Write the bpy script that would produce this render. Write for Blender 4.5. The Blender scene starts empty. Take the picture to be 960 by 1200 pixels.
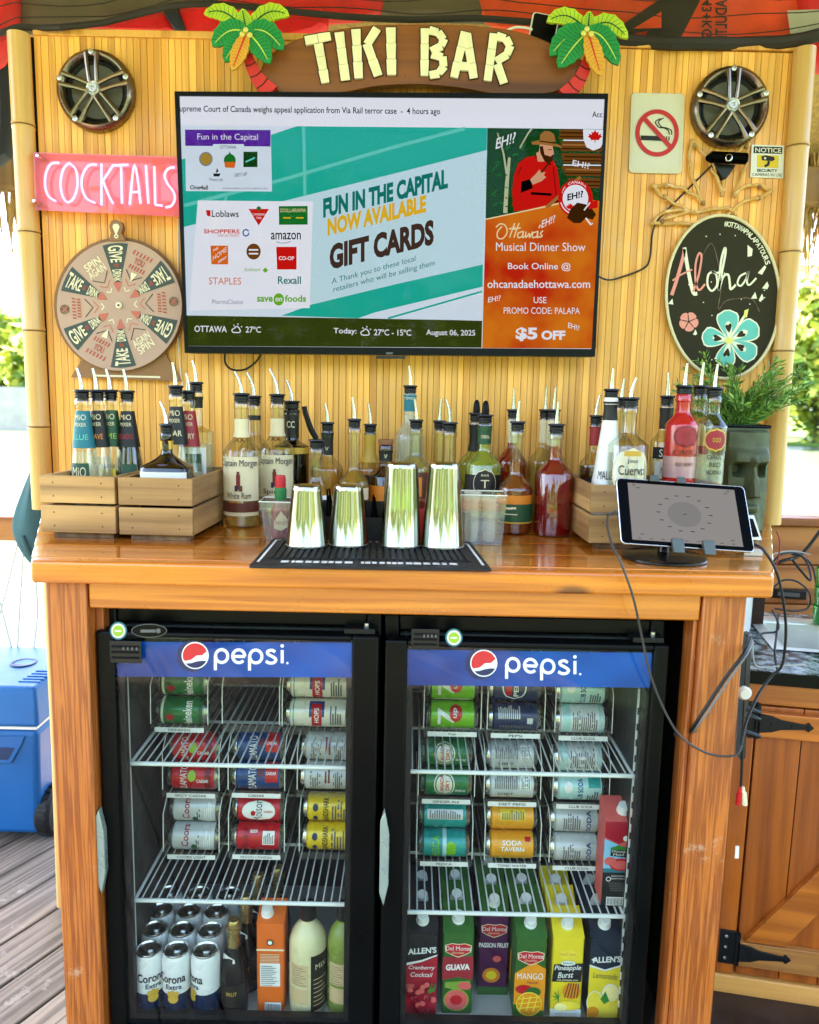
import bpy, math, random
from mathutils import Vector, Matrix
random.seed(7)
R = math.radians
SC = bpy.context.scene
COL = SC.collection
PI = math.pi

# ------------------------------------------------------------------ camera, sky, sun, exposure
FPX, PITCH, ROLL = 923.0, R(8.3), R(1.2)
CAM = Vector((0, -2.2, 1.51))
FW = Vector((0, math.cos(PITCH), -math.sin(PITCH)))
_r0, _u0 = Vector((1, 0, 0)), Vector((0, math.sin(PITCH), math.cos(PITCH)))
RT = math.cos(ROLL) * _r0 + math.sin(ROLL) * _u0
UP = -math.sin(ROLL) * _r0 + math.cos(ROLL) * _u0
cd = bpy.data.cameras.new('camera')
cam = bpy.data.objects.new('camera', cd)
COL.objects.link(cam)
cd.sensor_fit = 'VERTICAL'; cd.sensor_height = 24.0; cd.lens = FPX / 1200 * 24.0
cd.clip_start = 0.05; cd.clip_end = 3000
cd.dof.use_dof = True; cd.dof.focus_distance = 1.95; cd.dof.aperture_fstop = 2.3
cam.matrix_world = Matrix(((RT.x, UP.x, -FW.x, CAM.x), (RT.y, UP.y, -FW.y, CAM.y), (RT.z, UP.z, -FW.z, CAM.z), (0, 0, 0, 1)))
SC.camera = cam

EXPO = 3.45
SUN_EL, SUN_AZ = R(60), R(302)          # azimuth measured clockwise from +Y
w = bpy.data.worlds.new("World"); SC.world = w; w.use_nodes = True
nt = w.node_tree; nt.nodes.clear()
sky = nt.nodes.new('ShaderNodeTexSky'); sky.sky_type = 'NISHITA'; sky.sun_disc = False
sky.sun_elevation = SUN_EL; sky.sun_rotation = SUN_AZ
sky.dust_density = 3.0; sky.air_density = 1.0; sky.ozone_density = 1.0
bg = nt.nodes.new('ShaderNodeBackground'); bg.inputs['Strength'].default_value = 0.15
wo = nt.nodes.new('ShaderNodeOutputWorld')
nt.links.new(sky.outputs[0], bg.inputs[0]); nt.links.new(bg.outputs[0], wo.inputs[0])
sl = bpy.data.lights.new('sun', 'SUN'); sl.energy = 4.5; sl.angle = R(0.5); sl.color = (1.0, 0.93, 0.82)
so = bpy.data.objects.new('sun', sl); COL.objects.link(so)
sd = Vector((math.sin(SUN_AZ) * math.cos(SUN_EL), math.cos(SUN_AZ) * math.cos(SUN_EL), math.sin(SUN_EL)))
so.rotation_euler = sd.to_track_quat('Z', 'Y').to_euler(); so.location = sd * 30
SC.view_settings.view_transform = 'Standard'; SC.view_settings.look = 'None'
SC.view_settings.exposure = EXPO; SC.view_settings.gamma = 1.0; SC.view_settings.use_curve_mapping = False
SC.render.engine = 'CYCLES'
cy = SC.cycles
cy.use_denoising = True; cy.max_bounces = 10; cy.diffuse_bounces = 4; cy.glossy_bounces = 5
cy.transmission_bounces = 9; cy.transparent_max_bounces = 28; cy.sample_clamp_indirect = 6.0
cy.caustics_reflective = False; cy.caustics_refractive = False

# ------------------------------------------------------------------ photograph pixel -> point in the place
def ray(px, py):
    return FW + RT * ((px - 480) / FPX) + UP * ((600 - py) / FPX)
def at(px, py, Y):
    d = ray(px, py); return CAM + d * ((Y - CAM.y) / d.y)
def onz(px, py, z):
    d = ray(px, py); return CAM + d * ((z - CAM.z) / d.z)

# ------------------------------------------------------------------ materials
def lin(h):
    if not isinstance(h, str): return tuple(h)
    h = h.lstrip('#'); c = [int(h[i:i + 2], 16) / 255 for i in (0, 2, 4)]
    return tuple(x / 12.92 if x <= .04045 else ((x + .055) / 1.055) ** 2.4 for x in c)
MATS = {}
def newmat(name):
    m = bpy.data.materials.new(name); m.use_nodes = True; MATS[name] = m
    n = m.node_tree; n.nodes.clear()
    out = n.nodes.new('ShaderNodeOutputMaterial')
    return m, n, out
def N(n, t, **kw):
    x = n.nodes.new(t)
    for k, v in kw.items():
        if k in x.inputs: x.inputs[k].default_value = v
        else: setattr(x, k, v)
    return x
def pm(name, col, rough=.5, metal=0., var=.12, scale=18., bump=0., coat=0., trans=0., ior=1.45, spec=.5, rv=.1, bscale=None, alpha=1.):
    """principled with a little tonal and gloss variation in the surface"""
    m, n, out = newmat(name)
    c = lin(col)
    p = N(n, 'ShaderNodeBsdfPrincipled', Roughness=rough, Metallic=metal, IOR=ior)
    p.inputs['Coat Weight'].default_value = coat; p.inputs['Coat Roughness'].default_value = .08
    p.inputs['Transmission Weight'].default_value = trans; p.inputs['Specular IOR Level'].default_value = spec
    p.inputs['Base Color'].default_value = (*c, 1); p.inputs['Alpha'].default_value = alpha
    if var or bump:
        tc = N(n, 'ShaderNodeTexCoord')
        no = N(n, 'ShaderNodeTexNoise', Scale=scale, Detail=5.0, Roughness=.6)
        n.links.new(tc.outputs['Object'], no.inputs['Vector'])
        if var:
            rp = N(n, 'ShaderNodeMapRange'); rp.inputs['From Min'].default_value = .3; rp.inputs['From Max'].default_value = .7
            rp.inputs['To Min'].default_value = 1 - var; rp.inputs['To Max'].default_value = 1 + var
            n.links.new(no.outputs['Fac'], rp.inputs['Value'])
            mx = N(n, 'ShaderNodeVectorMath', operation='SCALE'); mx.inputs[0].default_value = c
            n.links.new(rp.outputs[0], mx.inputs['Scale']); n.links.new(mx.outputs[0], p.inputs['Base Color'])
            r2 = N(n, 'ShaderNodeMapRange'); r2.inputs['From Min'].default_value = .3; r2.inputs['From Max'].default_value = .7
            r2.inputs['To Min'].default_value = max(0, rough - rv); r2.inputs['To Max'].default_value = min(1, rough + rv)
            n.links.new(no.outputs['Fac'], r2.inputs['Value']); n.links.new(r2.outputs[0], p.inputs['Roughness'])
        if bump:
            b = N(n, 'ShaderNodeBump', Strength=bump, Distance=.004)
            nb = no
            if bscale:
                nb = N(n, 'ShaderNodeTexNoise', Scale=bscale, Detail=4.0); n.links.new(tc.outputs['Object'], nb.inputs['Vector'])
            n.links.new(nb.outputs['Fac'], b.inputs['Height']); n.links.new(b.outputs[0], p.inputs['Normal'])
    n.links.new(p.outputs[0], out.inputs[0])
    return name
def em(name, col, s=.85):
    """a lit screen area, shown at about this colour"""
    m, n, out = newmat(name)
    e = N(n, 'ShaderNodeEmission', Strength=s / 2 ** EXPO); e.inputs[0].default_value = (*lin(col), 1)
    n.links.new(e.outputs[0], out.inputs[0]); return name
def thin(name, tint=(1, 1, 1), base=.04, rough=.02, body=0., bodycol=(1, 1, 1), top=.75, edge=None):
    """thin clear sheet: see-through with fresnel gloss, optional milky body"""
    m, n, out = newmat(name)
    tr = N(n, 'ShaderNodeBsdfTransparent'); tr.inputs[0].default_value = (*lin(tint), 1)
    gl = N(n, 'ShaderNodeBsdfGlossy', Roughness=rough); gl.inputs[0].default_value = (1, 1, 1, 1)
    lw = N(n, 'ShaderNodeLayerWeight', Blend=.35)
    mr = N(n, 'ShaderNodeMapRange'); mr.inputs['To Min'].default_value = base; mr.inputs['To Max'].default_value = top
    pw = N(n, 'ShaderNodeMath', operation='POWER'); pw.inputs[1].default_value = 2.2
    n.links.new(lw.outputs['Facing'], pw.inputs[0]); n.links.new(pw.outputs[0], mr.inputs['Value'])
    if edge:            # the wall of the glass is longest, and darkest, where it is seen edge on
        p4 = N(n, 'ShaderNodeMath', operation='POWER'); p4.inputs[1].default_value = 3.0; n.links.new(lw.outputs['Facing'], p4.inputs[0])
        me_ = N(n, 'ShaderNodeMix', data_type='RGBA'); me_.inputs[6].default_value = (*lin(tint), 1); me_.inputs[7].default_value = (*lin(edge), 1)
        n.links.new(p4.outputs[0], me_.inputs[0]); n.links.new(me_.outputs[2], tr.inputs[0])
    last = tr
    if body:
        df = N(n, 'ShaderNodeBsdfDiffuse'); df.inputs[0].default_value = (*lin(bodycol), 1)
        m0 = N(n, 'ShaderNodeMixShader', Fac=body)
        n.links.new(tr.outputs[0], m0.inputs[1]); n.links.new(df.outputs[0], m0.inputs[2]); last = m0
    mx = N(n, 'ShaderNodeMixShader')
    n.links.new(mr.outputs[0], mx.inputs[0]); n.links.new(last.outputs[0], mx.inputs[1]); n.links.new(gl.outputs[0], mx.inputs[2])
    n.links.new(mx.outputs[0], out.inputs[0]); return name
def wood(name, dark, light, axis='X', rough=.45, coat=0., stretch=14., ring=34., knots=True, bump=.15, bvar=.22, kcol='#3a1c0a', wear=0., wearcol='#d8c29a'):
    """grain running along one axis, every board of the mesh offset by its own 'rnd'"""
    m, n, out = newmat(name)
    tc = N(n, 'ShaderNodeTexCoord'); a = N(n, 'ShaderNodeAttribute', attribute_name='rnd')
    off = N(n, 'ShaderNodeVectorMath', operation='SCALE'); off.inputs[0].default_value = (37.1, 21.7, 53.3)
    n.links.new(a.outputs['Fac'], off.inputs['Scale'])
    ad = N(n, 'ShaderNodeVectorMath', operation='ADD'); n.links.new(tc.outputs['Object'], ad.inputs[0]); n.links.new(off.outputs[0], ad.inputs[1])
    mp = N(n, 'ShaderNodeMapping'); s = [stretch] * 3; s['XYZ'.index(axis)] = stretch / 34
    mp.inputs['Scale'].default_value = s; n.links.new(ad.outputs[0], mp.inputs['Vector'])
    n1 = N(n, 'ShaderNodeTexNoise', Scale=1.0, Detail=2.0, Distortion=.25); n.links.new(mp.outputs[0], n1.inputs['Vector'])
    ml = N(n, 'ShaderNodeMath', operation='MULTIPLY'); ml.inputs[1].default_value = ring; n.links.new(n1.outputs['Fac'], ml.inputs[0])
    sn = N(n, 'ShaderNodeMath', operation='SINE'); n.links.new(ml.outputs[0], sn.inputs[0])
    n2 = N(n, 'ShaderNodeTexNoise', Scale=9.0, Detail=4.0); n.links.new(mp.outputs[0], n2.inputs['Vector'])
    mr = N(n, 'ShaderNodeMapRange'); mr.inputs['From Min'].default_value = -1.2; mr.inputs['From Max'].default_value = 1.2
    n.links.new(sn.outputs[0], mr.inputs['Value'])
    av = N(n, 'ShaderNodeMix', data_type='FLOAT'); av.inputs[0].default_value = .5
    n.links.new(mr.outputs[0], av.inputs[2]); n.links.new(n2.outputs['Fac'], av.inputs[3])
    cr = N(n, 'ShaderNodeValToRGB'); cr.color_ramp.elements[0].position = .22; cr.color_ramp.elements[1].position = .72
    cr.color_ramp.elements[0].color = (*lin(dark), 1); cr.color_ramp.elements[1].color = (*lin(light), 1)
    n.links.new(av.outputs[0], cr.inputs[0])
    # board to board tone
    br = N(n, 'ShaderNodeMapRange'); br.inputs['To Min'].default_value = 1 - bvar; br.inputs['To Max'].default_value = 1 + bvar * .6
    wn = N(n, 'ShaderNodeTexWhiteNoise', noise_dimensions='1D'); n.links.new(a.outputs['Fac'], wn.inputs['W']); n.links.new(wn.outputs['Value'], br.inputs['Value'])
    sc = N(n, 'ShaderNodeVectorMath', operation='SCALE'); n.links.new(cr.outputs[0], sc.inputs[0]); n.links.new(br.outputs[0], sc.inputs['Scale'])
    last = sc.outputs[0]
    if knots:
        mk = N(n, 'ShaderNodeMapping'); ks = [4.6] * 3; ks['XYZ'.index(axis)] = 2.3
        mk.inputs['Scale'].default_value = ks; n.links.new(ad.outputs[0], mk.inputs['Vector'])
        vo = N(n, 'ShaderNodeTexVoronoi', Scale=1.0); n.links.new(mk.outputs[0], vo.inputs['Vector'])
        kr = N(n, 'ShaderNodeMapRange', interpolation_type='SMOOTHSTEP'); kr.inputs['From Min'].default_value = .045; kr.inputs['From Max'].default_value = .11
        kr.inputs['To Min'].default_value = .8; kr.inputs['To Max'].default_value = 0
        n.links.new(vo.outputs['Distance'], kr.inputs['Value'])
        mx = N(n, 'ShaderNodeMix', data_type='RGBA'); n.links.new(kr.outputs[0], mx.inputs[0]); n.links.new(last, mx.inputs[6]); mx.inputs[7].default_value = (*lin(kcol), 1)
        last = mx.outputs[2]
    if wear:
        wv = N(n, 'ShaderNodeTexNoise', Scale=7.0, Detail=8.0, Roughness=.75); n.links.new(ad.outputs[0], wv.inputs['Vector'])
        wr = N(n, 'ShaderNodeMapRange'); wr.inputs['From Min'].default_value = .60; wr.inputs['From Max'].default_value = .70; wr.inputs['To Max'].default_value = wear
        n.links.new(wv.outputs['Fac'], wr.inputs['Value'])
        mw = N(n, 'ShaderNodeMix', data_type='RGBA'); n.links.new(wr.outputs[0], mw.inputs[0]); n.links.new(last, mw.inputs[6]); mw.inputs[7].default_value = (*lin(wearcol), 1)
        last = mw.outputs[2]
    p = N(n, 'ShaderNodeBsdfPrincipled', Roughness=rough)
    p.inputs['Coat Weight'].default_value = coat; p.inputs['Coat Roughness'].default_value = .1
    n.links.new(last, p.inputs['Base Color'])
    rn_ = N(n, 'ShaderNodeTexNoise', Scale=5.0, Detail=6.0, Roughness=.7); n.links.new(tc.outputs['Object'], rn_.inputs['Vector'])
    for so_, lo_, hi_ in (('Roughness', rough * .7, min(1, rough * 1.7)), ('Coat Roughness', .02, .22)):
        rm_ = N(n, 'ShaderNodeMapRange'); rm_.inputs['From Min'].default_value = .35; rm_.inputs['From Max'].default_value = .68; rm_.inputs['To Min'].default_value = lo_; rm_.inputs['To Max'].default_value = hi_
        n.links.new(rn_.outputs['Fac'], rm_.inputs['Value']); n.links.new(rm_.outputs[0], p.inputs[so_])
    b = N(n, 'ShaderNodeBump', Strength=bump, Distance=.003); n.links.new(av.outputs[0], b.inputs['Height']); n.links.new(b.outputs[0], p.inputs['Normal'])
    n.links.new(p.outputs[0], out.inputs[0]); return name

# ------------------------------------------------------------------ mesh builder
_txt = {}
def text_mesh(s, bold=0., shear=0.):
    if 'M' in s: bold = 0.   # heavier outlines close up these letters
    k = (s, bold, shear)
    if k not in _txt:
        c = bpy.data.curves.new('t', 'FONT'); c.body = s; c.size = 1; c.offset = bold; c.shear = shear; c.resolution_u = 3; c.fill_mode = 'FRONT'
        o = bpy.data.objects.new('t', c); me = bpy.data.meshes.new_from_object(o)
        vs = [v.co.copy() for v in me.vertices]; fs = [tuple(p.vertices) for p in me.polygons]
        bpy.data.objects.remove(o); bpy.data.curves.remove(c); bpy.data.meshes.remove(me)
        x0 = min(v.x for v in vs); x1 = max(v.x for v in vs); y0 = min(v.y for v in vs); y1 = max(v.y for v in vs)
        _txt[k] = ([((v.x - x0) / max(1e-6, x1 - x0), (v.y - y0) / max(1e-6, y1 - y0)) for v in vs], fs, (x1 - x0) / max(1e-6, y1 - y0))
    return _txt[k]
class MB:
    def __init__(s, M=None):
        s.v = []; s.f = []; s.mi = []; s.sm = []; s.rn = []; s.mats = []; s.M = M
    def slot(s, m):
        if m not in s.mats: s.mats.append(m)
        return s.mats.index(m)
    def add(s, vs, fs, mat, smooth=False, rnd=None):
        b = len(s.v); k = s.slot(mat); r = random.random() if rnd is None else rnd
        s.v += [(s.M @ Vector(v)) if s.M else Vector(v) for v in vs]
        for f in fs:
            s.f.append([b + i for i in f]); s.mi.append(k); s.sm.append(smooth); s.rn.append(r)
        return s
    def box(s, x0, x1, y0, y1, z0, z1, mat, M=None, rnd=None):
        vs = [Vector((x, y, z)) for x in (x0, x1) for y in (y0, y1) for z in (z0, z1)]
        if M: vs = [M @ v for v in vs]
        return s.add(vs, [(0, 1, 3, 2), (4, 6, 7, 5), (0, 4, 5, 1), (2, 3, 7, 6), (0, 2, 6, 4), (1, 5, 7, 3)], mat, rnd=rnd)
    def hexa(s, bot, top, mat, rnd=None):
        """prism between two rings of points given in the same order"""
        n = len(bot)
        fs = [tuple(reversed(range(n))), tuple(range(n, 2 * n))] + [(i, (i + 1) % n, n + (i + 1) % n, n + i) for i in range(n)]
        return s.add(list(bot) + list(top), fs, mat, rnd=rnd)
    def prism(s, pts, depth, mat, rnd=None, back=None):
        """pts: front outline (Vectors, anticlockwise seen from -Y); extruded towards +Y by depth"""
        pts = [Vector(p) for p in pts]; d = Vector((0, depth, 0)); n = len(pts)
        fs = [tuple(range(n)), tuple(reversed(range(n, 2 * n)))] + [((i + 1) % n, i, n + i, n + (i + 1) % n) for i in range(n)]
        return s.add(pts + [p + d for p in pts], fs, mat, rnd=rnd)
    def sheet(s, pts, mat):
        return s.add(pts, [tuple(range(len(pts)))], mat)
    def lathe(s, prof, mat, seg=24, o=(0, 0, 0), axis='Z', caps=True, smooth=True, a0=0., a1=2 * PI, sq=None, rnd=None):
        """prof [(r, h)] turned about an axis through o; sq flattens the section: (sx, sy, power)"""
        o = Vector(o); full = abs(a1 - a0 - 2 * PI) < 1e-6; n = seg if full else seg + 1; vs = []
        for r, h in prof:
            for i in range(n):
                a = a0 + (a1 - a0) * i / seg; c, sn = math.cos(a), math.sin(a)
                if sq and r > sq[3]:
                    e = 2 / sq[2]; k = 1.0
                    x = sq[0] * r * math.copysign(abs(c) ** e, c); y = sq[1] * r * math.copysign(abs(sn) ** e, sn)
                else: x, y = r * c, r * sn
                q = {'Z': (x, y, h), 'X': (h, x, y), 'Y': (x, h, -y)}[axis]
                vs.append(o + Vector(q))
        fs = []
        for j in range(len(prof) - 1):
            for i in range(seg):
                i2 = (i + 1) % n
                fs.append((j * n + i, j * n + i2, (j + 1) * n + i2, (j + 1) * n + i))
        if caps and full:
            if prof[0][0] > 1e-5: fs.append(tuple(reversed(range(n))))
            if prof[-1][0] > 1e-5: fs.append(tuple(range((len(prof) - 1) * n, len(prof) * n)))
        return s.add(vs, fs, mat, smooth, rnd)
    def tube(s, pts, r, mat, seg=8, closed=False, smooth=True, rnd=None):
        pts = [Vector(p) for p in pts]; n = len(pts); vs = []
        rs = r if isinstance(r, (list, tuple)) else [r] * n
        t0 = (pts[1] - pts[0]).normalized(); nv = t0.orthogonal().normalized()
        for i, p in enumerate(pts):
            a = pts[(i - 1) % n] if (i or closed) else pts[0]; b = pts[(i + 1) % n] if (i < n - 1 or closed) else pts[-1]
            t = (b - a).normalized(); nv = (nv - t * nv.dot(t)).normalized(); bn = t.cross(nv)
            for k in range(seg):
                an = 2 * PI * k / seg; vs.append(p + (nv * math.cos(an) + bn * math.sin(an)) * rs[i])
        fs = [(i * seg + k, i * seg + (k + 1) % seg, ((i + 1) % n) * seg + (k + 1) % seg, ((i + 1) % n) * seg + k) for i in range(n if closed else n - 1) for k in range(seg)]
        if not closed: fs += [tuple(reversed(range(seg))), tuple(range((n - 1) * seg, n * seg))]
        return s.add(vs, fs, mat, smooth, rnd)
    def ball(s, c, rx, ry, rz, mat, seg=14, rings=8):
        c = Vector(c); vs = [c + Vector((0, 0, -rz))]
        for j in range(1, rings):
            b = -PI / 2 + PI * j / rings
            vs += [c + Vector((rx * math.cos(b) * math.cos(2 * PI * i / seg), ry * math.cos(b) * math.sin(2 * PI * i / seg), rz * math.sin(b))) for i in range(seg)]
        vs.append(c + Vector((0, 0, rz))); e = len(vs) - 1
        fs = [(0, 1 + (i + 1) % seg, 1 + i) for i in range(seg)]
        for j in range(rings - 2):
            fs += [(1 + j * seg + i, 1 + j * seg + (i + 1) % seg, 1 + (j + 1) * seg + (i + 1) % seg, 1 + (j + 1) * seg + i) for i in range(seg)]
        fs += [(e, 1 + (rings - 2) * seg + i, 1 + (rings - 2) * seg + (i + 1) % seg) for i in range(seg)]
        return s.add(vs, fs, mat, True)
    def text(s, t, fn, mat, bold=0., shear=0., sub=0):
        """fn maps (u, v) in 0..1 of the ink box to a point"""
        vs, fs, asp = text_mesh(t, bold, shear)
        for _ in range(sub):            # split the faces so that big letters follow a curved surface
            nv, nf = list(vs), []
            for f in fs:
                if len(f) != 3: nf.append(f); continue
                a, b, c = f; i = len(nv); nv += [tuple((nv[p][k] + nv[q][k]) / 2 for k in (0, 1)) for p, q in ((a, b), (b, c), (c, a))]
                nf += [(a, i, i + 2), (i, b, i + 1), (i + 2, i + 1, c), (i, i + 1, i + 2)]
            vs, fs = nv, nf
        return s.add([fn(u, v) for u, v in vs], fs, mat)
    def build(s, name, parent=None, base=None, bevel=0., seg=2, local=False, autosmooth=False):
        """ONE mesh object; vertices were given in world space unless local"""
        root = parent
        while root is not None and root.parent is not None: root = root.parent
        o0 = Vector((0, 0, 0)) if local else (Vector(root.location) if root else Vector(base or (0, 0, 0)))
        me = bpy.data.meshes.new(name); me.from_pydata([v - o0 for v in s.v], [], s.f)
        for m in s.mats: me.materials.append(MATS[m])
        me.polygons.foreach_set('material_index', s.mi); me.polygons.foreach_set('use_smooth', s.sm)
        at_ = me.attributes.new('rnd', 'FLOAT', 'FACE'); at_.data.foreach_set('value', s.rn)
        me.update(); me.set_sharp_from_angle(angle=R(40))
        o = bpy.data.objects.new(name, me); COL.objects.link(o)
        if parent: o.parent = parent
        elif not local: o.location = o0
        if bevel:
            b = o.modifiers.new('Bevel', 'BEVEL'); b.width = bevel; b.segments = seg; b.limit_method = 'ANGLE'; b.angle_limit = R(40)
        return o
def tag(o, label, cat, group=None):
    o['label'] = label; o['category'] = cat
    if group: o['group'] = group
    return o
def thing(name, label, cat, loc=(0, 0, 0), group=None, rotz=0):
    o = bpy.data.objects.new(name, None); COL.objects.link(o); o.location = loc; o.empty_display_size = .05
    o.rotation_euler = (0, 0, rotz)
    return tag(o, label, cat, group)
def setting(o, kind='structure'):
    o['kind'] = kind; return o
def copy_thing(o, loc, label=None, parent=None):
    c = o.copy(); COL.objects.link(c)
    if parent is not None: c.parent = parent
    else:
        c.location = loc
        if label: c['label'] = label
    for ch in o.children: copy_thing(ch, None, None, c)
    return c
# frames for text and flat artwork, given by photograph pixels on a plane Y = const
def pxf(p0, p1, h, Y, off=0., slant=0.):
    """ink box whose baseline runs p0 -> p1 and which is h pixels tall"""
    def fn(u, v):
        x = p0[0] + (p1[0] - p0[0]) * u + slant * h * v; y = p0[1] + (p1[1] - p0[1]) * u - h * v
        q = at(x, y, Y); return Vector((q.x, Y - off, q.z))
    return fn
def pp(pts, Y, off=0.):
    """pixel outline -> anticlockwise points on plane Y, off nearer the viewer"""
    A = sum(pts[i][0] * pts[(i + 1) % len(pts)][1] - pts[(i + 1) % len(pts)][0] * pts[i][1] for i in range(len(pts)))
    if A > 0: pts = list(reversed(pts))
    r = []
    for x, y in pts:
        q = at(x, y, Y); r.append(Vector((q.x, Y - off, q.z)))
    return r
def ell(cx, cy, rx, ry, n=24, a0=0, a1=2 * PI):
    return [(cx + rx * math.cos(a0 + (a1 - a0) * i / n), cy + ry * math.sin(a0 + (a1 - a0) * i / n)) for i in range(n if abs(a1 - a0 - 2 * PI) < 1e-6 else n + 1)]
def ribbon(pts, wd):
    """pixel polyline -> pixel outline of a band wd wide"""
    L, Rr = [], []
    for i, p in enumerate(pts):
        a = pts[max(0, i - 1)]; b = pts[min(len(pts) - 1, i + 1)]
        dx, dy = b[0] - a[0], b[1] - a[1]; l = math.hypot(dx, dy) or 1
        ww = wd[i] if isinstance(wd, (list, tuple)) else wd
        L.append((p[0] - dy / l * ww / 2, p[1] + dx / l * ww / 2)); Rr.append((p[0] + dy / l * ww / 2, p[1] - dx / l * ww / 2))
    return L + Rr[::-1]
def band(mb, pts, wd, Y, off, mat):
    """a flat painted stroke as quads"""
    o = ribbon(pts, wd); n = len(pts)
    q = [Vector((at(x, y, Y).x, Y - off, at(x, y, Y).z)) for x, y in o]
    for i in range(n - 1):
        f = [q[i], q[i + 1], q[2 * n - 2 - i], q[2 * n - 1 - i]]
        nr = (f[1] - f[0]).cross(f[2] - f[0])
        mb.add(f if nr.y < 0 else f[::-1], [(0, 1, 2, 3)], mat)
def spline(pts, n=6):
    """smooth curve through pixel or space points"""
    pts = [Vector(p) if len(p) == 3 else Vector((p[0], p[1], 0)) for p in pts]; out = []
    for i in range(len(pts) - 1):
        p0 = pts[max(0, i - 1)]; p1 = pts[i]; p2 = pts[i + 1]; p3 = pts[min(len(pts) - 1, i + 2)]
        for k in range(n):
            t = k / n
            out.append(.5 * ((2 * p1) + (p2 - p0) * t + (2 * p0 - 5 * p1 + 4 * p2 - p3) * t * t + (3 * p1 - p0 - 3 * p2 + p3) * t ** 3))
    out.append(pts[-1]); return out
def spl2(pts, n=6): return [(p.x, p.y) for p in spline(pts, n)]

# ------------------------------------------------------------------ materials of the place
wood('slat', '#da9438', '#ffbc58', 'Z', rough=.42, coat=.15, stretch=30, ring=14, knots=False, bump=.06, bvar=.2, wear=.25, wearcol='#9a6a2c')
pm('slat_gap', '#2c1807', .9)
wood('bamboo', '#cc9c50', '#e6c07c', 'Z', rough=.35, coat=.25, stretch=14, ring=9, knots=False, bump=.03, bvar=.1)
pm('bamboo_node', '#6b4a1e', .6)
wood('pine_varnish', '#a8540c', '#db842a', 'X', rough=.16, coat=1.0, stretch=30, ring=16, wear=.25, bump=.07, bvar=.2, kcol='#3b1a08')
wood('pine_edge', '#ac580e', '#d98222', 'X', rough=.28, coat=.5, stretch=30, ring=16, bump=.08, bvar=.12, kcol='#45200c')
wood('pine_leg', '#8a4212', '#bf6c26', 'Z', rough=.42, coat=.2, stretch=110, ring=20, bump=.3, bvar=.1, knots=False, wear=.5)
wood('cab_z', '#8c4208', '#b45c12', 'Z', rough=.38, coat=.3, stretch=20, ring=20, bump=.08, bvar=.22, kcol='#2d1206')
wood('cab_x', '#944a0a', '#bc6818', 'X', rough=.38, coat=.3, stretch=20, ring=20, bump=.08, bvar=.2, kcol='#2d1206')
wood('cab_worn', '#8a5320', '#cd9448', 'X', rough=.5, stretch=9, ring=20, bump=.15, bvar=.2, wear=.8, wearcol='#e0c083')
wood('crate_wood', '#8d683c', '#c49a5e', 'X', rough=.6, stretch=13, ring=22, bump=.15, bvar=.28, kcol='#4a2d14')
wood('crate_side', '#8d683c', '#c49a5e', 'Y', rough=.6, stretch=13, ring=22, bump=.15, bvar=.28, kcol='#4a2d14')
wood('crate_dark', '#5b4330', '#8a6d4e', 'Y', rough=.6, stretch=13, ring=22, bump=.15, bvar=.28, kcol='#3a2412')
wood('deck_wood', '#554a40', '#857768', 'Y', rough=.8, stretch=16, ring=40, bump=.4, bvar=.25, knots=False, wear=.5, wearcol='#b4aea4')
wood('sign_wood', '#57290a', '#8a4e1a', 'X', rough=.35, coat=.3, stretch=9, ring=18, bump=.1, bvar=.05, knots=False)
wood('rail_wood', '#8a4a1c', '#c07a3a', 'X', rough=.5, stretch=9, ring=20, bump=.1, bvar=.2)
wood('post_wood', '#6a4a28', '#9a7240', 'Z', rough=.6, stretch=9, ring=20, bump=.1, bvar=.2)
pm('thatch', '#b8975f', .9, var=.3, scale=60)
pm('black_satin', '#040605', .36, var=.3, scale=6, rv=.12, spec=.16)
pm('black_door', '#050706', .34, var=.25, scale=5, rv=.12, spec=.15)
pm('black_plastic', '#0c0c0c', .42, var=.2)
pm('black_gloss', '#030303', .14, var=0, spec=.03)
pm('rubber', '#101111', .6, var=.25, scale=30)
pm('rubber_worn', '#d9d9d0', .7, var=.3, scale=60)
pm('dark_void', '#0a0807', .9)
pm('steel', '#c9cac6', .26, metal=1, var=.06, rv=.08)
pm('sink_steel', '#d2d2c6', .42, metal=.6, var=.08); pm('chrome', '#a6a694', .12, metal=1, var=.03, scale=5, rv=.03)
pm('bronze', '#857868', .27, metal=1, var=.1, rv=.08)
pm('alu', '#cfd0cb', .25, metal=1, var=.04)
pm('iron', '#0e0e0e', .5, metal=.3, var=.3, scale=50, bump=.3)
pm('cone', '#5e5b50', .5, var=.1)
pm('white_plastic', '#dddcd2', .4, var=.05)
pm('white_wire', '#d9dad2', .35, var=.05)
pm('white_paint', '#d2d0c4', .5, var=.06)
pm('off_white', '#cfc9b6', .6, var=.05)
pm('paper', '#d9d3bd', .7, var=.05)
pm('ink', '#0e0e10', .6, var=0)
pm('grey_ink', '#5a5a55', .6, var=0)
pm('red_paint', '#b81518', .45, var=.05)
pm('red_dark', '#6e0c12', .4, var=.05)
pm('blue_plastic', '#0f5a98', .45, var=.1, scale=4)
pm('teal_cloth', '#3d5f63', .85, var=.2, scale=10)
pm('cord_black', '#0c0b0a', .5, var=0)
pm('cord_grey', '#6f6a62', .4, var=0)
pm('cord_red', '#8a1414', .5, var=0)
pm('gold', '#b38e3f', .3, metal=1, var=.05)
pm('yellow', '#d8b81c', .5, var=.04)
pm('orange', '#d3621a', .5, var=.04)
pm('green', '#1f6b2e', .5, var=.05)
pm('lime', '#8fb32a', .5, var=.06)
pm('navy', '#0f1d3d', .5, var=.05)
pm('teal', '#176a72', .5, var=.05)
pm('maroon', '#5a1022', .5, var=.05)
pm('cork', '#8a5a34', .7, var=.2, scale=40)
pm('cream', '#d6c89c', .55, var=.06)
pm('liner', '#1e221e', .5, var=.06)
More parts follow.
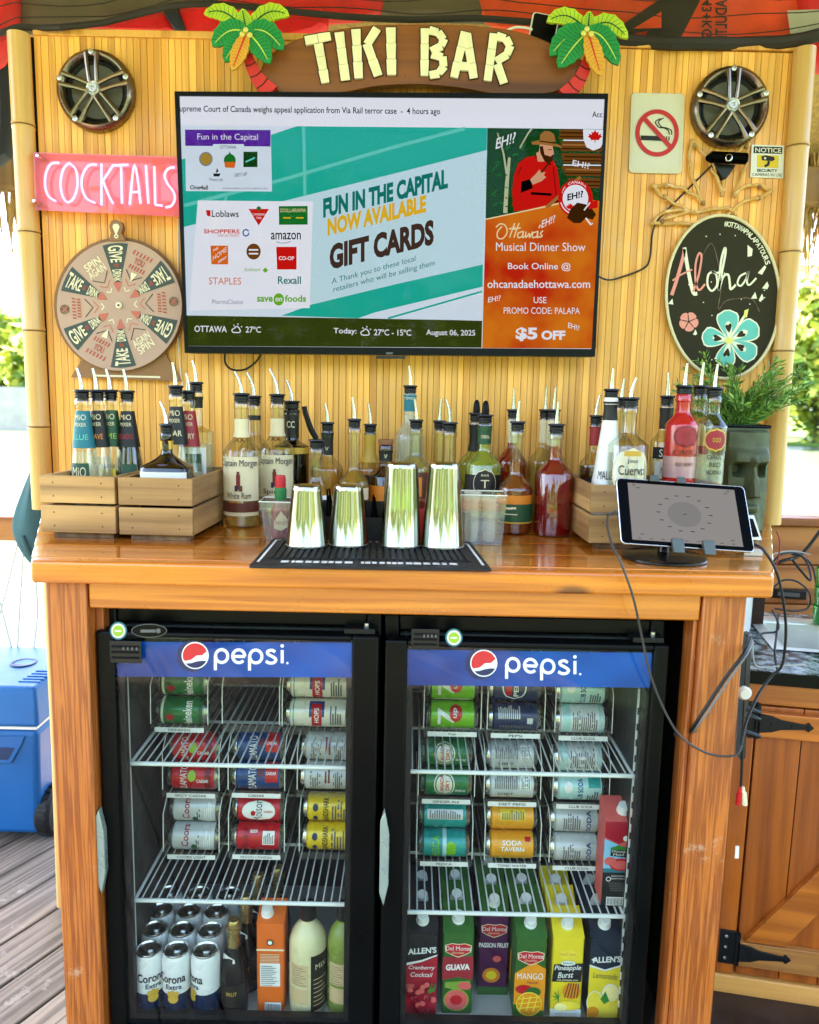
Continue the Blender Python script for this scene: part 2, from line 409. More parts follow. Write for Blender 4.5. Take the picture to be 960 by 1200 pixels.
pm('liner_floor', '#a9aaa0', .45, var=.05)
thin('glass', '#f2f5ee', base=.05)
thin('glass_door', '#f8fbf8', base=.009, rough=.02, top=.5)
thin('acrylic', '#eceee6', base=.06, body=.06)
thin('acrylic_grime', '#f0f0e4', base=.03, body=.04, bodycol='#f0ecd6')
thin('screen_glass', '#ffffff', base=.004, rough=.02, top=.14)
thin('pink_acrylic', '#ffc8c4', base=.03, body=.45, bodycol='#ff98a4')
thin('mesh_net', '#efeae0', base=.0, rough=.6, body=.10, bodycol='#6a6252')
thin('green_cup', '#7fe08a', base=.06, body=.55, bodycol='#138a30')

# ------------------------------------------------------------------ setting: water, deck, far banks, roof
b = MB(); b.sheet([(-1500, -1500, -.55), (1500, -1500, -.55), (1500, 1500, -.55), (-1500, 1500, -.55)], 'ink')
m, n, out = newmat('river')
tc = N(n, 'ShaderNodeTexCoord'); mp = N(n, 'ShaderNodeMapping'); mp.inputs['Scale'].default_value = (.9, 2.6, 1)
nz = N(n, 'ShaderNodeTexNoise', Scale=1.2, Detail=5.0); bp = N(n, 'ShaderNodeBump', Strength=.5, Distance=.15)
p = N(n, 'ShaderNodeBsdfPrincipled', Roughness=.3, IOR=1.2); p.inputs['Base Color'].default_value = (.08, .11, .06, 1); p.inputs['Specular IOR Level'].default_value = .45
n.links.new(tc.outputs['Object'], mp.inputs[0]); n.links.new(mp.outputs[0], nz.inputs['Vector']); n.links.new(nz.outputs['Fac'], bp.inputs['Height'])
n.links.new(bp.outputs[0], p.inputs['Normal']); n.links.new(p.outputs[0], out.inputs[0])
b.mats = ['river']; setting(b.build('water'))

b = MB()                                   # weathered deck boards, running away from the viewer at a slant
k = 0
for i in range(-14, 16):
    x = i * .143
    b.box(x + .004, x + .139, -3.9, 1.4, -.05, 0, 'deck_wood')
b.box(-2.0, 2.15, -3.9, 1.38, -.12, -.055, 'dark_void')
deck = setting(b.build('deck_floor', bevel=.004)); deck.rotation_euler.z = R(-28)
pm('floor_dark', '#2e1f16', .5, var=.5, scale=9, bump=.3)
b = MB(); b.box(.70, 2.2, -1.7, .30, .0005, .004, 'floor_dark'); setting(b.build('shaded_floor_sheet'))  # dirty floor by the cabinet, its shade put into this dark brown sheet

def bank(name, x0, x1, y0, y1, h, lab):
    return
pm('grass_bank', '#5f7a2c', .9, var=.3, scale=.8)
pm('seawall', '#a8a294', .8, var=.15, scale=2)
pm('leaf_a', '#93a02c', .55, var=.3, scale=1.5); pm('leaf_b', '#bdbd42', .55, var=.3, scale=1.5); pm('leaf_c', '#5d7a22', .6, var=.3, scale=1.5)
pm('bark', '#4a3a2a', .9, var=.3, scale=8)
for sx in (-1, 1):
    b = MB(); b.box(min(sx * 8, sx * 90), max(sx * 8, sx * 90), 38, 120, -.6, 1.0 if sx < 0 else -.38, 'grass_bank')
    setting(b.build('far_bank_ground'))
    if sx > 0: continue
    b = MB(); b.box(min(sx * 8, sx * 90), max(sx * 8, sx * 90), 37.4, 37.95, -.7, 1.6 if sx < 0 else .9, 'seawall')
    tag(b.build('seawall'), 'pale concrete seawall along the far river bank at the left', 'wall')
b = MB(); b.box(-90, 90, -150, -27, -.7, .4, 'grass_bank'); setting(b.build('near_bank_ground'))
def leafy(mb, c, rx, ry, rz, n, ls, rr):
    """many small leaf faces spread through an uneven crown of clumps"""
    cl = []
    for k in range(max(5, n // 90)):
        d = Vector((rr.gauss(0, 1), rr.gauss(0, 1), rr.gauss(0, 1))).normalized() * rr.uniform(.35, .95)
        cl.append((Vector((c[0] + d.x * rx, c[1] + d.y * ry, c[2] + d.z * rz)), rr.uniform(.22, .42)))
    for i in range(n):
        q, s = rr.choice(cl)
        d = Vector((rr.gauss(0, 1), rr.gauss(0, 1), rr.gauss(0, 1))) * s * .6
        p_ = q + Vector((d.x * rx, d.y * ry, d.z * rz))
        a = Vector((rr.uniform(-1, 1), rr.uniform(-1, 1), rr.uniform(-.6, .6))).normalized(); bb = a.orthogonal().normalized()
        bb = (bb + a.cross(bb) * rr.uniform(-1, 1)).normalized(); l = ls * rr.uniform(.6, 1.3)
        mb.add([p_ - a * l, p_ + bb * l * .5, p_ + a * l, p_ - bb * l * .5], [(0, 1, 2, 3)], rr.choice(('leaf_a', 'leaf_a', 'leaf_b', 'leaf_c')))
rr = random.Random(3)
def tree(x, y, h, lab, n=2600):
    t = thing('riverside_tree', lab, 'tree', (x, y, .6), 'trees on the far bank')
    b = MB(); b.tube([(x, y, .4), (x + .1, y, h * .3), (x - .1, y, h * .55), (x, y, h * .8)], [.32, .26, .18, .06], 'bark')
    for k in range(5):
        a = k * 1.3; b.tube([(x, y, h * (.28 + .08 * k)), (x + math.cos(a) * h * .2, y + math.sin(a) * h * .2, h * (.45 + .08 * k))], [.12, .04], 'bark', 6)
    b.build('trunk', t)
    b = MB(); leafy(b, (x, y, h * .58), h * .42, h * .42, h * .46, n, .36, rr); b.build('crown', t)
for x, y, h, l in ((17.8, 37, 6.2, 'leafy tree leaning over the water just right of the bamboo pole'), (-19.5, 40, 5.0, 'small yellow green tree nearest the left bamboo pole'), (-27, 41, 6.0, 'yellow green tree at the far left edge above the seawall'), (-22.8, 43, 5.2, 'lower round tree across the water beside the left bamboo pole'),
                   (-31, 46, 6.4, 'broad tree on the left far bank, partly outside the picture'),
                   (21.5, 40, 9.0, 'tall bright green tree right of the right bamboo pole'), (25.5, 43, 10.5, 'tallest pale green tree at the far right edge'),
                   (20.2, 46, 6.5, 'small dark green tree behind the right bamboo pole')):
    tree(x, y, h, l)
for k in range(5):
    x, y = 14.5 + 3.1 * k, 38.2 + rr.uniform(0, 1.5); h = rr.uniform(2.2, 5.2)
    t = thing('riverside_bush', 'yellow green bush at the water line beyond the right bamboo pole', 'bush', (x, y, -.38), 'bushes along the right far bank')
    b = MB(); leafy(b, (x, y, h * .38 - .3), 1.6, 1.2, h * .55, 900, .26, rr); b.build('foliage', t)
    b = MB(); b.tube([(x, y, -.38), (x + .1, y, .3), (x - .1, y, h * .5)], [.08, .06, .03], 'bark'); b.build('stem', t)
b = MB()                                   # unseen woods added behind the camera, set close and tall for the tins' reflections
for k in range(44):
    x = -66 + k * 3.1 + rr.uniform(-1, 1); h = rr.uniform(9, 14)
    leafy(b, (x, -32 - rr.uniform(0, 6), h * .48), h * .36, h * .36, h * .52, 230, .8, rr)
setting(b.build('added_woods'), 'stuff')

# thatched roof above the bar: two slopes on posts, fringe hanging from the eaves
b = MB()
RZ, EZ, RXW = 3.45, 2.5, 2.35
for (ya, za, yb, zb) in ((-.9, RZ, 1.15, 2.42), (-.9, RZ, -2.1, 2.9)):
    A = [(-3.1, ya, za), (RXW, ya, za), (RXW, yb, zb), (-3.1, yb, zb)]
    b.hexa([Vector(v) for v in A], [Vector(v) + Vector((0, 0, .14)) for v in A], 'thatch')
rf = thing('thatched_roof', 'straw thatched palapa roof over the bar with hanging fringe', 'roof', (0, -1.2, 2.4))
b.build('roof_slope', rf)
b = MB()
def fringe(b, x0, x1, y0, y1, z, n, L):
    for i in range(n):
        t = rr.random(); x = x0 + (x1 - x0) * t; y = y0 + (y1 - y0) * t + rr.uniform(-.1, .1); l = L * rr.uniform(.4, 1)
        dx = rr.uniform(-.06, .06); w_ = rr.uniform(.004, .011)
        b.tube([(x, y, z + .1), (x + dx * .5, y + rr.uniform(-.02, .02), z - l * .5), (x + dx, y, z - l)], [w_, w_ * .8, w_ * .25], 'thatch', 4)
fringe(b, -3.0, -.9, 1.13, 1.13, 2.44, 520, .42); fringe(b, .9, 2.5, 1.13, 1.13, 2.44, 520, .42)
b.build('fringe', rf)
for i, (x, y, l) in enumerate(((-2.9, -1.8, ''), (2.2, -1.8, ''))):
    b = MB(); b.lathe([(.07, 0), (.065, 1.4), (.06, 2.95)], 'post_wood', 14, o=(x, y, 0)); tag(b.build('roof_post', base=(x, y, 0)), 'bare wooden post holding up the front of the thatched roof', 'post', 'front roof posts')
# beam under the rear eave
b = MB(); b.box(-3.05, 2.3, .98, 1.08, 2.28, 2.42, 'post_wood'); b.build('eave_beam', rf, bevel=.01)

# ------------------------------------------------------------------ slatted back wall, poles
WT = 2.42
wall = thing('slatted_wall', 'golden bamboo slat wall behind the bar, with thin dark gaps', 'wall', (0, 0.03, 0))
b = MB(); x = -1.0
rs = random.Random(11)
while x < 1.0:
    wd = rs.uniform(.0150, .0200); d = rs.uniform(0, .0018)
    b.box(x + .0006, x + wd - .0006, -.004 - d, .012, 1.0, WT - .008 * (x + 1) / 2, 'slat'); x += wd
b.build('slat_panel', wall)
b = MB(); b.box(-1.02, 1.03, .0125, .035, .05, WT, 'slat_gap'); b.build('backing_board', wall)
b = MB(); b.box(-1.0, 1.0, -.012, .04, WT - .004, WT + .014, 'slat'); b.build('top_trim', wall, bevel=.003)
def pole(x0, z0, x1, z1, r, nodes, lab, y=-.02):
    b = MB(); t = thing('bamboo_pole', lab, 'pole', (x0, y, z0), 'bamboo poles at the wall ends')
    A, B = Vector((x0, y, z0)), Vector((x1, y, z1)); L = (B - A).length
    pts = []; rad = []; zs = [0.]
    for nd in nodes: zs += [nd - .012, nd - .004, nd, nd + .004, nd + .012]
    zs.append(L)
    for z in zs:
        e = min([abs(z - nd) for nd in nodes] + [1]); rad.append(r * (1.055 if e < .0045 and e > .001 else .97 if e <= .001 else 1.0)); pts.append(A.lerp(B, z / L))
    b.tube(pts, rad, 'bamboo', 20); b.build('culm', t)
    for nd in nodes:
        c = A.lerp(B, nd / L); b = MB(); b.tube([c + Vector((0, 0, -.0018)), c + Vector((0, 0, .0018))], r * 1.012, 'bamboo_node', 20); b.build('node', t)
def znode(px, py): return at(px, py, -.02).z
a0 = at(22, 40, -.02); a1 = at(51, 605, -.02)
pole(a1.x, 1.18, a0.x, a0.z, .028, [znode(40, y) - 1.18 for y in (500, 388, 273, 148)], 'pale bamboo pole at the left end of the slatted wall')
a0 = at(943, 60, -.02); a1 = at(903, 612, -.02)
pole(a1.x, 1.18, a0.x, a0.z + .005, .0275, [znode(925, y) - 1.18 for y in (412, 296, 172)], 'thick bamboo pole at the right end of the slatted wall')

# ------------------------------------------------------------------ bar counter
CT = 1.180
bar = thing('bar_counter', 'varnished orange pine bar counter with knots, widening towards the slatted wall', 'counter', (0, -.35, 0))
def edge(y):                                # half widths of the flaring top at depth y
    t = (y + .70) / .70; return -.735 - .30 * t, .712 + .31 * t
b = MB()
ys = [-.66, -.535, -.40, -.265, -.13, -.012]
for i in range(len(ys) - 1):
    y0, y1 = ys[i] + .001, ys[i + 1] - .001; (l0, r0), (l1, r1) = edge(y0), edge(y1)
    bot = [Vector((l0, y0, CT - .04)), Vector((r0, y0, CT - .04)), Vector((r1, y1, CT - .04)), Vector((l1, y1, CT - .04))]
    b.hexa(bot, [v + Vector((0, 0, .04)) for v in bot], 'pine_varnish')
b.build('countertop', bar, bevel=.0015)
b = MB(); l0, r0 = edge(-.70); l1, r1 = edge(-.661)
bot = [Vector((l0, -.70, CT - .045)), Vector((r0, -.70, CT - .045)), Vector((r1, -.661, CT - .045)), Vector((l1, -.661, CT - .045))]
b.hexa(bot, [v + Vector((0, 0, .045)) for v in bot], 'pine_edge'); b.build('front_edge', bar, bevel=.006, seg=3)
b = MB(); b.box(-.638, .586, -.668, -.63, 1.078, CT - .046, 'pine_edge'); b.build('apron_rail', bar, bevel=.004)
for x0, x1 in ((-.722, -.641), (.589, .676)):
    b = MB(); b.box(x0, x1, -.672, -.585, 0, CT - .047, 'pine_leg'); b.build('leg', bar, bevel=.004)
b = MB(); b.box(-.641, -.625, -.63, -.55, 0, 1.077, 'pine_leg'); b.build('leg_trim', bar, bevel=.002)
b = MB(); b.box(.5785, .588, -.655, -.60, 0, 1.077, 'pine_leg'); b.build('leg_trim', bar, bevel=.002)
# side panels following the flare
for s in (-1, 1):
    b = MB(); xf, xb = (-.720, -1.0) if s < 0 else (.674, .985)
    P0, P1 = Vector((xf, -.585, 0)), Vector((xb, -.01, 0)); nv = Vector((.012 * -s, 0, 0))
    bot = [P0, P1, P1 + nv, P0 + nv] if s > 0 else [P0, P0 + nv, P1 + nv, P1]
    bot = bot if s < 0 else bot
    b.hexa(bot, [v + Vector((0, 0, CT - .048)) for v in bot], 'white_paint'); b.build('side_panel', bar)
b = MB(); b.tube([(-.99, -.09, .02), (-.985, -.09, .5), (-.985, -.09, 1.12)], .016, 'bamboo', 12)
b.tube([(-.95, -.15, .02), (-.945, -.15, 1.12)], .010, 'bamboo', 10); b.build('corner_trim', bar)
# the floor and back under the counter
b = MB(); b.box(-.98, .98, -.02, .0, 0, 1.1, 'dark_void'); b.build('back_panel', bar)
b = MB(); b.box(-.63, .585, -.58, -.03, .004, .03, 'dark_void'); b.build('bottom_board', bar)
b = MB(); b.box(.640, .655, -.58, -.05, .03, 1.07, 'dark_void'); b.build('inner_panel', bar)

# ------------------------------------------------------------------ two glass door coolers under the counter
def rim(b, x0, x1, z0, z1, ix0, ix1, iz0, iz1, y0, y1, mat):
    b.box(x0, ix0, y0, y1, z0, z1, mat); b.box(ix1, x1, y0, y1, z0, z1, mat)
    b.box(ix0, ix1, y0, y1, z0, iz0, mat); b.box(ix0, ix1, y0, y1, iz1, z1, mat)
m, n, out = newmat('header_blue')
tc = N(n, 'ShaderNodeTexCoord'); no = N(n, 'ShaderNodeTexNoise', Scale=5.0, Detail=2.0); cr = N(n, 'ShaderNodeValToRGB')
cr.color_ramp.elements[0].position = .35; cr.color_ramp.elements[1].position = .7
cr.color_ramp.elements[0].color = (*lin('#002c74'), 1); cr.color_ramp.elements[1].color = (*lin('#0052ae'), 1)
p = N(n, 'ShaderNodeBsdfPrincipled', Roughness=.4); p.inputs['Specular IOR Level'].default_value = .15
n.links.new(tc.outputs['Object'], no.inputs['Vector']); n.links.new(no.outputs['Fac'], cr.inputs[0]); n.links.new(cr.outputs[0], p.inputs['Base Color'])
p.inputs['Emission Strength'].default_value = .02; n.links.new(cr.outputs[0], p.inputs['Emission Color']); n.links.new(p.outputs[0], out.inputs[0])
pm('logo_white', '#f0f0ee', .4, var=0); pm('logo_red', '#d0202a', .4, var=.05); pm('logo_navy', '#10204f', .4, var=.05)
FRONT = -.645
def cooler(x0, x1, gx0, gx1, z1, ztop, bandz, lab, bandpx, logo, word, sticker, vent, hinge):
    """x0..x1 outer, gx glass opening, z1 door top, bandz header panel"""
    z0 = .035
    t = thing('glass_door_cooler', lab, 'fridge', ((x0 + x1) / 2, -.35, z0), 'glass door coolers under the counter')
    b = MB(); yb = -.06
    b.box(x0, x0 + .03, -.60, yb, z0, ztop, 'black_satin'); b.box(x1 - .03, x1, -.60, yb, z0, ztop, 'black_satin')
    b.box(x0 + .031, x1 - .031, -.60, yb, ztop - .035, ztop, 'black_satin'); b.box(x0 + .031, x1 - .031, -.60, yb, z0, z0 + .06, 'black_satin')
    b.box(x0 + .031, x1 - .031, yb - .03, yb, z0 + .061, ztop - .036, 'black_satin'); b.build('cabinet', t, bevel=.004)
    b = MB(); ix0, ix1, iz0, iz1, iy = x0 + .034, x1 - .034, z0 + .064, ztop - .04, yb - .034
    b.box(ix0, ix0 + .004, -.60, iy, iz0, iz1, 'liner'); b.box(ix1 - .004, ix1, -.60, iy, iz0, iz1, 'liner')
    b.box(ix0 + .005, ix1 - .005, iy - .004, iy, iz0, iz1, 'liner'); b.box(ix0 + .005, ix1 - .005, -.60, iy - .005, iz1 - .004, iz1, 'liner')
    b.box(ix0 + .005, ix1 - .005, -.60, iy - .005, iz0, iz0 + .004, 'liner_floor'); b.build('liner', t)
    # door
    b = MB(); gz0, gz1 = z0 + .09, bandz[1] + .004
    rim(b, x0 + .003, x1 - .003, z0 + .02, z1, gx0, gx1, gz0, gz1, FRONT, -.605, 'black_door')
    d = b.build('door', t, bevel=.005, seg=3)
    b = MB(); rim(b, gx0 - .001, gx1 + .001, gz0 - .001, gz1 + .001, gx0 + .012, gx1 - .012, gz0 + .012, gz1 - .008, -.625, -.608, 'black_plastic'); b.build('gasket', d)
    b = MB(); b.box(gx0 + .0005, gx1 - .0005, FRONT + .009, FRONT + .013, gz0 + .0005, gz1 - .0005, 'glass_door'); b.build('glass_pane', d)
    b = MB(); b.sheet(pp(bandpx, FRONT + .0135, 0), 'header_blue')
    Yb = FRONT + .0135
    # round ball logo with bottle-cap teeth behind it
    cx, cy_, r = logo
    tooth = []
    for i in range(44):
        a = 2 * PI * i / 44; q = r * (1.30 if i % 2 else 1.16); tooth.append((cx - r * .22 + q * math.cos(a), cy_ + r * .06 + q * math.sin(a)))
    b.sheet(pp(tooth, Yb, .0006), 'logo_navy')
    b.sheet(pp(ell(cx, cy_, r * 1.06, r * 1.06, 36), Yb, .0010), 'logo_white')
    top = ell(cx, cy_, r * .97, r * .97, 18, R(160), R(340)); low = [(cx + r * .55, cy_ - r * .02), (cx + r * .1, cy_ - r * .0), (cx - r * .3, cy_ + r * .32), (cx - r * .75, cy_ + r * .42)]
    b.sheet(pp(top + low, Yb, .0014), 'logo_red')
    bot = ell(cx, cy_, r * .97, r * .97, 16, R(25), R(140)); lo2 = [(cx - r * .3, cy_ + r * .58), (cx + r * .15, cy_ + r * .45), (cx + r * .5, cy_ + r * .40)]
    b.sheet(pp(bot + lo2, Yb, .0014), 'logo_navy')
    (wx0, wy0), (wx1, wy1), wh = word
    # wordmark drawn as rounded strokes
    def wp(u, v): return (wx0 + (wx1 - wx0) * u, wy0 + (wy1 - wy0) * u - wh * v)
    wpx = wh * .15
    def st(pts, off=.001): band(b, spl2([wp(*q) for q in pts], 6) if len(pts) > 2 else [wp(*q) for q in pts], wpx, Yb, off, 'logo_white')
    ww = wx1 - wx0
    def ring_(u, a0=0, a1=360, off=.001, rr_=.31):
        n_ = 22; st_ = [(u + rr_ * wh / ww * math.cos(R(a0 + (a1 - a0) * i / n_)), .5 + .33 * math.sin(R(a0 + (a1 - a0) * i / n_))) for i in range(n_ + 1)]
        band(b, [wp(*q) for q in st_], wpx, Yb, off, 'logo_white')
    ring_(.115); st([(.03, .52), (.03, -.22)], .0012)
    ring_(.345, 0, 318); st([(.26, .49), (.43, .49)], .0012)
    ring_(.575); st([(.49, .52), (.49, -.22)], .0012)
    st([(.835, .74), (.79, .83), (.735, .76), (.74, .62), (.80, .50), (.845, .36), (.82, .2), (.76, .17), (.71, .26)])
    st([(.93, .84), (.93, .17)], .001)
    b.sheet(pp(ell(*wp(.93, 1.05), wh * .09, wh * .09, 12), Yb, .001), 'logo_white')
    b.sheet(pp(ell(*wp(1.0, .18), wh * .06, wh * .06, 10), Yb, .001), 'logo_white')
    b.build('header_panel', d)
    # handle on the left stile
    hx, hz0, hz1 = hinge
    b = MB(); hw = .022
    pts = [(hx - hw * .35, hz0 + .03), (hx + hw * .1, hz0), (hx + hw * .55, hz0 + .05), (hx + hw * .55, hz1 - .05), (hx + hw * .1, hz1), (hx - hw * .35, hz1 - .02)]
    F_ = [Vector((x, FRONT - .022, z)) for x, z in pts]; B_ = [Vector((x + (.004 if x < hx else -.002), FRONT - .001, z)) for x, z in pts]
    nn = len(pts); b.add(F_ + B_, [tuple(range(nn))] + [((i + 1) % nn, i, nn + i, nn + (i + 1) % nn) for i in range(nn)], 'handle_grey')
    b.build('handle', d, bevel=.002)
    # sticker and vent plate on the door head
    b = MB(); b.sheet(pp(ell(*sticker, 10, 10.5, 24), FRONT, .001), 'sticker_teal'); b.sheet(pp(ell(*sticker, 8.2, 8.6, 24), FRONT, .0016), 'paper'); b.sheet(pp(ell(*sticker, 6.2, 6.4, 20), FRONT, .0022), 'lime')
    b.sheet(pp([(sticker[0] - 4, sticker[1] - 1), (sticker[0] + 4, sticker[1] - 1), (sticker[0] + 4, sticker[1] + 1), (sticker[0] - 4, sticker[1] + 1)], FRONT, .0028), 'paper')
    b.build('sticker', d)
    b = MB(); vx0, vy0, vx1, vy1 = vent; Yv = FRONT
    q0, q1 = at(vx0, vy1, Yv), at(vx1, vy0, Yv)
    b.box(q0.x, q1.x, FRONT - .004, FRONT - .0005, q0.z, q1.z, 'black_plastic')
    for k in range(3):
        z = q0.z + (q1.z - q0.z) * (.25 + .25 * k); b.box(q0.x + .004, q1.x - .004, FRONT - .0065, FRONT - .0042, z - .002, z + .002, 'black_satin')
    for k in range(4):
        x = q0.x + (q1.x - q0.x) * (.42 + .14 * k); z = q0.z + (q1.z - q0.z) * .6; b.box(x, x + .004, FRONT - .0068, FRONT - .0045, z, z + .007, 'grey_ink')
    b.build('lock_plate', d, bevel=.001)
    b = MB(); b.box(x1 - .075, x1 - .012, FRONT + .012, FRONT + .055, z1 + .002, z1 + .012, 'iron'); b.lathe([(.006, 0), (.006, .016)], 'steel', 10, o=(x1 - .03, FRONT + .03, z1 + .004)); b.build('hinge', d)
    return t
pm('handle_grey', '#98a698', .3, metal=.4, var=.08); pm('sticker_teal', '#2b6f78', .4, var=0)
LX0, LX1, RX0, RX1 = -.640, -.054, -.047, .541
cool_l = cooler(LX0, LX1, -.600, -.112, 1.024, 1.066, (.935, 1.008), 'left black glass door cooler with a blue header and an oval badge', [(129, 752), (414, 753), (414, 794), (129, 793)],
    (229, 768, 15), ((250, 780), (337, 781), 23), (139, 739), (130, 751, 166, 776), (-.638, at(117, 1046, -.66).z, at(117, 948, -.66).z))
cool_r = cooler(RX0, RX1, .002, .507, 1.018, 1.060, (.930, 1.000), 'right black glass door cooler with a blue header and juice cartons inside', [(477, 761), (764, 765), (764, 806), (477, 803)],
    (567, 777, 15), ((591, 790), (680, 794), 23), (532, 747), (482, 737, 515, 760), (-.040, at(452, 1060, -.66).z, at(452, 950, -.66).z))
dl = [c for c in cool_l.children if c.name.startswith('door')][0]
b = MB(); Y = FRONT
for rx, ry, mt, of in ((21, 8, 'grey_ink', .0006), (20, 7.2, 'black_door', .0010)): b.sheet(pp(ell(175, 739, rx, ry, 28), Y, of), mt)
b.sheet(pp([(165, 737.5), (183, 737.5), (183, 741), (165, 741)], Y, .0016), 'grey_ink')
b.sheet(pp(ell(186, 739, 2.6, 3, 12), Y, .0018), 'grey_ink'); b.build('badge', dl)

# wire shelves and their ladder strips
def shelf(t, x0, x1, yf, yb, z, drop):
    b = MB(); r = .0032
    fr = spline([(x0 - .002, yf + .02, z - drop), (x0 + .002, yf + .004, z - .004), (x0 + .02, yf, z), ((x0 + x1) / 2, yf, z), (x1 - .02, yf, z), (x1 - .002, yf + .004, z - .004), (x1 + .002, yf + .02, z - drop)], 6)
    b.tube(fr, r * 1.5, 'white_wire', 8)
    b.tube([(x0 + .004, yf, z), (x0 + .004, yb, z)], r * 1.2, 'white_wire', 6); b.tube([(x1 - .004, yf, z), (x1 - .004, yb, z)], r * 1.2, 'white_wire', 6)
    b.tube([(x0, yb, z - .003), (x1, yb, z - .003)], r * 1.2, 'white_wire', 6); b.tube([(x0, (yf + yb) / 2, z - .006), (x1, (yf + yb) / 2, z - .006)], r * 1.2, 'white_wire', 6)
    n = int((x1 - x0) / .0178)
    for i in range(1, n):
        x = x0 + (x1 - x0) * i / n; b.tube([(x, yf + .002, z + .001), (x, yb, z + .001)], .0019, 'white_wire', 5)
    b.build('wire_shelf', t)
SH = {}
for t, x0, x1, zs in ((cool_l, -.600, -.102, (.709, .385)), (cool_r, .000, .503, (.704, .370))):
    SH[t.name] = zs
    for z in zs: shelf(t, x0, x1, -.585, -.10, z, .012)
    for xs in (x0 - .003, x1 + .002):
        b = MB(); b.box(xs - .004, xs + .004, -.582, -.572, .14, .90, 'white_plastic')
        for k in range(20): b.box(xs - .0055, xs + .0055, -.5845, -.5825, .16 + k * .036, .175 + k * .036, 'liner')
        b.build('shelf_strip', t)

# ------------------------------------------------------------------ things hung on the slatted wall
def speaker(cx, cy_, rx, lab, clear_cone):
    Y = -.006; c = at(cx, cy_, Y); e = at(cx + rx, cy_, Y); r = e.x - c.x
    t = thing('round_speaker', lab, 'speaker', (c.x, Y, c.z), 'speakers on the slatted wall')
    o = (c.x, 0, c.z)
    b = MB(); b.lathe([(r, -.006), (r, -.020), (r * .97, -.030), (r * .88, -.036), (r * .80, -.031), (r * .76, -.020), (r * .76, -.010)], 'bronze', 48, o=o, axis='Y', caps=False); b.build('rim', t)
    b = MB(); b.lathe([(r * .81, -.012), (r * .74, -.019), (r * .66, -.012)], 'rubber', 40, o=o, axis='Y', caps=False)
    b.build('surround', t)
    b = MB(); b.lathe([(r * .66, -.012), (r * .22, -.007), (0.0001, -.007)], 'cone', 40, o=o, axis='Y', caps=False); b.build('cone', t)
    b = MB(); b.lathe([(r * .19, -.026), (r * .20, -.036), (r * .17, -.041), (r * .13, -.038), (r * .10, -.044), (r * .05, -.044), (r * .03, -.040), (0.0001, -.040)], 'steel', 24, o=o, axis='Y', caps=False); b.build('hub', t)
    for k in range(5):
        a = R(90 + 72 * k + 2)
        b = MB()
        for s in (-1, 1):
            p0 = Vector((c.x + r * (.17 * math.cos(a + s * .55)), -.034, c.z + r * .17 * math.sin(a + s * .55)))
            p1 = Vector((c.x + r * .88 * math.cos(a + s * .155), -.032, c.z + r * .88 * math.sin(a + s * .155)))
            b.tube([p0, p0.lerp(p1, .5) + Vector((0, -.004, 0)), p1], [r * .06, r * .055, r * .075], 'bronze', 8)
        b.build('spoke', t)
    for k in range(5):
        a = R(90 + 72 * k + 2); q = Vector((c.x + r * .89 * math.cos(a), -.034, c.z + r * .89 * math.sin(a)))
        b = MB(); b.lathe([(r * .07, -.002), (r * .07, -.004), (r * .03, -.0045), (r * .028, -.002), (.0001, -.002)], 'steel', 12, o=q, axis='Y', caps=False); b.build('screw', t)
speaker(115, 109, 45, 'round bronze rimmed speaker above the pink neon sign', True)
speaker(853, 128, 45, 'round bronze rimmed speaker beside the no smoking sign, above the webcam', False)

# no smoking sign
def rrect(x0, y0, x1, y1, r, n=4, sk=0):
    o = []
    for cx, cy_, a in ((x1 - r, y1 - r, 0), (x0 + r, y1 - r, 90), (x0 + r, y0 + r, 180), (x1 - r, y0 + r, 270)):
        for k in range(n + 1): o.append((cx + r * math.cos(R(a + 90 * k / n)), cy_ + r * math.sin(R(a + 90 * k / n))))
    return o
def skew(pts, cx, cy_, dx, dy): return [(x + (y - cy_) * dx, y + (x - cx) * dy) for x, y in pts]
Y = -.012
q = at(770, 200, Y); t = thing('no_smoking_sign', 'cream no smoking sign with red barred circle over a black cigarette', 'sign', (q.x, Y, q.z))
o_ = skew(rrect(738.5, 109, 801, 203, 5), 770, 156, -.035, .022)
b = MB(); b.prism(pp(o_, Y), .006, 'off_white'); b.build('sign_plate', t, bevel=.001)
b = MB(); L = skew(rrect(741.5, 112, 798, 200, 4), 770, 156, -.035, .022); L.append(L[0]); band(b, L, .8, Y, .0006, 'cream'); b.build('border_line', t)
b = MB()
band(b, [(751, 161.5), (776, 162.5)], 5.5, Y, .001, 'ink')
for x in (778.5, 781.2, 784): band(b, [(x, 160), (x - .1, 165.2)], 1.3, Y, .001, 'ink')
for d in (0, 3.6): band(b, spl2([(774 + d, 139 - d * .2), (768 + d, 143), (772 + d, 149), (778 + d * .8, 150), (783 + d, 153), (784.5 + d * .7, 158)], 5), 1.3, Y, .001, 'ink')
b.build('cigarette_symbol', t)
b = MB(); L = ell(770, 156, 23, 25.2, 40); L.append(L[0]); band(b, L, 5.2, Y, .0016, 'red_paint'); band(b, [(754, 138), (787, 174)], 5.2, Y, .0022, 'red_paint'); b.build('prohibition_ring', t)

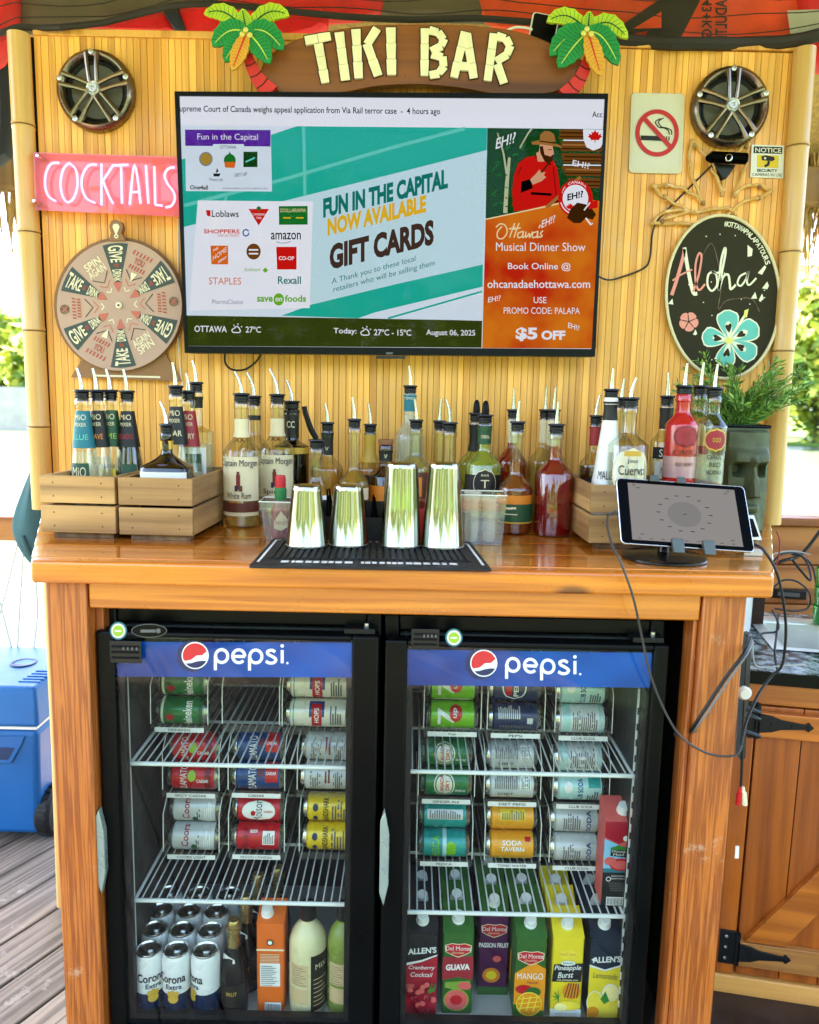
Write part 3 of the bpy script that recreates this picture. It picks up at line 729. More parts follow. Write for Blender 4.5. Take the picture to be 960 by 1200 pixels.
# notice sign
Y = -.010; q = at(900, 208, Y); t = thing('notice_sign', 'small white notice sign about security cameras, with a black camera on yellow', 'sign', (q.x, Y, q.z))
b = MB(); b.prism(pp([(881, 169.5), (919, 170.5), (918, 209), (879.5, 207.5)], Y), .003, 'white_plastic'); b.build('sign_plate', t)
b = MB(); b.sheet(pp([(883.5, 171.5), (917, 172.5), (916.5, 180.5), (883, 179.5)], Y, .0006), 'ink'); b.text('NOTICE', pxf((885, 178.6), (915.5, 179.4), 5.6, Y, .0012), 'paper', .02); b.build('heading', t)
b = MB(); b.sheet(pp([(887.5, 181.5), (912.5, 182.5), (912, 197), (887, 196)], Y, .0006), 'yellow')
b.sheet(pp([(892, 183.5), (897, 182), (907, 184), (908, 187), (905, 189), (893, 188)], Y, .0012), 'ink'); band(b, [(901, 189), (900, 193), (896, 195)], 3, Y, .0014, 'ink'); b.sheet(pp(ell(896.5, 185.7, 1.4, 1.4, 10), Y, .0016), 'paper'); b.build('camera_symbol', t)
b = MB(); b.text('SECURITY', pxf((887, 201.4), (911, 202), 3.6, Y, .0008), 'ink', .03); b.text('CAMERAS IN USE', pxf((881.5, 206.2), (916.5, 207.2), 3.6, Y, .0008), 'ink', .03); b.build('wording', t)

# webcam on a bracket under the right speaker
Y = -.05; q = at(850, 208, -.01); t = thing('webcam', 'black webcam with a round lens clipped below the right speaker', 'camera', (q.x, -.01, q.z))
b = MB(); c0, c1 = at(833, 184, Y), at(874, 186, Y); b.tube([c0 + Vector((-.004, .01, 0)), c0, c1, c1 + Vector((.004, .01, 0))], [.008, .0145, .0145, .008], 'black_gloss', 14); b.build('camera_body', t)
b = MB(); c = at(854, 185, Y - .014); b.lathe([(.0092, .004), (.0092, -.002), (.0075, -.003), (.0072, .0), (.0001, .0)], 'steel', 18, o=c, axis='Y'); b.lathe([(.006, -.001), (.0001, -.0015)], 'black_gloss', 14, o=c, axis='Y', caps=False); b.build('lens', t)
b = MB(); p_ = [at(838, 192, -.035), at(862, 194, -.035), at(850, 209, -.014)]; b.prism(pp([(837, 191), (863, 193), (852, 209), (847, 209)], -.03), .022, 'black_plastic'); b.build('clip', t, bevel=.002)

# pineapple shaped aloha board: oval chalkboard with a reed crown
Y = -.022; cx, cy_ = 847, 348
q = at(848, 443, Y); t = thing('aloha_board', 'oval dark pineapple shaped board lettered Aloha, with a reed leaf crown and painted flowers', 'sign', (q.x, Y, q.z))
o_ = [(cx + 66.5 * math.cos(a) + 3.5 * math.sin(a) * .6, cy_ + 95.5 * math.sin(a)) for a in [2 * PI * i / 56 for i in range(56)]]
b = MB(); b.prism(pp(o_, Y), .014, 'board_dark') if pm('board_dark', '#2b2610', .6, spec=.2, var=.25, scale=9) else 0; b.build('board', t)
b = MB(); b.tube(pp(o_, Y, .002), .0042, 'cream', 8, closed=True); b.build('rim_cord', t)
b = MB()
def rope(pts, r=.0045, y0=-.016): b.tube([Vector((at(x, y, y0).x, y0 - .006 * math.sin(i * 1.3), at(x, y, y0).z)) for i, (x, y) in enumerate(spl2(pts, 5))], r, 'bamboo', 8)
CROWN = [[(763, 219), (778, 217), (797, 220), (812, 228), (822, 236)], [(764, 217), (778, 231), (796, 241), (815, 250)],
         [(764, 262), (776, 250), (796, 246), (818, 250)], [(764, 262), (790, 262), (820, 263)], [(778, 257), (800, 250), (812, 247)],
         [(811, 164), (808, 190), (814, 215), (824, 238)], [(811, 164), (826, 182), (838, 205), (846, 227)],
         [(846, 227), (850, 205), (862, 182), (877, 166)], [(845, 226), (838, 200), (832, 184)], [(877, 166), (874, 190), (868, 210), (860, 228)],
         [(860, 228), (872, 219), (888, 217), (904, 224)], [(904, 224), (890, 232), (872, 236), (852, 252)], [(812, 250), (830, 246), (850, 244), (862, 250)]]
for c in CROWN: rope(c)
b.build('leaf_crown', t)
b = MB()
for x, y in ((780, 218), (779, 231), (824, 238), (846, 228), (861, 229), (890, 219), (889, 232), (800, 246), (776, 260), (813, 170), (875, 172)):
    c = at(x, y, -.02); b.lathe([(.006, -.004), (.0068, 0), (.006, .004)], 'crate_wood', 10, o=c, axis='X')
b.build('binding', t)
b = MB(); P = lambda pts, w_, mt, of=.0012: band(b, spl2(pts, 6), w_, Y, of, mt)
pm('chalk_pink', '#d98a7a', .7, var=.1); pm('chalk_cream', '#ded9bd', .7, var=.08); pm('chalk_aqua', '#5fb0a4', .7, var=.12); pm('chalk_aqua_dark', '#2d7d77', .7); pm('chalk_yellow', '#d9cf6a', .7, var=.05)
P([(787, 346), (793, 328), (800, 303), (802, 292)], 4, 'chalk_pink'); P([(802, 290), (806, 315), (812, 342), (817, 344)], 4.2, 'chalk_cream'); P([(788, 329), (798, 322), (811, 316)], 2, 'chalk_pink', .0016)
P([(812, 342), (818, 325), (822, 302), (819, 297), (815, 310), (815, 330), (819, 340), (826, 333)], 2.4, 'chalk_pink', .0018)
P([(836, 318), (830, 322), (829, 334), (834, 341), (840, 334), (839, 322), (834, 318), (840, 320), (844, 318)], 2.4, 'chalk_cream', .0018)
P([(842, 340), (846, 318), (850, 296), (849, 291), (845, 305), (843, 325), (842, 340), (847, 325), (853, 322), (855, 332), (856, 339), (862, 334)], 2.6, 'chalk_cream', .002)
P([(874, 320), (867, 324), (864, 332), (868, 335), (874, 327), (877, 318), (875, 330), (878, 334), (886, 326)], 2.2, 'chalk_cream', .0022)
b.build('lettering', t)
b = MB()
for pts in ([(876, 287), (882, 292), (881, 300), (876, 301)], [(888, 320), (896, 311), (898, 313), (893, 322)], [(893, 338), (899, 330), (901, 335), (899, 339)], [(880, 350), (885, 342), (887, 350)], [(889, 352), (893, 344), (895, 350), (891, 354)], [(783, 356), (788, 350), (789, 357)]):
    b = MB(); b.sheet(pp(pts, Y, .001), 'chalk_cream'); b.build('painted_petal', t)
b = MB()
def petal(cx, cy_, a, L, W, mt, of):
    o = []
    for k in range(9):
        s = k / 8; ww = W * math.sin(min(1, s * 1.25 + .02) * PI * .5 if s < .8 else PI * .5 * (1 - (s - .8) * 4.2) + .001) * .5
        o.append((s * L, ww))
    pts = o + [(x, -y) for x, y in reversed(o)]
    return b.sheet(pp([(cx + x * math.cos(a) - y * math.sin(a), cy_ + x * math.sin(a) + y * math.cos(a)) for x, y in pts], Y, of), mt)
fx, fy = 855, 399
for a, L, W in ((-95, 36, 27), (-28, 38, 27), (32, 36, 25), (103, 31, 24), (190, 33, 24)):
    petal(fx, fy, R(a), L, W, 'chalk_cream', .0008 + .0002 * random.random()); petal(fx + 1.5 * math.cos(R(a)), fy + 1.5 * math.sin(R(a)), R(a), L - 3, W - 3.4, 'chalk_aqua', .0013)
    petal(fx, fy, R(a), L * .62, 8, 'chalk_cream', .0017); petal(fx + 9 * math.cos(R(a)), fy + 9 * math.sin(R(a)), R(a + 12), 11, 4, 'board_dark', .002); petal(fx + 9 * math.cos(R(a)), fy + 9 * math.sin(R(a)), R(a - 14), 10, 4, 'board_dark', .0021)
P([(fx - 2, fy), (862, 386), (873, 369)], [3, 3, 3] and 3, 'chalk_cream', .0024); b.sheet(pp([(871, 372), (872, 364), (877, 362), (875, 372)], Y, .0026), 'chalk_yellow'); b.sheet(pp(ell(fx - 1, fy, 5, 3.6, 12), Y, .0027), 'chalk_yellow')
b.build('painted_flower', t); b = MB()
for a in range(5): petal(807, 377, R(72 * a - 60), 11.5, 10.5, 'chalk_pink', .0012 + a * .0001)
for a in range(5): P([(807, 377), (807 + 8 * math.cos(R(72 * a - 24)), 377 + 8 * math.sin(R(72 * a - 24)))], 1.0, 'board_dark', .0019)
b.build('painted_flower', t); b = MB()
b.sheet(pp([(812, 392), (815, 386), (817, 391), (815, 393)], Y, .001), 'chalk_cream')
rp = random.Random(5)
for k in range(22):
    a = rp.uniform(0, 2 * PI); d = rp.uniform(.2, .85); x, y = cx + 64 * d * math.cos(a), cy_ + 92 * d * math.sin(a); b.sheet(pp(ell(x, y, .8, .8, 6), Y, .0007), 'chalk_cream')
P([(823, 300), (835, 286), (845, 330), (842, 362), (852, 352), (880, 350), (890, 365)], .7, 'crate_dark', .0004)
b.build('chalk_scroll', t)
b = MB(); word = '#OTTAWAPALAPATOURS'
for i, ch in enumerate(word):
    a = R(-88 + 60 * i / (len(word) - 1)); px_, py_ = cx + 2 + 57 * math.cos(a), cy_ + 85.5 * math.sin(a)
    tx, ty = -57 * math.sin(a), 85.5 * math.cos(a); l = math.hypot(tx, ty); tx /= l; ty /= l; nx, ny = ty, -tx
    wd, hg = 4.4, 6.2
    def fn(u, v): 
        x = px_ + tx * wd * (u - .5) + nx * hg * (v - .5); y = py_ + ty * wd * (u - .5) + ny * hg * (v - .5); z = at(x, y, Y); return Vector((z.x, Y - .0012, z.z))
    b.text(ch, fn, 'chalk_cream', .02)
b.build('rim_lettering', t)

# prize wheel on its stand
Y = -.045; cx, cy_ = 140, 358
q = at(148, 446, -.02); t = thing('prize_wheel', 'round brown drinking game wheel with dark green wedges on a flat stand', 'game wheel', (q.x, -.02, q.z))
pm('kraft', '#b0917e', .7, var=.08, scale=8); pm('kraft_dark', '#8c6540', .7, var=.1); pm('wedge_green', '#39453f', .6, var=.08); pm('wheel_cream', '#e0d3ae', .6, var=.03); pm('wheel_red', '#a8402e', .6, var=.05); pm('wedge_pink', '#b3604c', .6, var=.05)
b = MB(); b.prism(pp([(106, 405), (190, 408), (213, 447), (83, 442)], -.028), .008, 'kraft_dark'); b.prism(pp(ell(140, 357, 77, 79, 40), -.028, .0004), .006, 'kraft_dark'); b.build('stand', t, bevel=.001)
b = MB(); band(b, [(110, 440), (188, 442)], 2.2, -.028, .001, 'wheel_cream'); b.build('stand_scale', t)
b = MB(); b.prism(pp([(128, 282), (130, 273), (128, 265), (130, 259), (136, 257), (142, 260), (144, 266), (142, 273), (147, 282)], -.052), .02, 'kraft_dark')
b.sheet(pp([(132, 266), (133, 263), (136, 262), (139, 263), (140.5, 266), (137, 274.5), (135.5, 274.5)], -.052, .001), 'wheel_cream'); b.sheet(pp(ell(136.5, 277, 2.6, 2.6, 12), -.052, .001), 'wheel_cream'); b.sheet(pp(ell(136.5, 277, 1, 1, 8), -.052, .0016), 'ink'); b.build('pointer', t)
b = MB(); RX, RY = 73.5, 76.5
def wpt(a, r): return (cx + RX * r * math.sin(a), cy_ - RY * r * math.cos(a))
b.prism(pp([wpt(2 * PI * i / 64, 1) for i in range(64)], Y), .008, 'kraft')
disc = b.build('disc', t, bevel=.001)
b = MB()
OFF = R(-4)
def rtext(s, a, r0, r1, h0, h1, mt, flip=False, bold=.02):
    """radial word from radius r0 to r1 (r0 may be the outer end)"""
    def fn(u, v):
        r = r0 + (r1 - r0) * u; hh = (h0 + (h1 - h0) * u) * (v - .5)
        ca, sa = math.sin(a), -math.cos(a); d = 1 if r1 > r0 else -1
        x = cx + RX * (r * ca - d * hh * sa * -1 * -1) ; y = cy_ + RY * (r * sa + d * hh * ca * -1)
        x = cx + RX * r * ca + d * RX * hh * -sa * -1; z = at(x, y, Y); return Vector((z.x, Y - .0018, z.z))
    b.text(s, fn, mt, bold)
def ttext(s, a, r, hh, wd, mt, inward=False, bold=.015):
    """word across a wedge"""
    def fn(u, v):
        sgn = -1 if inward else 1
        rr_ = r + sgn * hh * (v - .5); tt = sgn * wd * (u - .5)
        x = cx + RX * (rr_ * math.sin(a) + tt * math.cos(a)); y = cy_ - RY * (rr_ * math.cos(a) - tt * math.sin(a))
        z = at(x, y, Y); return Vector((z.x, Y - .0018, z.z))
    b.text(s, fn, mt, bold)
def chev(a, r, s, w_, mt, out=-1):
    p1 = (r + s * .9, -s); p0 = (r, 0); p2 = (r + s * .9, s)
    f = lambda q: (cx + RX * (q[0] * math.sin(a) + q[1] * math.cos(a)), cy_ - RY * (q[0] * math.cos(a) - q[1] * math.sin(a)))
    band(b, [f(p1), f(p0), f(p2)], w_, Y, .0012, mt)
names = ['GIVE', 'TAKE', 'GIVE', 'TAKE', 'GIVE', 'TAKE']
for k in range(6):
    a = OFF + R(60 * k)
    b.sheet(pp([wpt(a, .20)] + [wpt(a + R(-12.3 + 24.6 * i / 6), .955) for i in range(7)], Y, .0008), 'wedge_green')
    b.sheet(pp([wpt(a, .20)] + [wpt(a + R(-11.5 + 23 * i / 4), .36) for i in range(5)], Y, .0012), 'wedge_pink')
    rtext(names[k], a, .92, .66, .26, .17, 'wheel_cream'); rtext('DRINK', a, .55, .37, .15, .10, 'wheel_cream'); rtext('or', a, .635, .575, .08, .06, 'wheel_red')
    a2 = OFF + R(60 * k + 30)
    for r, s, w_, mt in ((.24, .05, 1.2, 'wheel_cream'), (.33, .09, 1.0, 'wedge_pink'), (.42, .14, 1.0, 'ink')): chev(a2, r, s, w_, mt)
    inw = 90 < (math.degrees(a2) % 360) < 270
    if k in (2, 5):
        ttext('SPIN', a2, .76 if not inw else .76, .12, .28, 'wheel_cream', inw); ttext('AGAIN', a2, .63, .12, .30, 'wheel_cream', inw)
    elif k in (0, 3):
        for r, wd in ((.84, .30), (.62, .24)):
            for i in range(6): 
                tt = wd * (i / 5 - .5); f = lambda rr_, q: (cx + RX * (rr_ * math.sin(a2) + q * math.cos(a2)), cy_ - RY * (rr_ * math.cos(a2) - q * math.sin(a2)))
                band(b, [f(r - .035, tt), f(r + .035, tt + .012)], 1.5, Y, .0014, 'wheel_red')
        ttext('YOU', a2, .73, .10, .17, 'wheel_red', inw)
        f = lambda rr_, q: (cx + RX * (rr_ * math.sin(a2) + q * math.cos(a2)), cy_ - RY * (rr_ * math.cos(a2) - q * math.sin(a2)))
        b.sheet(pp([f(.40, 0), f(.54, -.05), f(.55, .05)], Y, .0016), 'wheel_cream')
    else:
        for r, wd in ((.72, .30), (.64, .26)):
            for i in range(7):
                tt = wd * (i / 6 - .5); f = lambda rr_, q: (cx + RX * (rr_ * math.sin(a2) + q * math.cos(a2)), cy_ - RY * (rr_ * math.cos(a2) - q * math.sin(a2)))
                band(b, [f(r - .028, tt), f(r + .028, tt + .01)], 1.6, Y, .0014, 'wheel_red')
        ex, ey = wpt(a2, .87); b.sheet(pp(ell(ex, ey, 5.6, 5.8, 18), Y, .0012), 'crate_dark'); band(b, [(ex - 3, ey + 3), (ex + 3, ey - 3)], 1.5, Y, .0018, 'wedge_pink'); band(b, [(ex - 3, ey - 3), (ex + 3, ey + 3)], 1.1, Y, .002, 'wedge_pink')
b.build('wedge_print', disc)
b = MB(); c = at(cx, cy_, Y); b.lathe([(.0085, -.002), (.0085, -.006), (.004, -.008), (.0001, -.006)], 'wheel_cream', 16, o=Vector((c.x, Y, c.z)), axis='Y'); b.lathe([(.0028, -.0075), (.0001, -.011)], 'ink', 10, o=Vector((c.x, Y, c.z)), axis='Y'); b.build('axle', t)

# pink neon cocktails sign
Y = -.065
q = at(125, 248, -.03); t = thing('neon_sign', 'lit pink neon Cocktails sign on a clear pink panel beside the television', 'neon sign', (q.x, -.03, q.z))
b = MB(); pan = pp([(39, 178.5), (214, 184), (213, 254), (42, 246)], -.03); b.prism(pan, .003, 'pink_acrylic'); b.build('back_panel', t)
b = MB()
Fp = [(39, 178.5), (214, 184), (213, 254), (42, 246)]
pan2 = pp([(46, 181), (214, 185), (213, 251), (47, 243)], Y)
Q0 = [Vector((at(x, y, -.033).x, -.034, at(x, y, -.033).z)) for x, y in Fp]; Q1 = [Vector((p.x, p.y, p.z)) for p in [at(x, y, Y) for x, y in Fp]]
for i in (0, 2, 3):
    j = (i + 1) % 4; b.add([Q0[i], Q0[j], Q1[j], Q1[i]], [(0, 1, 2, 3)], 'pink_acrylic')
b.build('edge_panel', t)
m, n, out = newmat('neon_tube'); e = N(n, 'ShaderNodeEmission', Strength=3.2 / 2 ** EXPO); lw = N(n, 'ShaderNodeLayerWeight', Blend=.5); cr = N(n, 'ShaderNodeValToRGB')
cr.color_ramp.elements[0].position = .25; cr.color_ramp.elements[1].position = .75; cr.color_ramp.elements[0].color = (.9, .34, .52, 1); cr.color_ramp.elements[1].color = (1, .08, .30, 1)
n.links.new(lw.outputs['Facing'], cr.inputs[0]); n.links.new(cr.outputs[0], e.inputs[0]); n.links.new(e.outputs[0], out.inputs[0])
b = MB(); yN = -.048
def L_(pts, closed=False):
    b.tube([Vector((at(x, y, yN).x, yN, at(x, y, yN).z)) for x, y in (spl2(pts, 5) if len(pts) > 2 else pts)], .0034, 'neon_tube', 8)
L_([(70, 191), (60, 192), (54, 203), (53, 218), (57, 230), (66, 236)])
L_([(81, 191), (74, 199), (71, 216), (74, 231), (80, 237), (87, 231), (91, 216), (89, 199), (81, 191)])
L_([(114, 193), (104, 194), (97, 205), (96, 219), (101, 232), (112, 238)])
L_([(119, 192), (119, 241)]); L_([(133, 193), (120, 213)]); L_([(121, 212), (127, 228), (133, 239)])
L_([(133, 194), (151, 193)]); L_([(142, 194), (143, 239)])
L_([(152, 240), (158, 193), (165, 239)]); L_([(154, 225), (163, 225)])
L_([(171, 194), (174, 239)])
L_([(181, 195), (182, 240)]); L_([(182, 240), (191, 241)])
L_([(205, 196), (197, 198), (193, 206), (197, 216), (203, 224), (205, 233), (201, 241), (194, 243)])
b.build('neon_lettering', t)
b = MB()
for x, y in ((51, 187), (47, 239)):
    c = at(x, y, -.034); b = MB(); b.lathe([(.004, -.036), (.005, -.034), (.005, .03)], 'steel', 10, o=(c.x, -.034, c.z), axis='Y'); b.build('standoff', t)
b = MB(); b.tube([at(x, y, -.02) for x, y in ((209, 256), (209, 300), (206, 360), (211, 430), (214, 452))], .0016, 'white_plastic', 6); tag(b.build('sign_cord', base=at(209, 300, -.02)), 'thin white cord hanging beside the left edge of the television', 'cord')

# ------------------------------------------------------------------ television
TY = -.09
q = at(460, 416, TY); tv = thing('television', 'wide black flat screen television showing gift card and dinner show adverts', 'television', (q.x, TY, q.z))
TL, TR, BR, BL = (204.5, 107), (713, 109.5), (697.5, 418), (216.5, 413.5)
sTL, sTR, sBR, sBL = (210, 112), (709, 115.5), (693.5, 409), (219.5, 405.5)
b = MB(); q = pp([TL, TR, BR, BL], TY - .004); b.prism(q, .045, 'black_plastic'); b.build('back_case', tv, bevel=.003)
b = MB()
for (a, c, d, e) in ((TL, TR, sTR, sTL), (TR, BR, sBR, sTR), (BR, BL, sBL, sBR), (BL, TL, sTL, sBL)): b.prism(pp([a, c, d, e], TY - .0105), .0062, 'black_satin')
b.build('bezel', tv)
SY = TY - .0045
for nme, c, s in (('s_white', '#eef1fb', .80), ('s_pale', '#d9e7f5', .80), ('s_mist', '#c3e2ec', .80), ('s_teal', '#1fb39f', .78), ('s_teal2', '#62cdbf', .8), ('s_dteal', '#157f74', .7), ('s_yel', '#e2b322', .85), ('s_brown', '#4a352c', .7), ('s_ink', '#22262e', .6), ('s_purple', '#5f22a8', .7),
                  ('s_bar', '#3c4a15', .62), ('s_red', '#d21712', .8), ('s_dred', '#8d1010', .7), ('s_green', '#1a7a2e', .7), ('s_dgreen', '#134d1d', .6), ('s_mgreen', '#2a8a33', .6), ('s_org', '#df6a1d', .8), ('s_grey', '#8a93a3', .7), ('s_blue', '#4767b8', .7), ('s_lime', '#6fb82a', .75),
                  ('s_skin', '#dba27e', .8), ('s_tan', '#a8743a', .75), ('s_black', '#0a0a0c', .4), ('s_log', '#7a4a1c', .7), ('s_log2', '#472708', .6), ('s_gold', '#b8953a', .7), ('s_birch', '#c8cfa8', .7), ('s_cream', '#f3ddaa', .8)): em(nme, c, s)
b = MB(); b.sheet(pp([sTL, sTR, sBR, sBL], SY), 's_pale'); scr = b.build('screen', tv)
K = .0004
class Art:
    def __init__(s): s.b = MB(); s.k = 1
    def poly(s, pts, mt): s.b.sheet(pp(pts, SY, K * s.k), mt); s.k += .12; return s
    def txt(s, t, p0, p1, h, mt, bold=0., slant=0., shear=0.): s.b.text(t, pxf(p0, p1, h, SY, K * s.k, slant), mt, bold, shear); s.k += .12; return s
    def line(s, pts, w_, mt): band(s.b, pts, w_, SY, K * s.k, mt); s.k += .12; return s
    def done(s, nme): return s.b.build(nme, scr)
a = Art()
a.poly([(210.5, 112.5), (708.7, 116), (707, 151), (212.2, 147)], 's_white')
a.txt('upreme Court of Canada weighs appeal application from Via Rail terror case  -  4 hours ago', (208.8 + 2, 133), (516, 136.4), 9.6, 's_black', .012)
a.txt('Acc', (694, 137.4), (706, 137.6), 6.8, 's_black', .012)
a.done('news_ticker')
a = Art()
a.poly([(212.2, 147), (571, 150), (565.5, 376), (219, 370)], 's_pale')
a.poly([(318, 236), (571, 176), (566, 312), (366, 357)], 's_mist')
a.poly([(348, 148), (571, 150), (570.3, 176), (460, 204), (335, 235), (232, 262), (215.5, 266), (212.8, 187), (318, 158)], 's_teal')
a.line([(216, 241), (330, 211), (460, 173), (545, 150.5)], 4.2, 's_teal2'); a.line([(356, 148.5), (357.5, 229)], 3.6, 's_teal2'); a.line([(266, 228), (260, 250)], 3, 's_teal2')
a.poly([(365, 357), (460, 334), (566, 310), (565.6, 336), (440, 366), (420, 373), (330, 370)], 's_teal'); a.line([(565.4, 341.5), (455, 373)], 2.2, 's_teal'); a.poly([(500, 374), (565.3, 352), (565, 376)], 's_pale')
a.poly([(232, 235), (335, 236), (367, 236), (363, 361), (222, 364)], 's_white')
a.poly([(217, 152), (317.5, 152.5), (319, 224.5), (218, 224)], 's_pale'); a.poly([(217, 152), (317.3, 152.5), (317.3, 171.8), (217.4, 171)], 's_purple')
a.txt('Fun in the Capital', (231.5, 166), (302.5, 166.5), 9.5, 's_white'); a.poly([(250, 169), (286, 169), (286.5, 175.5), (248.5, 175)], 's_pale'); a.txt('OTTAWA', (258, 174.5), (277, 174.7), 4, 's_ink')
a.poly(ell(241.5, 186.5, 8, 8.5, 20), 's_grey'); a.poly(ell(241.5, 186.5, 6.5, 7, 18), 's_gold'); a.poly(ell(269.5, 188, 7, 7.5, 16), 's_green'); a.poly([(263, 190), (276.5, 190), (275, 197), (264, 196.5)], 's_org'); a.poly([(267.5, 182), (269.5, 177.5), (271.5, 182)], 's_green')
a.poly([(285.5, 178), (302, 178), (302, 196), (285.5, 196)], 's_dgreen'); a.line([(288, 190), (299, 185)], 2, 's_teal2'); a.poly([(250, 203.5), (259, 203.5), (257, 207), (251, 207)], 's_ink'); a.poly([(253, 203), (254.5, 197), (256.5, 201)], 's_ink')
a.txt('Pirate Life', (246, 212.3), (261.5, 212.5), 3.6, 's_ink'); a.txt('GET UP', (275, 207.5), (290, 206), 4, 's_grey', .03); a.txt('One4all', (223, 222.2), (244, 222.6), 5.2, 's_ink', .025); a.txt('ENTERTAINMENT & TICKET | PREPAID CARD', (261.5, 222.6), (314, 222.8), 2.6, 's_ink')
a.poly([(241.5, 246.5), (247, 246.5), (247, 254), (243, 253)], 's_red'); a.txt('Loblaws', (248.5, 254.5), (280, 254.8), 8, 's_ink', .01)
a.poly([(291.5, 245), (315.5, 245), (303.5, 264.5)], 's_red'); a.poly(ell(303.5, 244.5, 2.8, 2.6, 8), 's_green'); a.txt('CANADIAN', (296.2, 252.7), (310.8, 252.9), 2.8, 's_white'); a.txt('TIRE', (300.3, 256.8), (306.7, 257), 2.6, 's_white')
a.poly([(327, 241.8), (360.7, 241.6), (360.8, 263.4), (327.3, 263.6)], 's_green'); a.txt('DOLLARAMA', (329, 249), (358.8, 248.8), 4.4, 's_cream', .02); a.line([(332, 255.5), (341, 255.5)], 1.6, 's_yel'); a.line([(347, 255.5), (356, 255.5)], 1.6, 's_yel')
a.txt('SHOPPERS', (239.3, 273.8), (281, 274), 5, 's_red', .02); a.txt('DRUG MART', (256, 277.4), (281, 277.6), 2.6, 's_red'); a.line(ell(288.5, 273, 3.4, 3.8, 14) , 1.6, 's_blue')
a.txt('amazon', (317.8, 281), (352.8, 281), 8.2, 's_ink', .01); a.line([(324, 283.4), (330, 285.2), (337, 284.6), (341, 283)], .8, 's_grey')
a.poly([(247, 288), (267.5, 288), (267.8, 310), (248.2, 310)], 's_org'); a.txt('HOME', (250, 306), (266, 295), 6, 's_white', .03); a.txt('THE', (250, 296), (256, 292), 3, 's_white', .02); a.txt('DEPOT', (256, 309), (266, 303), 3, 's_white', .02)
a.poly(ell(297.5, 295, 8.4, 9.4, 20), 's_log'); a.line([(292, 293), (303, 293)], 1.8, 's_white'); a.line([(292, 297.5), (303, 297.5)], 1.8, 's_white')
a.poly([(324, 289.5), (347.8, 289.5), (347.8, 316), (325, 316)], 's_red'); a.txt('CO-OP', (327, 305), (345, 305.2), 4.6, 's_white', .02)
a.txt('Sobeys', (286, 319.5), (306, 319), 5.5, 's_lime', 0, 0, .3); a.poly([(308, 317), (311.3, 313.5), (314.6, 317), (311.3, 320)], 's_lime')
a.txt('STAPLES', (245.3, 333.5), (283, 333.8), 8.2, 's_org', 0); a.txt('Rexall', (326, 333), (353, 333), 9, 's_dteal', .015); a.txt('PharmaChoice', (249, 356.5), (285, 356.6), 5.4, 's_grey')
a.txt('save', (301.5, 354), (320, 354), 6.2, 's_lime', .03); a.poly(ell(327, 351, 6.2, 7.2, 18), 's_lime'); a.txt('on', (323, 353.5), (331, 353.5), 4.4, 's_white', .02); a.txt('foods', (334, 354), (359, 354), 8, 's_lime', .03)
a.txt('FUN IN THE CAPITAL', (379, 256), (525, 221), 23, 's_dteal', .05); a.txt('NOW AVAILABLE', (384, 277), (499.5, 249), 20.5, 's_yel', .05); a.txt('GIFT CARDS', (386.5, 317), (508.5, 287), 30, 's_brown', .05)
a.txt('A Thank you to these local', (389, 335), (487, 308), 8.4, 's_dteal'); a.txt('retailers who will be selling them', (391, 344.5), (509.5, 313), 8.4, 's_dteal')
a.done('gift_card_advert')
a = Art()
a.poly([(218.3, 369.5), (565.2, 375.5), (564.3, 407.5), (219.4, 405.4)], 's_bar')  # dark overlay bar, with the reflected greenery put into its colour
def cloud(x, y):
    a.line(spl2([(x - 4, y + 3), (x - 5, y), (x - 2, y - 2), (x + 1, y - 4), (x + 4, y - 1), (x + 4, y + 3), (x - 4, y + 3)], 4), 1.2, 's_white'); a.line([(x - 3, y - 6), (x - 2, y - 4)], 1, 's_white'); a.line([(x + 2, y - 7.5), (x + 2, y - 5.5)], 1, 's_white'); a.line([(x + 7, y - 4), (x + 5.5, y - 3.2)], 1, 's_white')
a.txt('OTTAWA', (228, 389), (266, 389.6), 7.5, 's_white', .015); cloud(277, 386.5); a.txt('27ºC', (288, 389.8), (306, 390), 7.2, 's_white', .01)
a.txt('Today:', (391, 392.5), (418, 393), 8.2, 's_white', .015); cloud(428, 389.5); a.txt('27ºC - 15ºC', (438.5, 393), (482, 393.6), 7.2, 's_white', .012); a.txt('August 06, 2025', (499.5, 394.6), (557, 395.4), 8.6, 's_white', .012)
a.done('weather_bar')
# show advert: painter's layers, woods and log cabin behind a man in a red tunic
m, n, out = newmat('s_sunset'); tc = N(n, 'ShaderNodeTexCoord'); mpg = N(n, 'ShaderNodeTexNoise', Scale=7.0, Detail=3.0); cr = N(n, 'ShaderNodeValToRGB')
cr.color_ramp.elements[0].position = .34; cr.color_ramp.elements[1].position = .64; cr.color_ramp.elements[0].color = (*lin('#c4260f'), 1); cr.color_ramp.elements[1].color = (*lin('#dd7a1a'), 1)
e = N(n, 'ShaderNodeEmission', Strength=.8 / 2 ** EXPO); n.links.new(tc.outputs['Object'], mpg.inputs['Vector']); n.links.new(mpg.outputs['Fac'], cr.inputs[0]); n.links.new(cr.outputs[0], e.inputs[0]); n.links.new(e.outputs[0], out.inputs[0])
a = Art()
a.poly([(571.2, 150), (708, 151.5), (703.5, 240), (569, 262)], 's_dgreen')
rl = random.Random(9)
for k in range(46):
    x, y = rl.uniform(574, 655), rl.uniform(155, 248); an = rl.uniform(-.9, .9); a.poly([(x, y), (x + 5 * math.cos(an), y - 5 * math.sin(an) - 1.5), (x + 10 * math.cos(an), y - 9 * math.sin(an)), (x + 5 * math.cos(an), y - 5 * math.sin(an) + 1.5)], rl.choice(['s_green', 's_mgreen', 's_dgreen']))
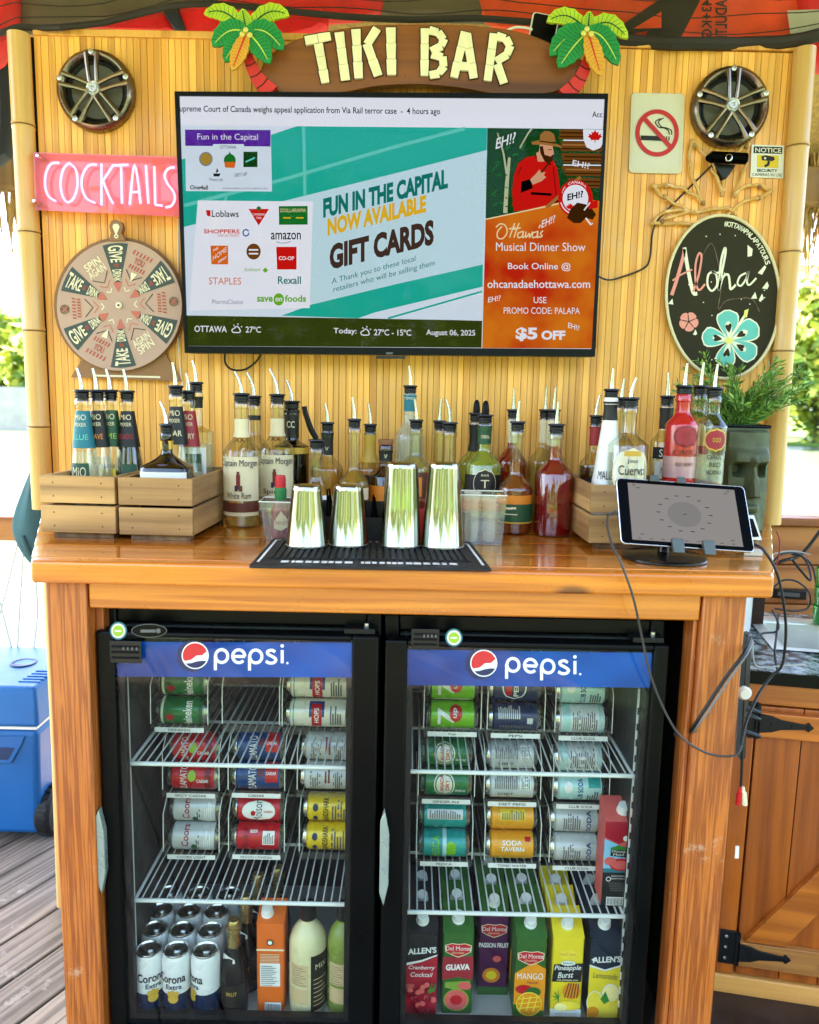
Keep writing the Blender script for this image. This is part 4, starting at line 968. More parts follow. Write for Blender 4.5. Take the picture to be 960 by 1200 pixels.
a.line([(592, 250), (594, 215), (597, 185)], [5, 4.4, 3], 's_birch'); a.line([(595, 212), (590, 180), (583, 156)], [2.6, 2, 1.4], 's_birch'); a.line([(609, 174), (618, 158), (623, 151)], [1.6, 1.8, 2], 's_birch')
for y in (220, 232, 242, 205): a.line([(592, y), (595, y + .6)], 1.1, 's_dgreen')
for k, y in enumerate((152, 166, 180, 195, 209)):
    a.poly([(657 + (k == 4) * 8, y), (707 - k * .8, y + .5), (706.3 - k * .8, y + 12), (654 + k * 3, y + 11.4)], 's_log'); a.line([(657 + k * 2, y + 4), (705, y + 4.6)], 1.8, 's_tan' if k % 2 else 's_log2'); a.line([(656 + k * 2, y + 8.5), (704, y + 9)], 1.5, 's_log2')
    if k in (1, 3): a.line([(660, y - 1.2), (704, y - .8)], 1.4, 's_white')
a.poly([(683, 152), (707, 152.5), (706.5, 168), (703, 174), (695, 177), (687, 173), (683.5, 164)], 's_white')
leaf = [(0, -9), (2, -5), (4.5, -6.5), (4, -2), (8, -4), (7, -1), (9, 0), (5, 3.4), (5.5, 5), (.6, 4.6), (.6, 8), (-.6, 8), (-.6, 4.6), (-5.5, 5), (-5, 3.4), (-9, 0), (-7, -1), (-8, -4), (-4, -2), (-4.5, -6.5), (-2, -5)]
a.poly([(697 + x * .95, 160.5 + y * .88) for x, y in leaf], 's_red')
# man: tunic, sash, arms, head, hat
a.poly([(602, 248), (600, 226), (602, 206), (607, 192), (616, 185), (627, 183), (638, 184), (648, 188), (653, 198), (655, 214), (658, 236), (650, 242), (640, 240)], 's_red')
a.poly([(604, 248), (600, 240), (604, 230), (640, 231), (642, 242)], 's_red'); a.line([(622, 227), (646, 228.5)], 3, 's_black'); a.line([(627, 184), (642, 190), (645, 194)], 1.6, 's_black'); a.line([(644, 190), (630, 208)], 1.8, 's_log2')
a.poly([(609, 214), (622, 210), (624, 221), (609, 227)], 's_black'); a.poly([(621, 211), (628, 204), (632, 199), (634, 203), (639, 202), (637, 206), (640, 208), (634, 213), (624, 217)], 's_skin'); a.poly([(604, 208), (611, 214), (610, 228), (601, 228)], 's_red')
a.line([(648, 196), (650, 215), (652, 232)], 1.2, 's_dred'); a.line([(607, 205), (611, 196)], 1.2, 's_dred'); a.poly([(648, 233), (668, 222), (672, 226), (650, 240)], 's_black')
a.poly([(632, 170), (647, 170), (649, 181), (645, 190), (637, 190), (631, 184)], 's_skin'); a.poly([(632, 172), (636, 172), (638, 182), (645, 184), (648.5, 181), (647, 190), (640, 191.5), (634, 186)], 's_log2'); a.poly([(628, 180), (632, 178), (638, 190), (630, 190)], 's_skin'); a.line([(642, 176.2), (646.5, 176)], .9, 's_log2'); a.line([(643, 184.6), (646.5, 184.4)], .9, 's_dred')
a.poly([(632, 166), (633, 158), (638, 154.2), (644, 154.6), (649, 158), (651, 167)], 's_tan'); a.poly([(622, 167), (632, 165), (645, 166.4), (656, 171), (659, 174), (648, 172), (634, 170), (624, 170.4)], 's_tan'); a.line([(632, 166), (651, 168.6)], 1.4, 's_log2')
a.poly([(569, 257.5), (640, 241), (672, 233), (703.5, 236), (698, 408.5), (565, 408)], 's_sunset'); a.line([(569, 257.5), (640, 242.5), (668, 236)], 1.4, 's_cream')
a.line([(640, 244), (672, 215), (680, 208)], 4, 's_tan')
# round badge: wording on a ring, a brown animal head shape
a.poly(ell(674, 233, 20.5, 21.5, 30), 's_red'); a.poly(ell(674, 233, 15, 16, 26), 's_white'); a.line(ell(674, 233, 17.6, 18.6, 30, R(20), R(165)), 1.4, 's_white')
a.txt('EH!?', (664.5, 236), (683, 231.5), 8, 's_black', .03); a.poly([(668 + x * .6, 243 + y * .5) for x, y in leaf], 's_red')
for i, ch in enumerate('OH CANADA'):
    if ch == ' ': continue
    g = R(-158 + 112 * i / 8); px_, py_ = 674 + 17.8 * math.cos(g), 233 + 18.8 * math.sin(g); tx, ty = -math.sin(g), math.cos(g)
    a.txt(ch, (px_ - tx * 1.7 + ty * -1.5 * -1 * -1, py_ - ty * 1.7 + tx * 1.5), (px_ + tx * 1.7 - ty * 1.5, py_ + ty * 1.7 + tx * 1.5), 3.2, 's_white', .02)
a.poly([(664, 256), (668, 246), (676, 238), (686, 240), (694, 246), (698, 252), (694, 258), (686, 256), (680, 262), (672, 262)], 's_log2'); a.line([(686, 256), (692, 264), (694, 262)], 2, 's_white'); a.poly([(688, 238), (700, 235), (700, 244), (690, 246)], 's_red'); a.line([(684, 247), (691, 238)], 1.6, 's_white')
a.txt('EH!?', (580.5, 176), (603, 168), 13, 's_white', .01, .12); a.txt('EH!?', (670, 195), (690, 199), 7, 's_white', .01, .15); a.txt('EH!?', (634, 268), (649.5, 261), 9, 's_white', .01, .12); a.txt('EH!?', (571.5, 355), (586, 352.5), 6.4, 's_white', .01, .12); a.txt('EH!?', (665, 384), (678, 388), 6, 's_white', .01, .12)
# script word
for pts in ([(588, 266), (583, 272), (583, 279), (589, 280), (594, 273), (592, 265), (586, 263), (581, 267)], [(597, 279), (600, 270), (603, 262)], [(596, 269), (604, 267)], [(602, 279), (605, 270), (608, 262)], [(601, 269.5), (610, 267.5)], [(612, 272), (607, 274), (607, 279), (612, 277), (613, 271), (612, 279), (616, 276)], [(616, 272), (616, 279), (620, 274), (620, 279), (624, 272)], [(629, 272), (624, 274), (624, 279), (629, 277), (630, 271), (629, 279), (632, 277)], [(631, 268), (633, 264)], [(636, 271), (633, 274), (635, 277), (632, 279)]):
    a.line(spl2(pts, 5), 1.5, 's_cream')
a.txt('Musical Dinner Show', (581, 294.5), (685.5, 295), 10, 's_white', .008); a.txt('Book Online @', (595, 318), (668.5, 318.4), 10, 's_white', .008); a.txt('ohcanadaehottawa.com', (571, 338), (691, 338), 9.5, 's_white', .01)
a.txt('USE', (625, 355.6), (640, 355.8), 7.4, 's_white', .005); a.txt('PROMO CODE: PALAPA', (590, 368), (679, 368.4), 7.6, 's_white', .005); a.txt('$5', (604, 400), (629.5, 400), 16, 's_white', .04); a.txt('OFF', (634, 398.5), (662, 398.5), 11, 's_white', .045)
a.done('show_advert')
b = MB(); b.sheet(pp([sTL, sTR, sBR, sBL], TY - .0068), 'screen_glass'); b.build('glass_front', tv)
b = MB(); b.prism(pp([(441, 417), (475, 417.3), (475, 420), (441, 420)], TY - .005), .02, 'black_plastic'); b.sheet(pp([(452, 413), (461, 413), (460, 415.2), (453, 415.2)], TY - .0105, .0006), 'grey_ink'); b.build('sensor_box', tv)
b = MB(); b.box(-.2, .08, -.052, .0, 1.8, 2.1, 'iron'); b.build('wall_mount', tv)

# cords on the wall
def cord(name, lab, px, Y, r, mt='cord_black'):
    pts = spline([at(x, y, yy) for (x, y), yy in zip(px, Y if isinstance(Y, (list, tuple)) else [Y] * len(px))], 6)
    b = MB(); b.tube(pts, r, mt, 7); return tag(b.build(name, base=pts[0]), lab, 'cord')
cord('wall_cable', 'black cord looping below the lower left of the television', [(264, 412), (264, 425), (272, 433), (287, 433), (300, 424), (306, 415)], -.03, .0028)
cord('wall_cable', 'black cord running from the right side of the television up to the webcam', [(698, 322), (712, 328), (728, 325), (755, 314), (762, 300), (767, 265), (790, 238), (820, 208), (838, 190)], [-.05, -.03, -.02, -.012, -.012, -.012, -.011, -.011, -.02], .0024)

# tiki bar sign with palms at both ends
Y = -.075
q = at(500, 108, Y); sg = thing('tiki_bar_sign', 'dark carved wooden Tiki Bar sign with cream letters and a painted palm at each end', 'sign', (q.x, Y, q.z))
o_ = spl2([(312, 66), (345, 47), (390, 35), (440, 29), (500, 28), (560, 30), (610, 37), (650, 52), (686, 72)], 4) + spl2([(690, 84), (672, 100), (640, 110), (590, 112), (540, 103), (490, 99), (440, 101), (400, 109), (350, 112), (318, 104), (304, 86)], 4)
b = MB(); b.prism(pp(o_, Y), .028, 'sign_wood'); b.build('board', sg, bevel=.004, seg=3)
b = MB(); YL = Y - .010
pm('letter_cream', '#e9e2bc', .5, var=.08, scale=30); pm('letter_line', '#2a1808', .8)
def bar_(pts, wd):
    wd *= 1.1
    """a bamboo letter stroke in short knuckled pieces"""
    for i in range(len(pts) - 1):
        (x0, y0), (x1, y1) = pts[i], pts[i + 1]; l = math.hypot(x1 - x0, y1 - y0); n_ = max(1, round(l / 17)); ux, uy = (x1 - x0) / l, (y1 - y0) / l
        for k in range(n_):
            s0, s1 = l * k / n_ - (.8 if k == 0 and i else 0), l * (k + 1) / n_ - .5
            w0, w1 = wd * random.uniform(.98, 1.08), wd * random.uniform(.9, 1.0)
            A = (x0 + ux * s0, y0 + uy * s0); B = (x0 + ux * s1, y0 + uy * s1)
            b.prism(pp([(A[0] - uy * w0 / 2, A[1] + ux * w0 / 2), (B[0] - uy * w1 / 2, B[1] + ux * w1 / 2), (B[0] + uy * w1 / 2, B[1] - ux * w1 / 2), (A[0] + uy * w0 / 2, A[1] - ux * w0 / 2)], YL - random.uniform(0, .0015)), .0095, 'letter_cream')
            o2 = 1.1; A2 = (A[0] - ux * .9, A[1] - uy * .9); B2 = (B[0] + ux * .9, B[1] + uy * .9)
            b.prism(pp([(A2[0] - uy * (w0 / 2 + o2), A2[1] + ux * (w0 / 2 + o2)), (B2[0] - uy * (w1 / 2 + o2), B2[1] + ux * (w1 / 2 + o2)), (B2[0] + uy * (w1 / 2 + o2), B2[1] - ux * (w1 / 2 + o2)), (A2[0] + uy * (w0 / 2 + o2), A2[1] - ux * (w0 / 2 + o2))], YL + .004 + random.uniform(0, .001)), .006, 'letter_line')
def letter(nme, *strokes, w_=8.8):
    global b
    b = MB()
    for s in strokes: bar_(s, w_)
    b.build('letter', sg)
letter('T', [(357.5, 47.5), (388, 42)], [(373, 51), (381.5, 97.5)], w_=9.4); letter('I', [(397.5, 37.5), (405, 94.5)], w_=9.8)
letter('K', [(417, 34), (420.5, 92)], [(442, 33), (430, 52)], [(430, 51), (443.5, 89)], w_=9.6); letter('I', [(458, 32), (459, 88)], w_=10)
letter('B', [(498, 33), (497.5, 89)], [(503, 35), (514, 38), (520, 46), (517, 54), (505, 60)], [(506, 63), (519, 67), (520, 78), (514, 86), (503, 88)], w_=8.6)
letter('A', [(545, 37), (532, 91)], [(547, 39), (555.5, 92)], [(538, 77), (551, 78)], w_=9); letter('R', [(579, 39), (571.5, 95)], [(582, 42), (593, 45), (598, 54), (594, 64), (581, 72)], [(583, 75), (591, 98)], w_=8.8)
pm('palm_green', '#128a40', .4, var=.1, scale=12); pm('palm_dark', '#0c4a25', .45, var=.1); pm('palm_lime', '#b4cc2c', .4, var=.1, scale=12); pm('palm_yel', '#d6a02c', .45, var=.12, scale=20); pm('palm_vein', '#b7cf55', .5); pm('palm_red', '#cf2a22', .4, var=.1)
def palm(sx, cx, cy_):
    yP = -.098
    m_ = lambda x, y: (cx + sx * x, cy_ + y)
    pr = thing; b = MB()
    tr = spl2([m_(2, 4), m_(10, 24), m_(18, 38), m_(32, 52)], 4); wd = [11 + 8 * i / (len(tr) - 1) for i in range(len(tr))]
    b.prism(pp(ribbon(tr, wd), yP + .006), .02, 'palm_red')
    for k in (3, 6, 9):
        x, y = tr[k]; dx, dy = tr[k + 1][0] - tr[k - 1][0], tr[k + 1][1] - tr[k - 1][1]; l = math.hypot(dx, dy); w2 = wd[k] / 2
        band(b, [(x - dy / l * w2, y + dx / l * w2), (x + dx / l * 1.5, y + dy / l * 1.5), (x + dy / l * w2, y - dx / l * w2)], 1.4, yP + .006, .001, 'letter_line')
    P_ = b.build('palm', sg)
    return P_
def fronds(P_, cx, cy_, fr, oy):
    for i, ((dx, dy), mt, wd, bend) in enumerate(fr):
        b = MB(); yP = -.100 - i * .0035
        L = math.hypot(dx, dy); ux, uy = dx / L, dy / L; nx, ny = -uy, ux
        mid = []; nseg = 12
        sgn = 1 if (ny > 0) else -1
        for k in range(nseg + 1):
            s = k / nseg; arch = -abs(bend) * L * .55 * math.sin(PI * s) ** 1.0 * (1 if True else 0)
            mid.append((cx + dx * s, cy_ + oy + dy * s + arch * (1 if mt != 'palm_yel' else 0)))
        up_, lo = [], []
        for k, (x, y) in enumerate(mid):
            s = k / nseg; ww = wd * .5 * (math.sin(PI * min(1, s * .92 + .06)) ** .7) * (1.0 if k % 2 else .88)
            if k == nseg: ww = .3
            a_ = mid[max(0, k - 1)]; c_ = mid[min(nseg, k + 1)]; tx, ty = c_[0] - a_[0], c_[1] - a_[1]; l = math.hypot(tx, ty)
            up_.append((x + ty / l * ww, y - tx / l * ww)); lo.append((x - ty / l * ww, y + tx / l * ww))
        b.prism(pp(up_ + lo[::-1], yP), .008, mt)
        band(b, mid[1:-1], [2.2 - 1.6 * k / nseg for k in range(len(mid) - 2)], yP, .001, 'palm_vein' if mt == 'palm_green' else 'palm_dark' if mt == 'palm_lime' else 'palm_red')
        for k in range(2, nseg - 1):
            x, y = mid[k]
            for e in (up_, lo):
                x2, y2 = e[min(nseg, k + 1)]; band(b, [(x, y), (x + (x2 - x) * .85, y + (y2 - y) * .85)], .6, yP, .0008, {'palm_green': 'palm_dark', 'palm_lime': 'palm_green', 'palm_yel': 'orange'}[mt])
        b.build('frond', P_)
    b = MB()
    for x, y in ((-1, -3), (-5, 2), (4, 3)):
        c = at(cx + x, cy_ + oy + y, -.128); b.ball(c, .0065, .004, .0065, 'chalk_yellow', 10, 6)
    b.build('coconut', P_)
P1 = palm(1, 286, 56); fronds(P1, 289, 62, [((-50, -22), 'palm_lime', 22, .4), ((50, -20), 'palm_lime', 23, .45), ((-5, -28), 'palm_lime', 18, 0), ((-40, 16), 'palm_green', 30, .4), ((-26, 34), 'palm_green', 26, .1), ((43, 20), 'palm_green', 30, .42), ((27, 36), 'palm_green', 27, .2), ((-17, 44), 'palm_yel', 20, 0)], -24)
P2 = palm(-1, 694, 60); fronds(P2, 689, 37, [((-48, -12), 'palm_lime', 22, .45), ((47, 8), 'palm_lime', 24, .55), ((2, -24), 'palm_lime', 15, 0), ((-44, 28), 'palm_green', 30, .3), ((-34, 42), 'palm_green', 30, .1), ((36, 39), 'palm_green', 30, .4), ((15, 51), 'palm_yel', 22, 0)], 0)

# power bank standing behind the sign
Y = -.045; q = at(620, 48, Y); t = thing('power_bank', 'black power bank with a white edge standing behind the Tiki Bar sign', 'power bank', (q.x, Y, q.z))
b = MB(); b.prism(pp(skew(rrect(621, 16, 652, 60, 4), 636, 38, -.18, .2), Y), .014, 'white_plastic'); b.build('case', t, bevel=.002)
b = MB(); b.prism(pp(skew(rrect(622.6, 17.6, 650.4, 60, 3.2), 636, 38, -.18, .2), Y, .0012), .001, 'black_satin'); b.build('front_panel', t)
cord('charging_cable', 'short white cord lying on top of the Tiki Bar sign', [(592, 37), (604, 32), (618, 33), (624, 35)], -.07, .003, 'white_plastic')

# life jackets stowed in a net above the wall
def jacket(px, Y, thick, lab, mt, extra=None, name='life_jacket', grp='life jackets stowed overhead'):
    cx = sum(p[0] for p in px) / len(px); cyy = sum(p[1] for p in px) / len(px); c = at(cx, cyy, Y)
    t = thing(name, lab, 'life jacket', (c.x, Y, c.z), grp)
    b = MB(); o = pp(spl2(px + [px[0]], 3)[:-1], Y); ce = sum(o, Vector()) / len(o); n_ = len(o); vs = []; fs = []
    lv = [(1.0, 0), (1.02, -.3), (.97, -.7), (.8, -.95), (.4, -1.0)]
    for s, d in lv: vs += [Vector((ce.x + (p.x - ce.x) * s, Y + d * thick, ce.z + (p.z - ce.z) * s)) for p in o]
    for j in range(len(lv) - 1): fs += [(j * n_ + i, j * n_ + (i + 1) % n_, (j + 1) * n_ + (i + 1) % n_, (j + 1) * n_ + i) for i in range(n_)]
    fs += [tuple(range((len(lv) - 1) * n_, len(lv) * n_)), tuple(reversed(range(n_)))]
    b.add(vs, fs, mt, True); b.build('foam_panel', t)
    if extra: extra(t)
    return t
pm('vest_red', '#ee1c26', .6, var=.3, scale=7, bump=1.0); pm('vest_orange', '#f8501e', .7, var=.3, scale=7, bump=1.0); pm('vest_navy', '#2a2d38', .7, var=.2, scale=8, bump=.3); pm('vest_tarp', '#6f6558', .8, var=.2, scale=9, bump=.4); pm('vest_grey', '#c8c8ba', .7, var=.1, scale=10); pm('strap', '#2c2620', .7, var=.2, scale=30)
yJ = .10
jacket([(-20, -40), (22, -40), (26, 10), (14, 66), (-10, 76)], yJ, .08, 'bright red life jacket at the far left above the bamboo pole', 'vest_red')
jacket([(-25, 68), (12, 66), (16, 98), (14, 186), (-25, 182)], .16, .06, 'dark navy bag hanging at the far left below the red life jacket', 'vest_navy', name='hanging_bag')
jacket([(104, 42), (140, 30), (190, 18), (212, 43), (160, 44)], yJ, .05, 'flat red life jacket lying on the wall top above the left speaker', 'vest_red')
jacket([(196, 22), (210, 14), (222, 42), (212, 45)], yJ - .02, .05, 'narrow dark navy jacket between two red ones on the wall top', 'vest_navy')
jacket([(212, 16), (250, 10), (262, 46), (220, 47)], yJ, .05, 'red life jacket just left of the left painted palm', 'vest_red')
jacket([(318, 18), (370, 10), (385, 36), (345, 50), (322, 50)], yJ, .05, 'red life jacket between the left palm and the sign', 'vest_red')
jacket([(20, -30), (130, -40), (260, -40), (250, 6), (130, 30), (30, 40)], .14, .05, 'grey brown folded tarp under the net at the upper left', 'vest_tarp', name='folded_tarp')
jacket([(255, -40), (440, -40), (450, 18), (350, 30), (270, 20)], .15, .05, 'dark red life jacket under the net above the sign', 'vest_red')
jacket([(445, -40), (600, -40), (600, 22), (500, 26), (448, 20)], .15, .05, 'brownish jacket under the net above the word Bar', 'vest_tarp')
jacket([(560, -40), (700, -40), (702, 40), (640, 46), (566, 26)], .13, .05, 'orange red life jacket behind the power bank', 'vest_orange')
def vest_print(t):
    b = MB(); Y = .035
    for pts in ([(800, -10), (826, -10), (800, 40), (792, 52), (752, 50), (760, 36), (722, 44), (722, 34), (775, -2)],):
        b.sheet(pp(pts, Y, .001), 'strap')
    b.sheet(pp([(742, 34), (775, 14), (775, 33)], Y, .002), 'vest_orange')
    def rot(s, xl, xr, yt, yb):
        def fn(u, v):
            q = at(xl + (xr - xl) * (v), yt + (yb - yt) * (u), Y); return Vector((q.x, Y - .002, q.z))
        b2 = text_mesh(s, .02)
        b.add([fn(u, v) for u, v in b2[0]], b2[1], 'strap')
    rot('ADULTE', 852, 838, 0, 48); rot('43+KG', 834, 822, 0, 44)
    b.build('printed_lettering', t)
jacket([(695, -40), (830, -40), (925, -40), (928, 54), (840, 54), (700, 50)], .10, .06, 'orange red life jacket lettered Adulte 43+KG in dark capitals', 'vest_orange', vest_print)
def vest_panel(t):
    b = MB(); b.sheet(pp([(918, 17), (975, 15), (975, 44), (922, 48)], .035, .022), 'vest_grey'); b.build('reflective_band', t)
jacket([(915, -40), (990, -40), (995, 80), (945, 82), (930, 50)], .10, .08, 'bright red life jacket with a grey band at the far right', 'vest_red', vest_panel)
# net and its edge strap
b = MB(); n_ = 40; top, low = [], []
for i in range(n_ + 1):
    x = -30 + 1020 * i / n_
    yl = [(-30, 60), (16, 38), (60, 40), (120, 34), (200, 14), (240, 10), (320, 18), (400, 26), (470, 30), (560, 28), (640, 34), (700, 52), (780, 58), (860, 58), (925, 56), (990, 40)]
    for (xa, ya), (xb, yb) in zip(yl, yl[1:]):
        if xa <= x <= xb: yy = ya + (yb - ya) * (x - xa) / (xb - xa)
    Yn = -.01 + .012 * math.sin(i * 1.1) + .008 * math.sin(i * 2.7); low.append(at(x, yy, Yn)); top.append(at(x, -60, Yn - .015))
vs = []; fs = []; RW = 6
for j in range(RW + 1): vs += [low[i].lerp(top[i], j / RW) + Vector((0, .012 * math.sin(i * .9 + j * 1.7), 0)) for i in range(n_ + 1)]
for j in range(RW): fs += [(j * (n_ + 1) + i, j * (n_ + 1) + i + 1, (j + 1) * (n_ + 1) + i + 1, (j + 1) * (n_ + 1) + i) for i in range(n_)]
b.add(vs, fs, 'mesh_net', True)
grid = [vs[j * (n_ + 1):(j + 1) * (n_ + 1)] for j in range(RW + 1)]
net = thing('overhead_net', 'dark mesh net stretched over the life jackets above the wall', 'net', tuple(low[20])); b.build('mesh', net)
b = MB(); b.tube([p + Vector((0, -.004, .012)) for p in low], [.008 if i < 27 else .016 for i in range(n_ + 1)], 'strap', 8); b.build('edge_strap', net)
for j in range(1, RW):
    b = MB(); b.tube([p + Vector((0, -.003, 0)) for p in grid[j]], .0013, 'strap', 5); b.build('net_cord', net)

# ------------------------------------------------------------------ crates on the counter
CT = 1.180
def crate(xl, xr, yf, yb, zb, h, lab, rot=0., front='crate_wood', side='crate_side'):
    """slatted crate: two boards per side, corner battens, feet; xl..xr along its front"""
    cx, cy_ = (xl + xr) / 2, (yf + yb) / 2
    t = thing('wooden_crate', lab, 'crate', (cx, cy_, zb), 'wooden crates of bottles on the counter', rot)
    w_, d = xr - xl, yb - yf; th = .011; f0 = .014; bh = (h - .006) / 2
    for nm, y0 in (('front_board', -d / 2), ('rear_board', d / 2 - th)):
        for k in range(2):
            b = MB(); b.box(-w_ / 2, w_ / 2, y0, y0 + th, f0 + k * (bh + .006), f0 + k * (bh + .006) + bh, front); b.build(nm, t, bevel=.0012, local=True)
            if nm == 'front_board':
                nb = [c for c in t.children][-1]
                b = MB()
                for x in (-w_ / 2 + .03, w_ / 2 - .03):
                    for z in (.25, .75): b.lathe([(.0017, -.0005), (.0001, -.0008)], 'iron', 8, o=(x, y0, f0 + k * (bh + .006) + bh * z), axis='Y', caps=False)
                b.build('nail', nb, local=True)
    for x0 in (-w_ / 2, w_ / 2 - th):
        for k in range(2):
            b = MB(); b.box(x0 + .0005, x0 + th - .0005, -d / 2 + th + .0005, d / 2 - th - .0005, f0 + k * (bh + .006), f0 + k * (bh + .006) + bh - .0008, side); b.build('side_board', t, bevel=.0012, local=True)
    b = MB(); b.box(-w_ / 2 + th + .001, w_ / 2 - th - .001, -d / 2 + th + .001, d / 2 - th - .001, f0, f0 + .008, side); b.build('bottom_board', t, local=True)
    for sy in (-1, 1):
        b = MB(); b.box(-w_ / 2 + .02, w_ / 2 - .012, sy * (d / 2 - .03) - .014, sy * (d / 2 - .03) + .014, .0005, f0 - .0005, 'crate_dark'); b.build('foot_batten', t, local=True)
    return t
def X(px, py, Y): return at(px, py, Y).x
def Zp(px, py, Y): return at(px, py, Y).z
yA = -.465
crate(X(50, 600, yA), X(138.6, 600, yA), yA, yA + .30, CT, Zp(95, 558, yA) - CT - .014, 'left wooden crate, greyer boards, holding narrow necked syrup bottles', R(-2))
crate(X(141.5, 600, yA - .01), X(229, 600, yA - .01), yA - .01, yA + .30, CT, Zp(185, 560, yA) - CT - .014, 'wooden crate beside the white rum, holding a dark square shouldered bottle', R(-2))
yR = -.455
crate(X(689, 610, yR), X(858, 610, yR), yR, yR + .27, CT, Zp(689, 568, yR) - CT - .014, 'right wooden crate behind the tablet, holding vodka and tequila bottles', R(1.5))

# ------------------------------------------------------------------ bottles
def liq(name, col): return thin(name, col, base=.03, body=.22, bodycol=col)
liq('l_clear', '#f4f4e8'); liq('l_amber', '#e6ab48'); liq('l_gold', '#efc95a'); liq('l_straw', '#f3e08e'); liq('l_red', '#d21a2c'); liq('l_wine', '#4a0a14'); liq('l_lime', '#e0ea62'); liq('l_brown', '#6a3412'); liq('l_rum', '#d6752a'); liq('l_teal', '#bfe0d8')
thin('g_clear', '#f1f4ec', base=.06, edge='#6f7358', top=.6); thin('g_green', '#5d8a54', base=.06); thin('g_dark', '#1a1d14', base=.06); thin('g_amber', '#a8712c', base=.06); thin('g_brown', '#33200f', base=.06)
thin('g_frost', '#e8eede', base=.06, rough=.25, body=.25, bodycol='#dfe6d8'); thin('g_red', '#e2303a', base=.06, rough=.15, body=.75, bodycol='#c4161f'); thin('g_pinkfade', '#f0b0b0', base=.06, rough=.2, body=.45, bodycol='#e8c6c2')
pm('g_white', '#e6e3d8', .25, var=.03); pm('g_black', '#0c0d0c', .18, var=0); pm('label_cream', '#d8caa0', .65, var=.06, scale=20); pm('label_white', '#dedbd0', .6, var=.05); pm('label_tan', '#c2a878', .65, var=.06); pm('label_dark', '#16160f', .5, var=.1); pm('label_gold', '#c19a35', .4, var=.08); pm('label_green', '#1f4a2c', .5, var=.08); pm('label_orange', '#d07a1c', .5, var=.06); pm('label_teal', '#1c6d78', .5, var=.08); pm('label_red', '#93202a', .5, var=.08); pm('label_brownred', '#5b2a1c', .5, var=.08)
def prof(kind, Rb, H, rn):
    P = {'round': (.56, .74, 1.0), 'broad': (.60, .76, .8), 'long': (.42, .60, 1.2), 'bar': (.77, .88, 1.0), 'square': (.69, .80, .8), 'squat': (.63, .80, .8), 'cone': (.34, .90, 1.6), 'flask': (.36, .66, .6), 'tall': (.64, .80, 1.0), 'shoulder': (.66, .72, .7)}[kind]
    a, c, e = P; pr = [(.0001, .002), (Rb * .86, 0), (Rb * .97, .004), (Rb, .012), (Rb, a * H)]
    for k in range(1, 9):
        s = k / 8
        if kind == 'cone': q = s ** 1.0
        else: q = (1 - math.cos(PI * s)) / 2 if e >= 1 else (s ** 2 * (3 - 2 * s)) ** .8
        pr.append((Rb + (rn - Rb) * q, H * (a + (c - a) * s)))
    pr += [(rn, H - .018), (rn * 1.13, H - .016), (rn * 1.13, H - .004), (rn * .98, H)]
    return pr
def rad_at(pr, z):
    for (r0, z0), (r1, z1) in zip(pr, pr[1:]):
        if z0 <= z <= z1 and z1 > z0: return r0 + (r1 - r0) * (z - z0) / (z1 - z0)
    return pr[-1][0]
BOTTLES = 'liquor bottles lined up along the counter'
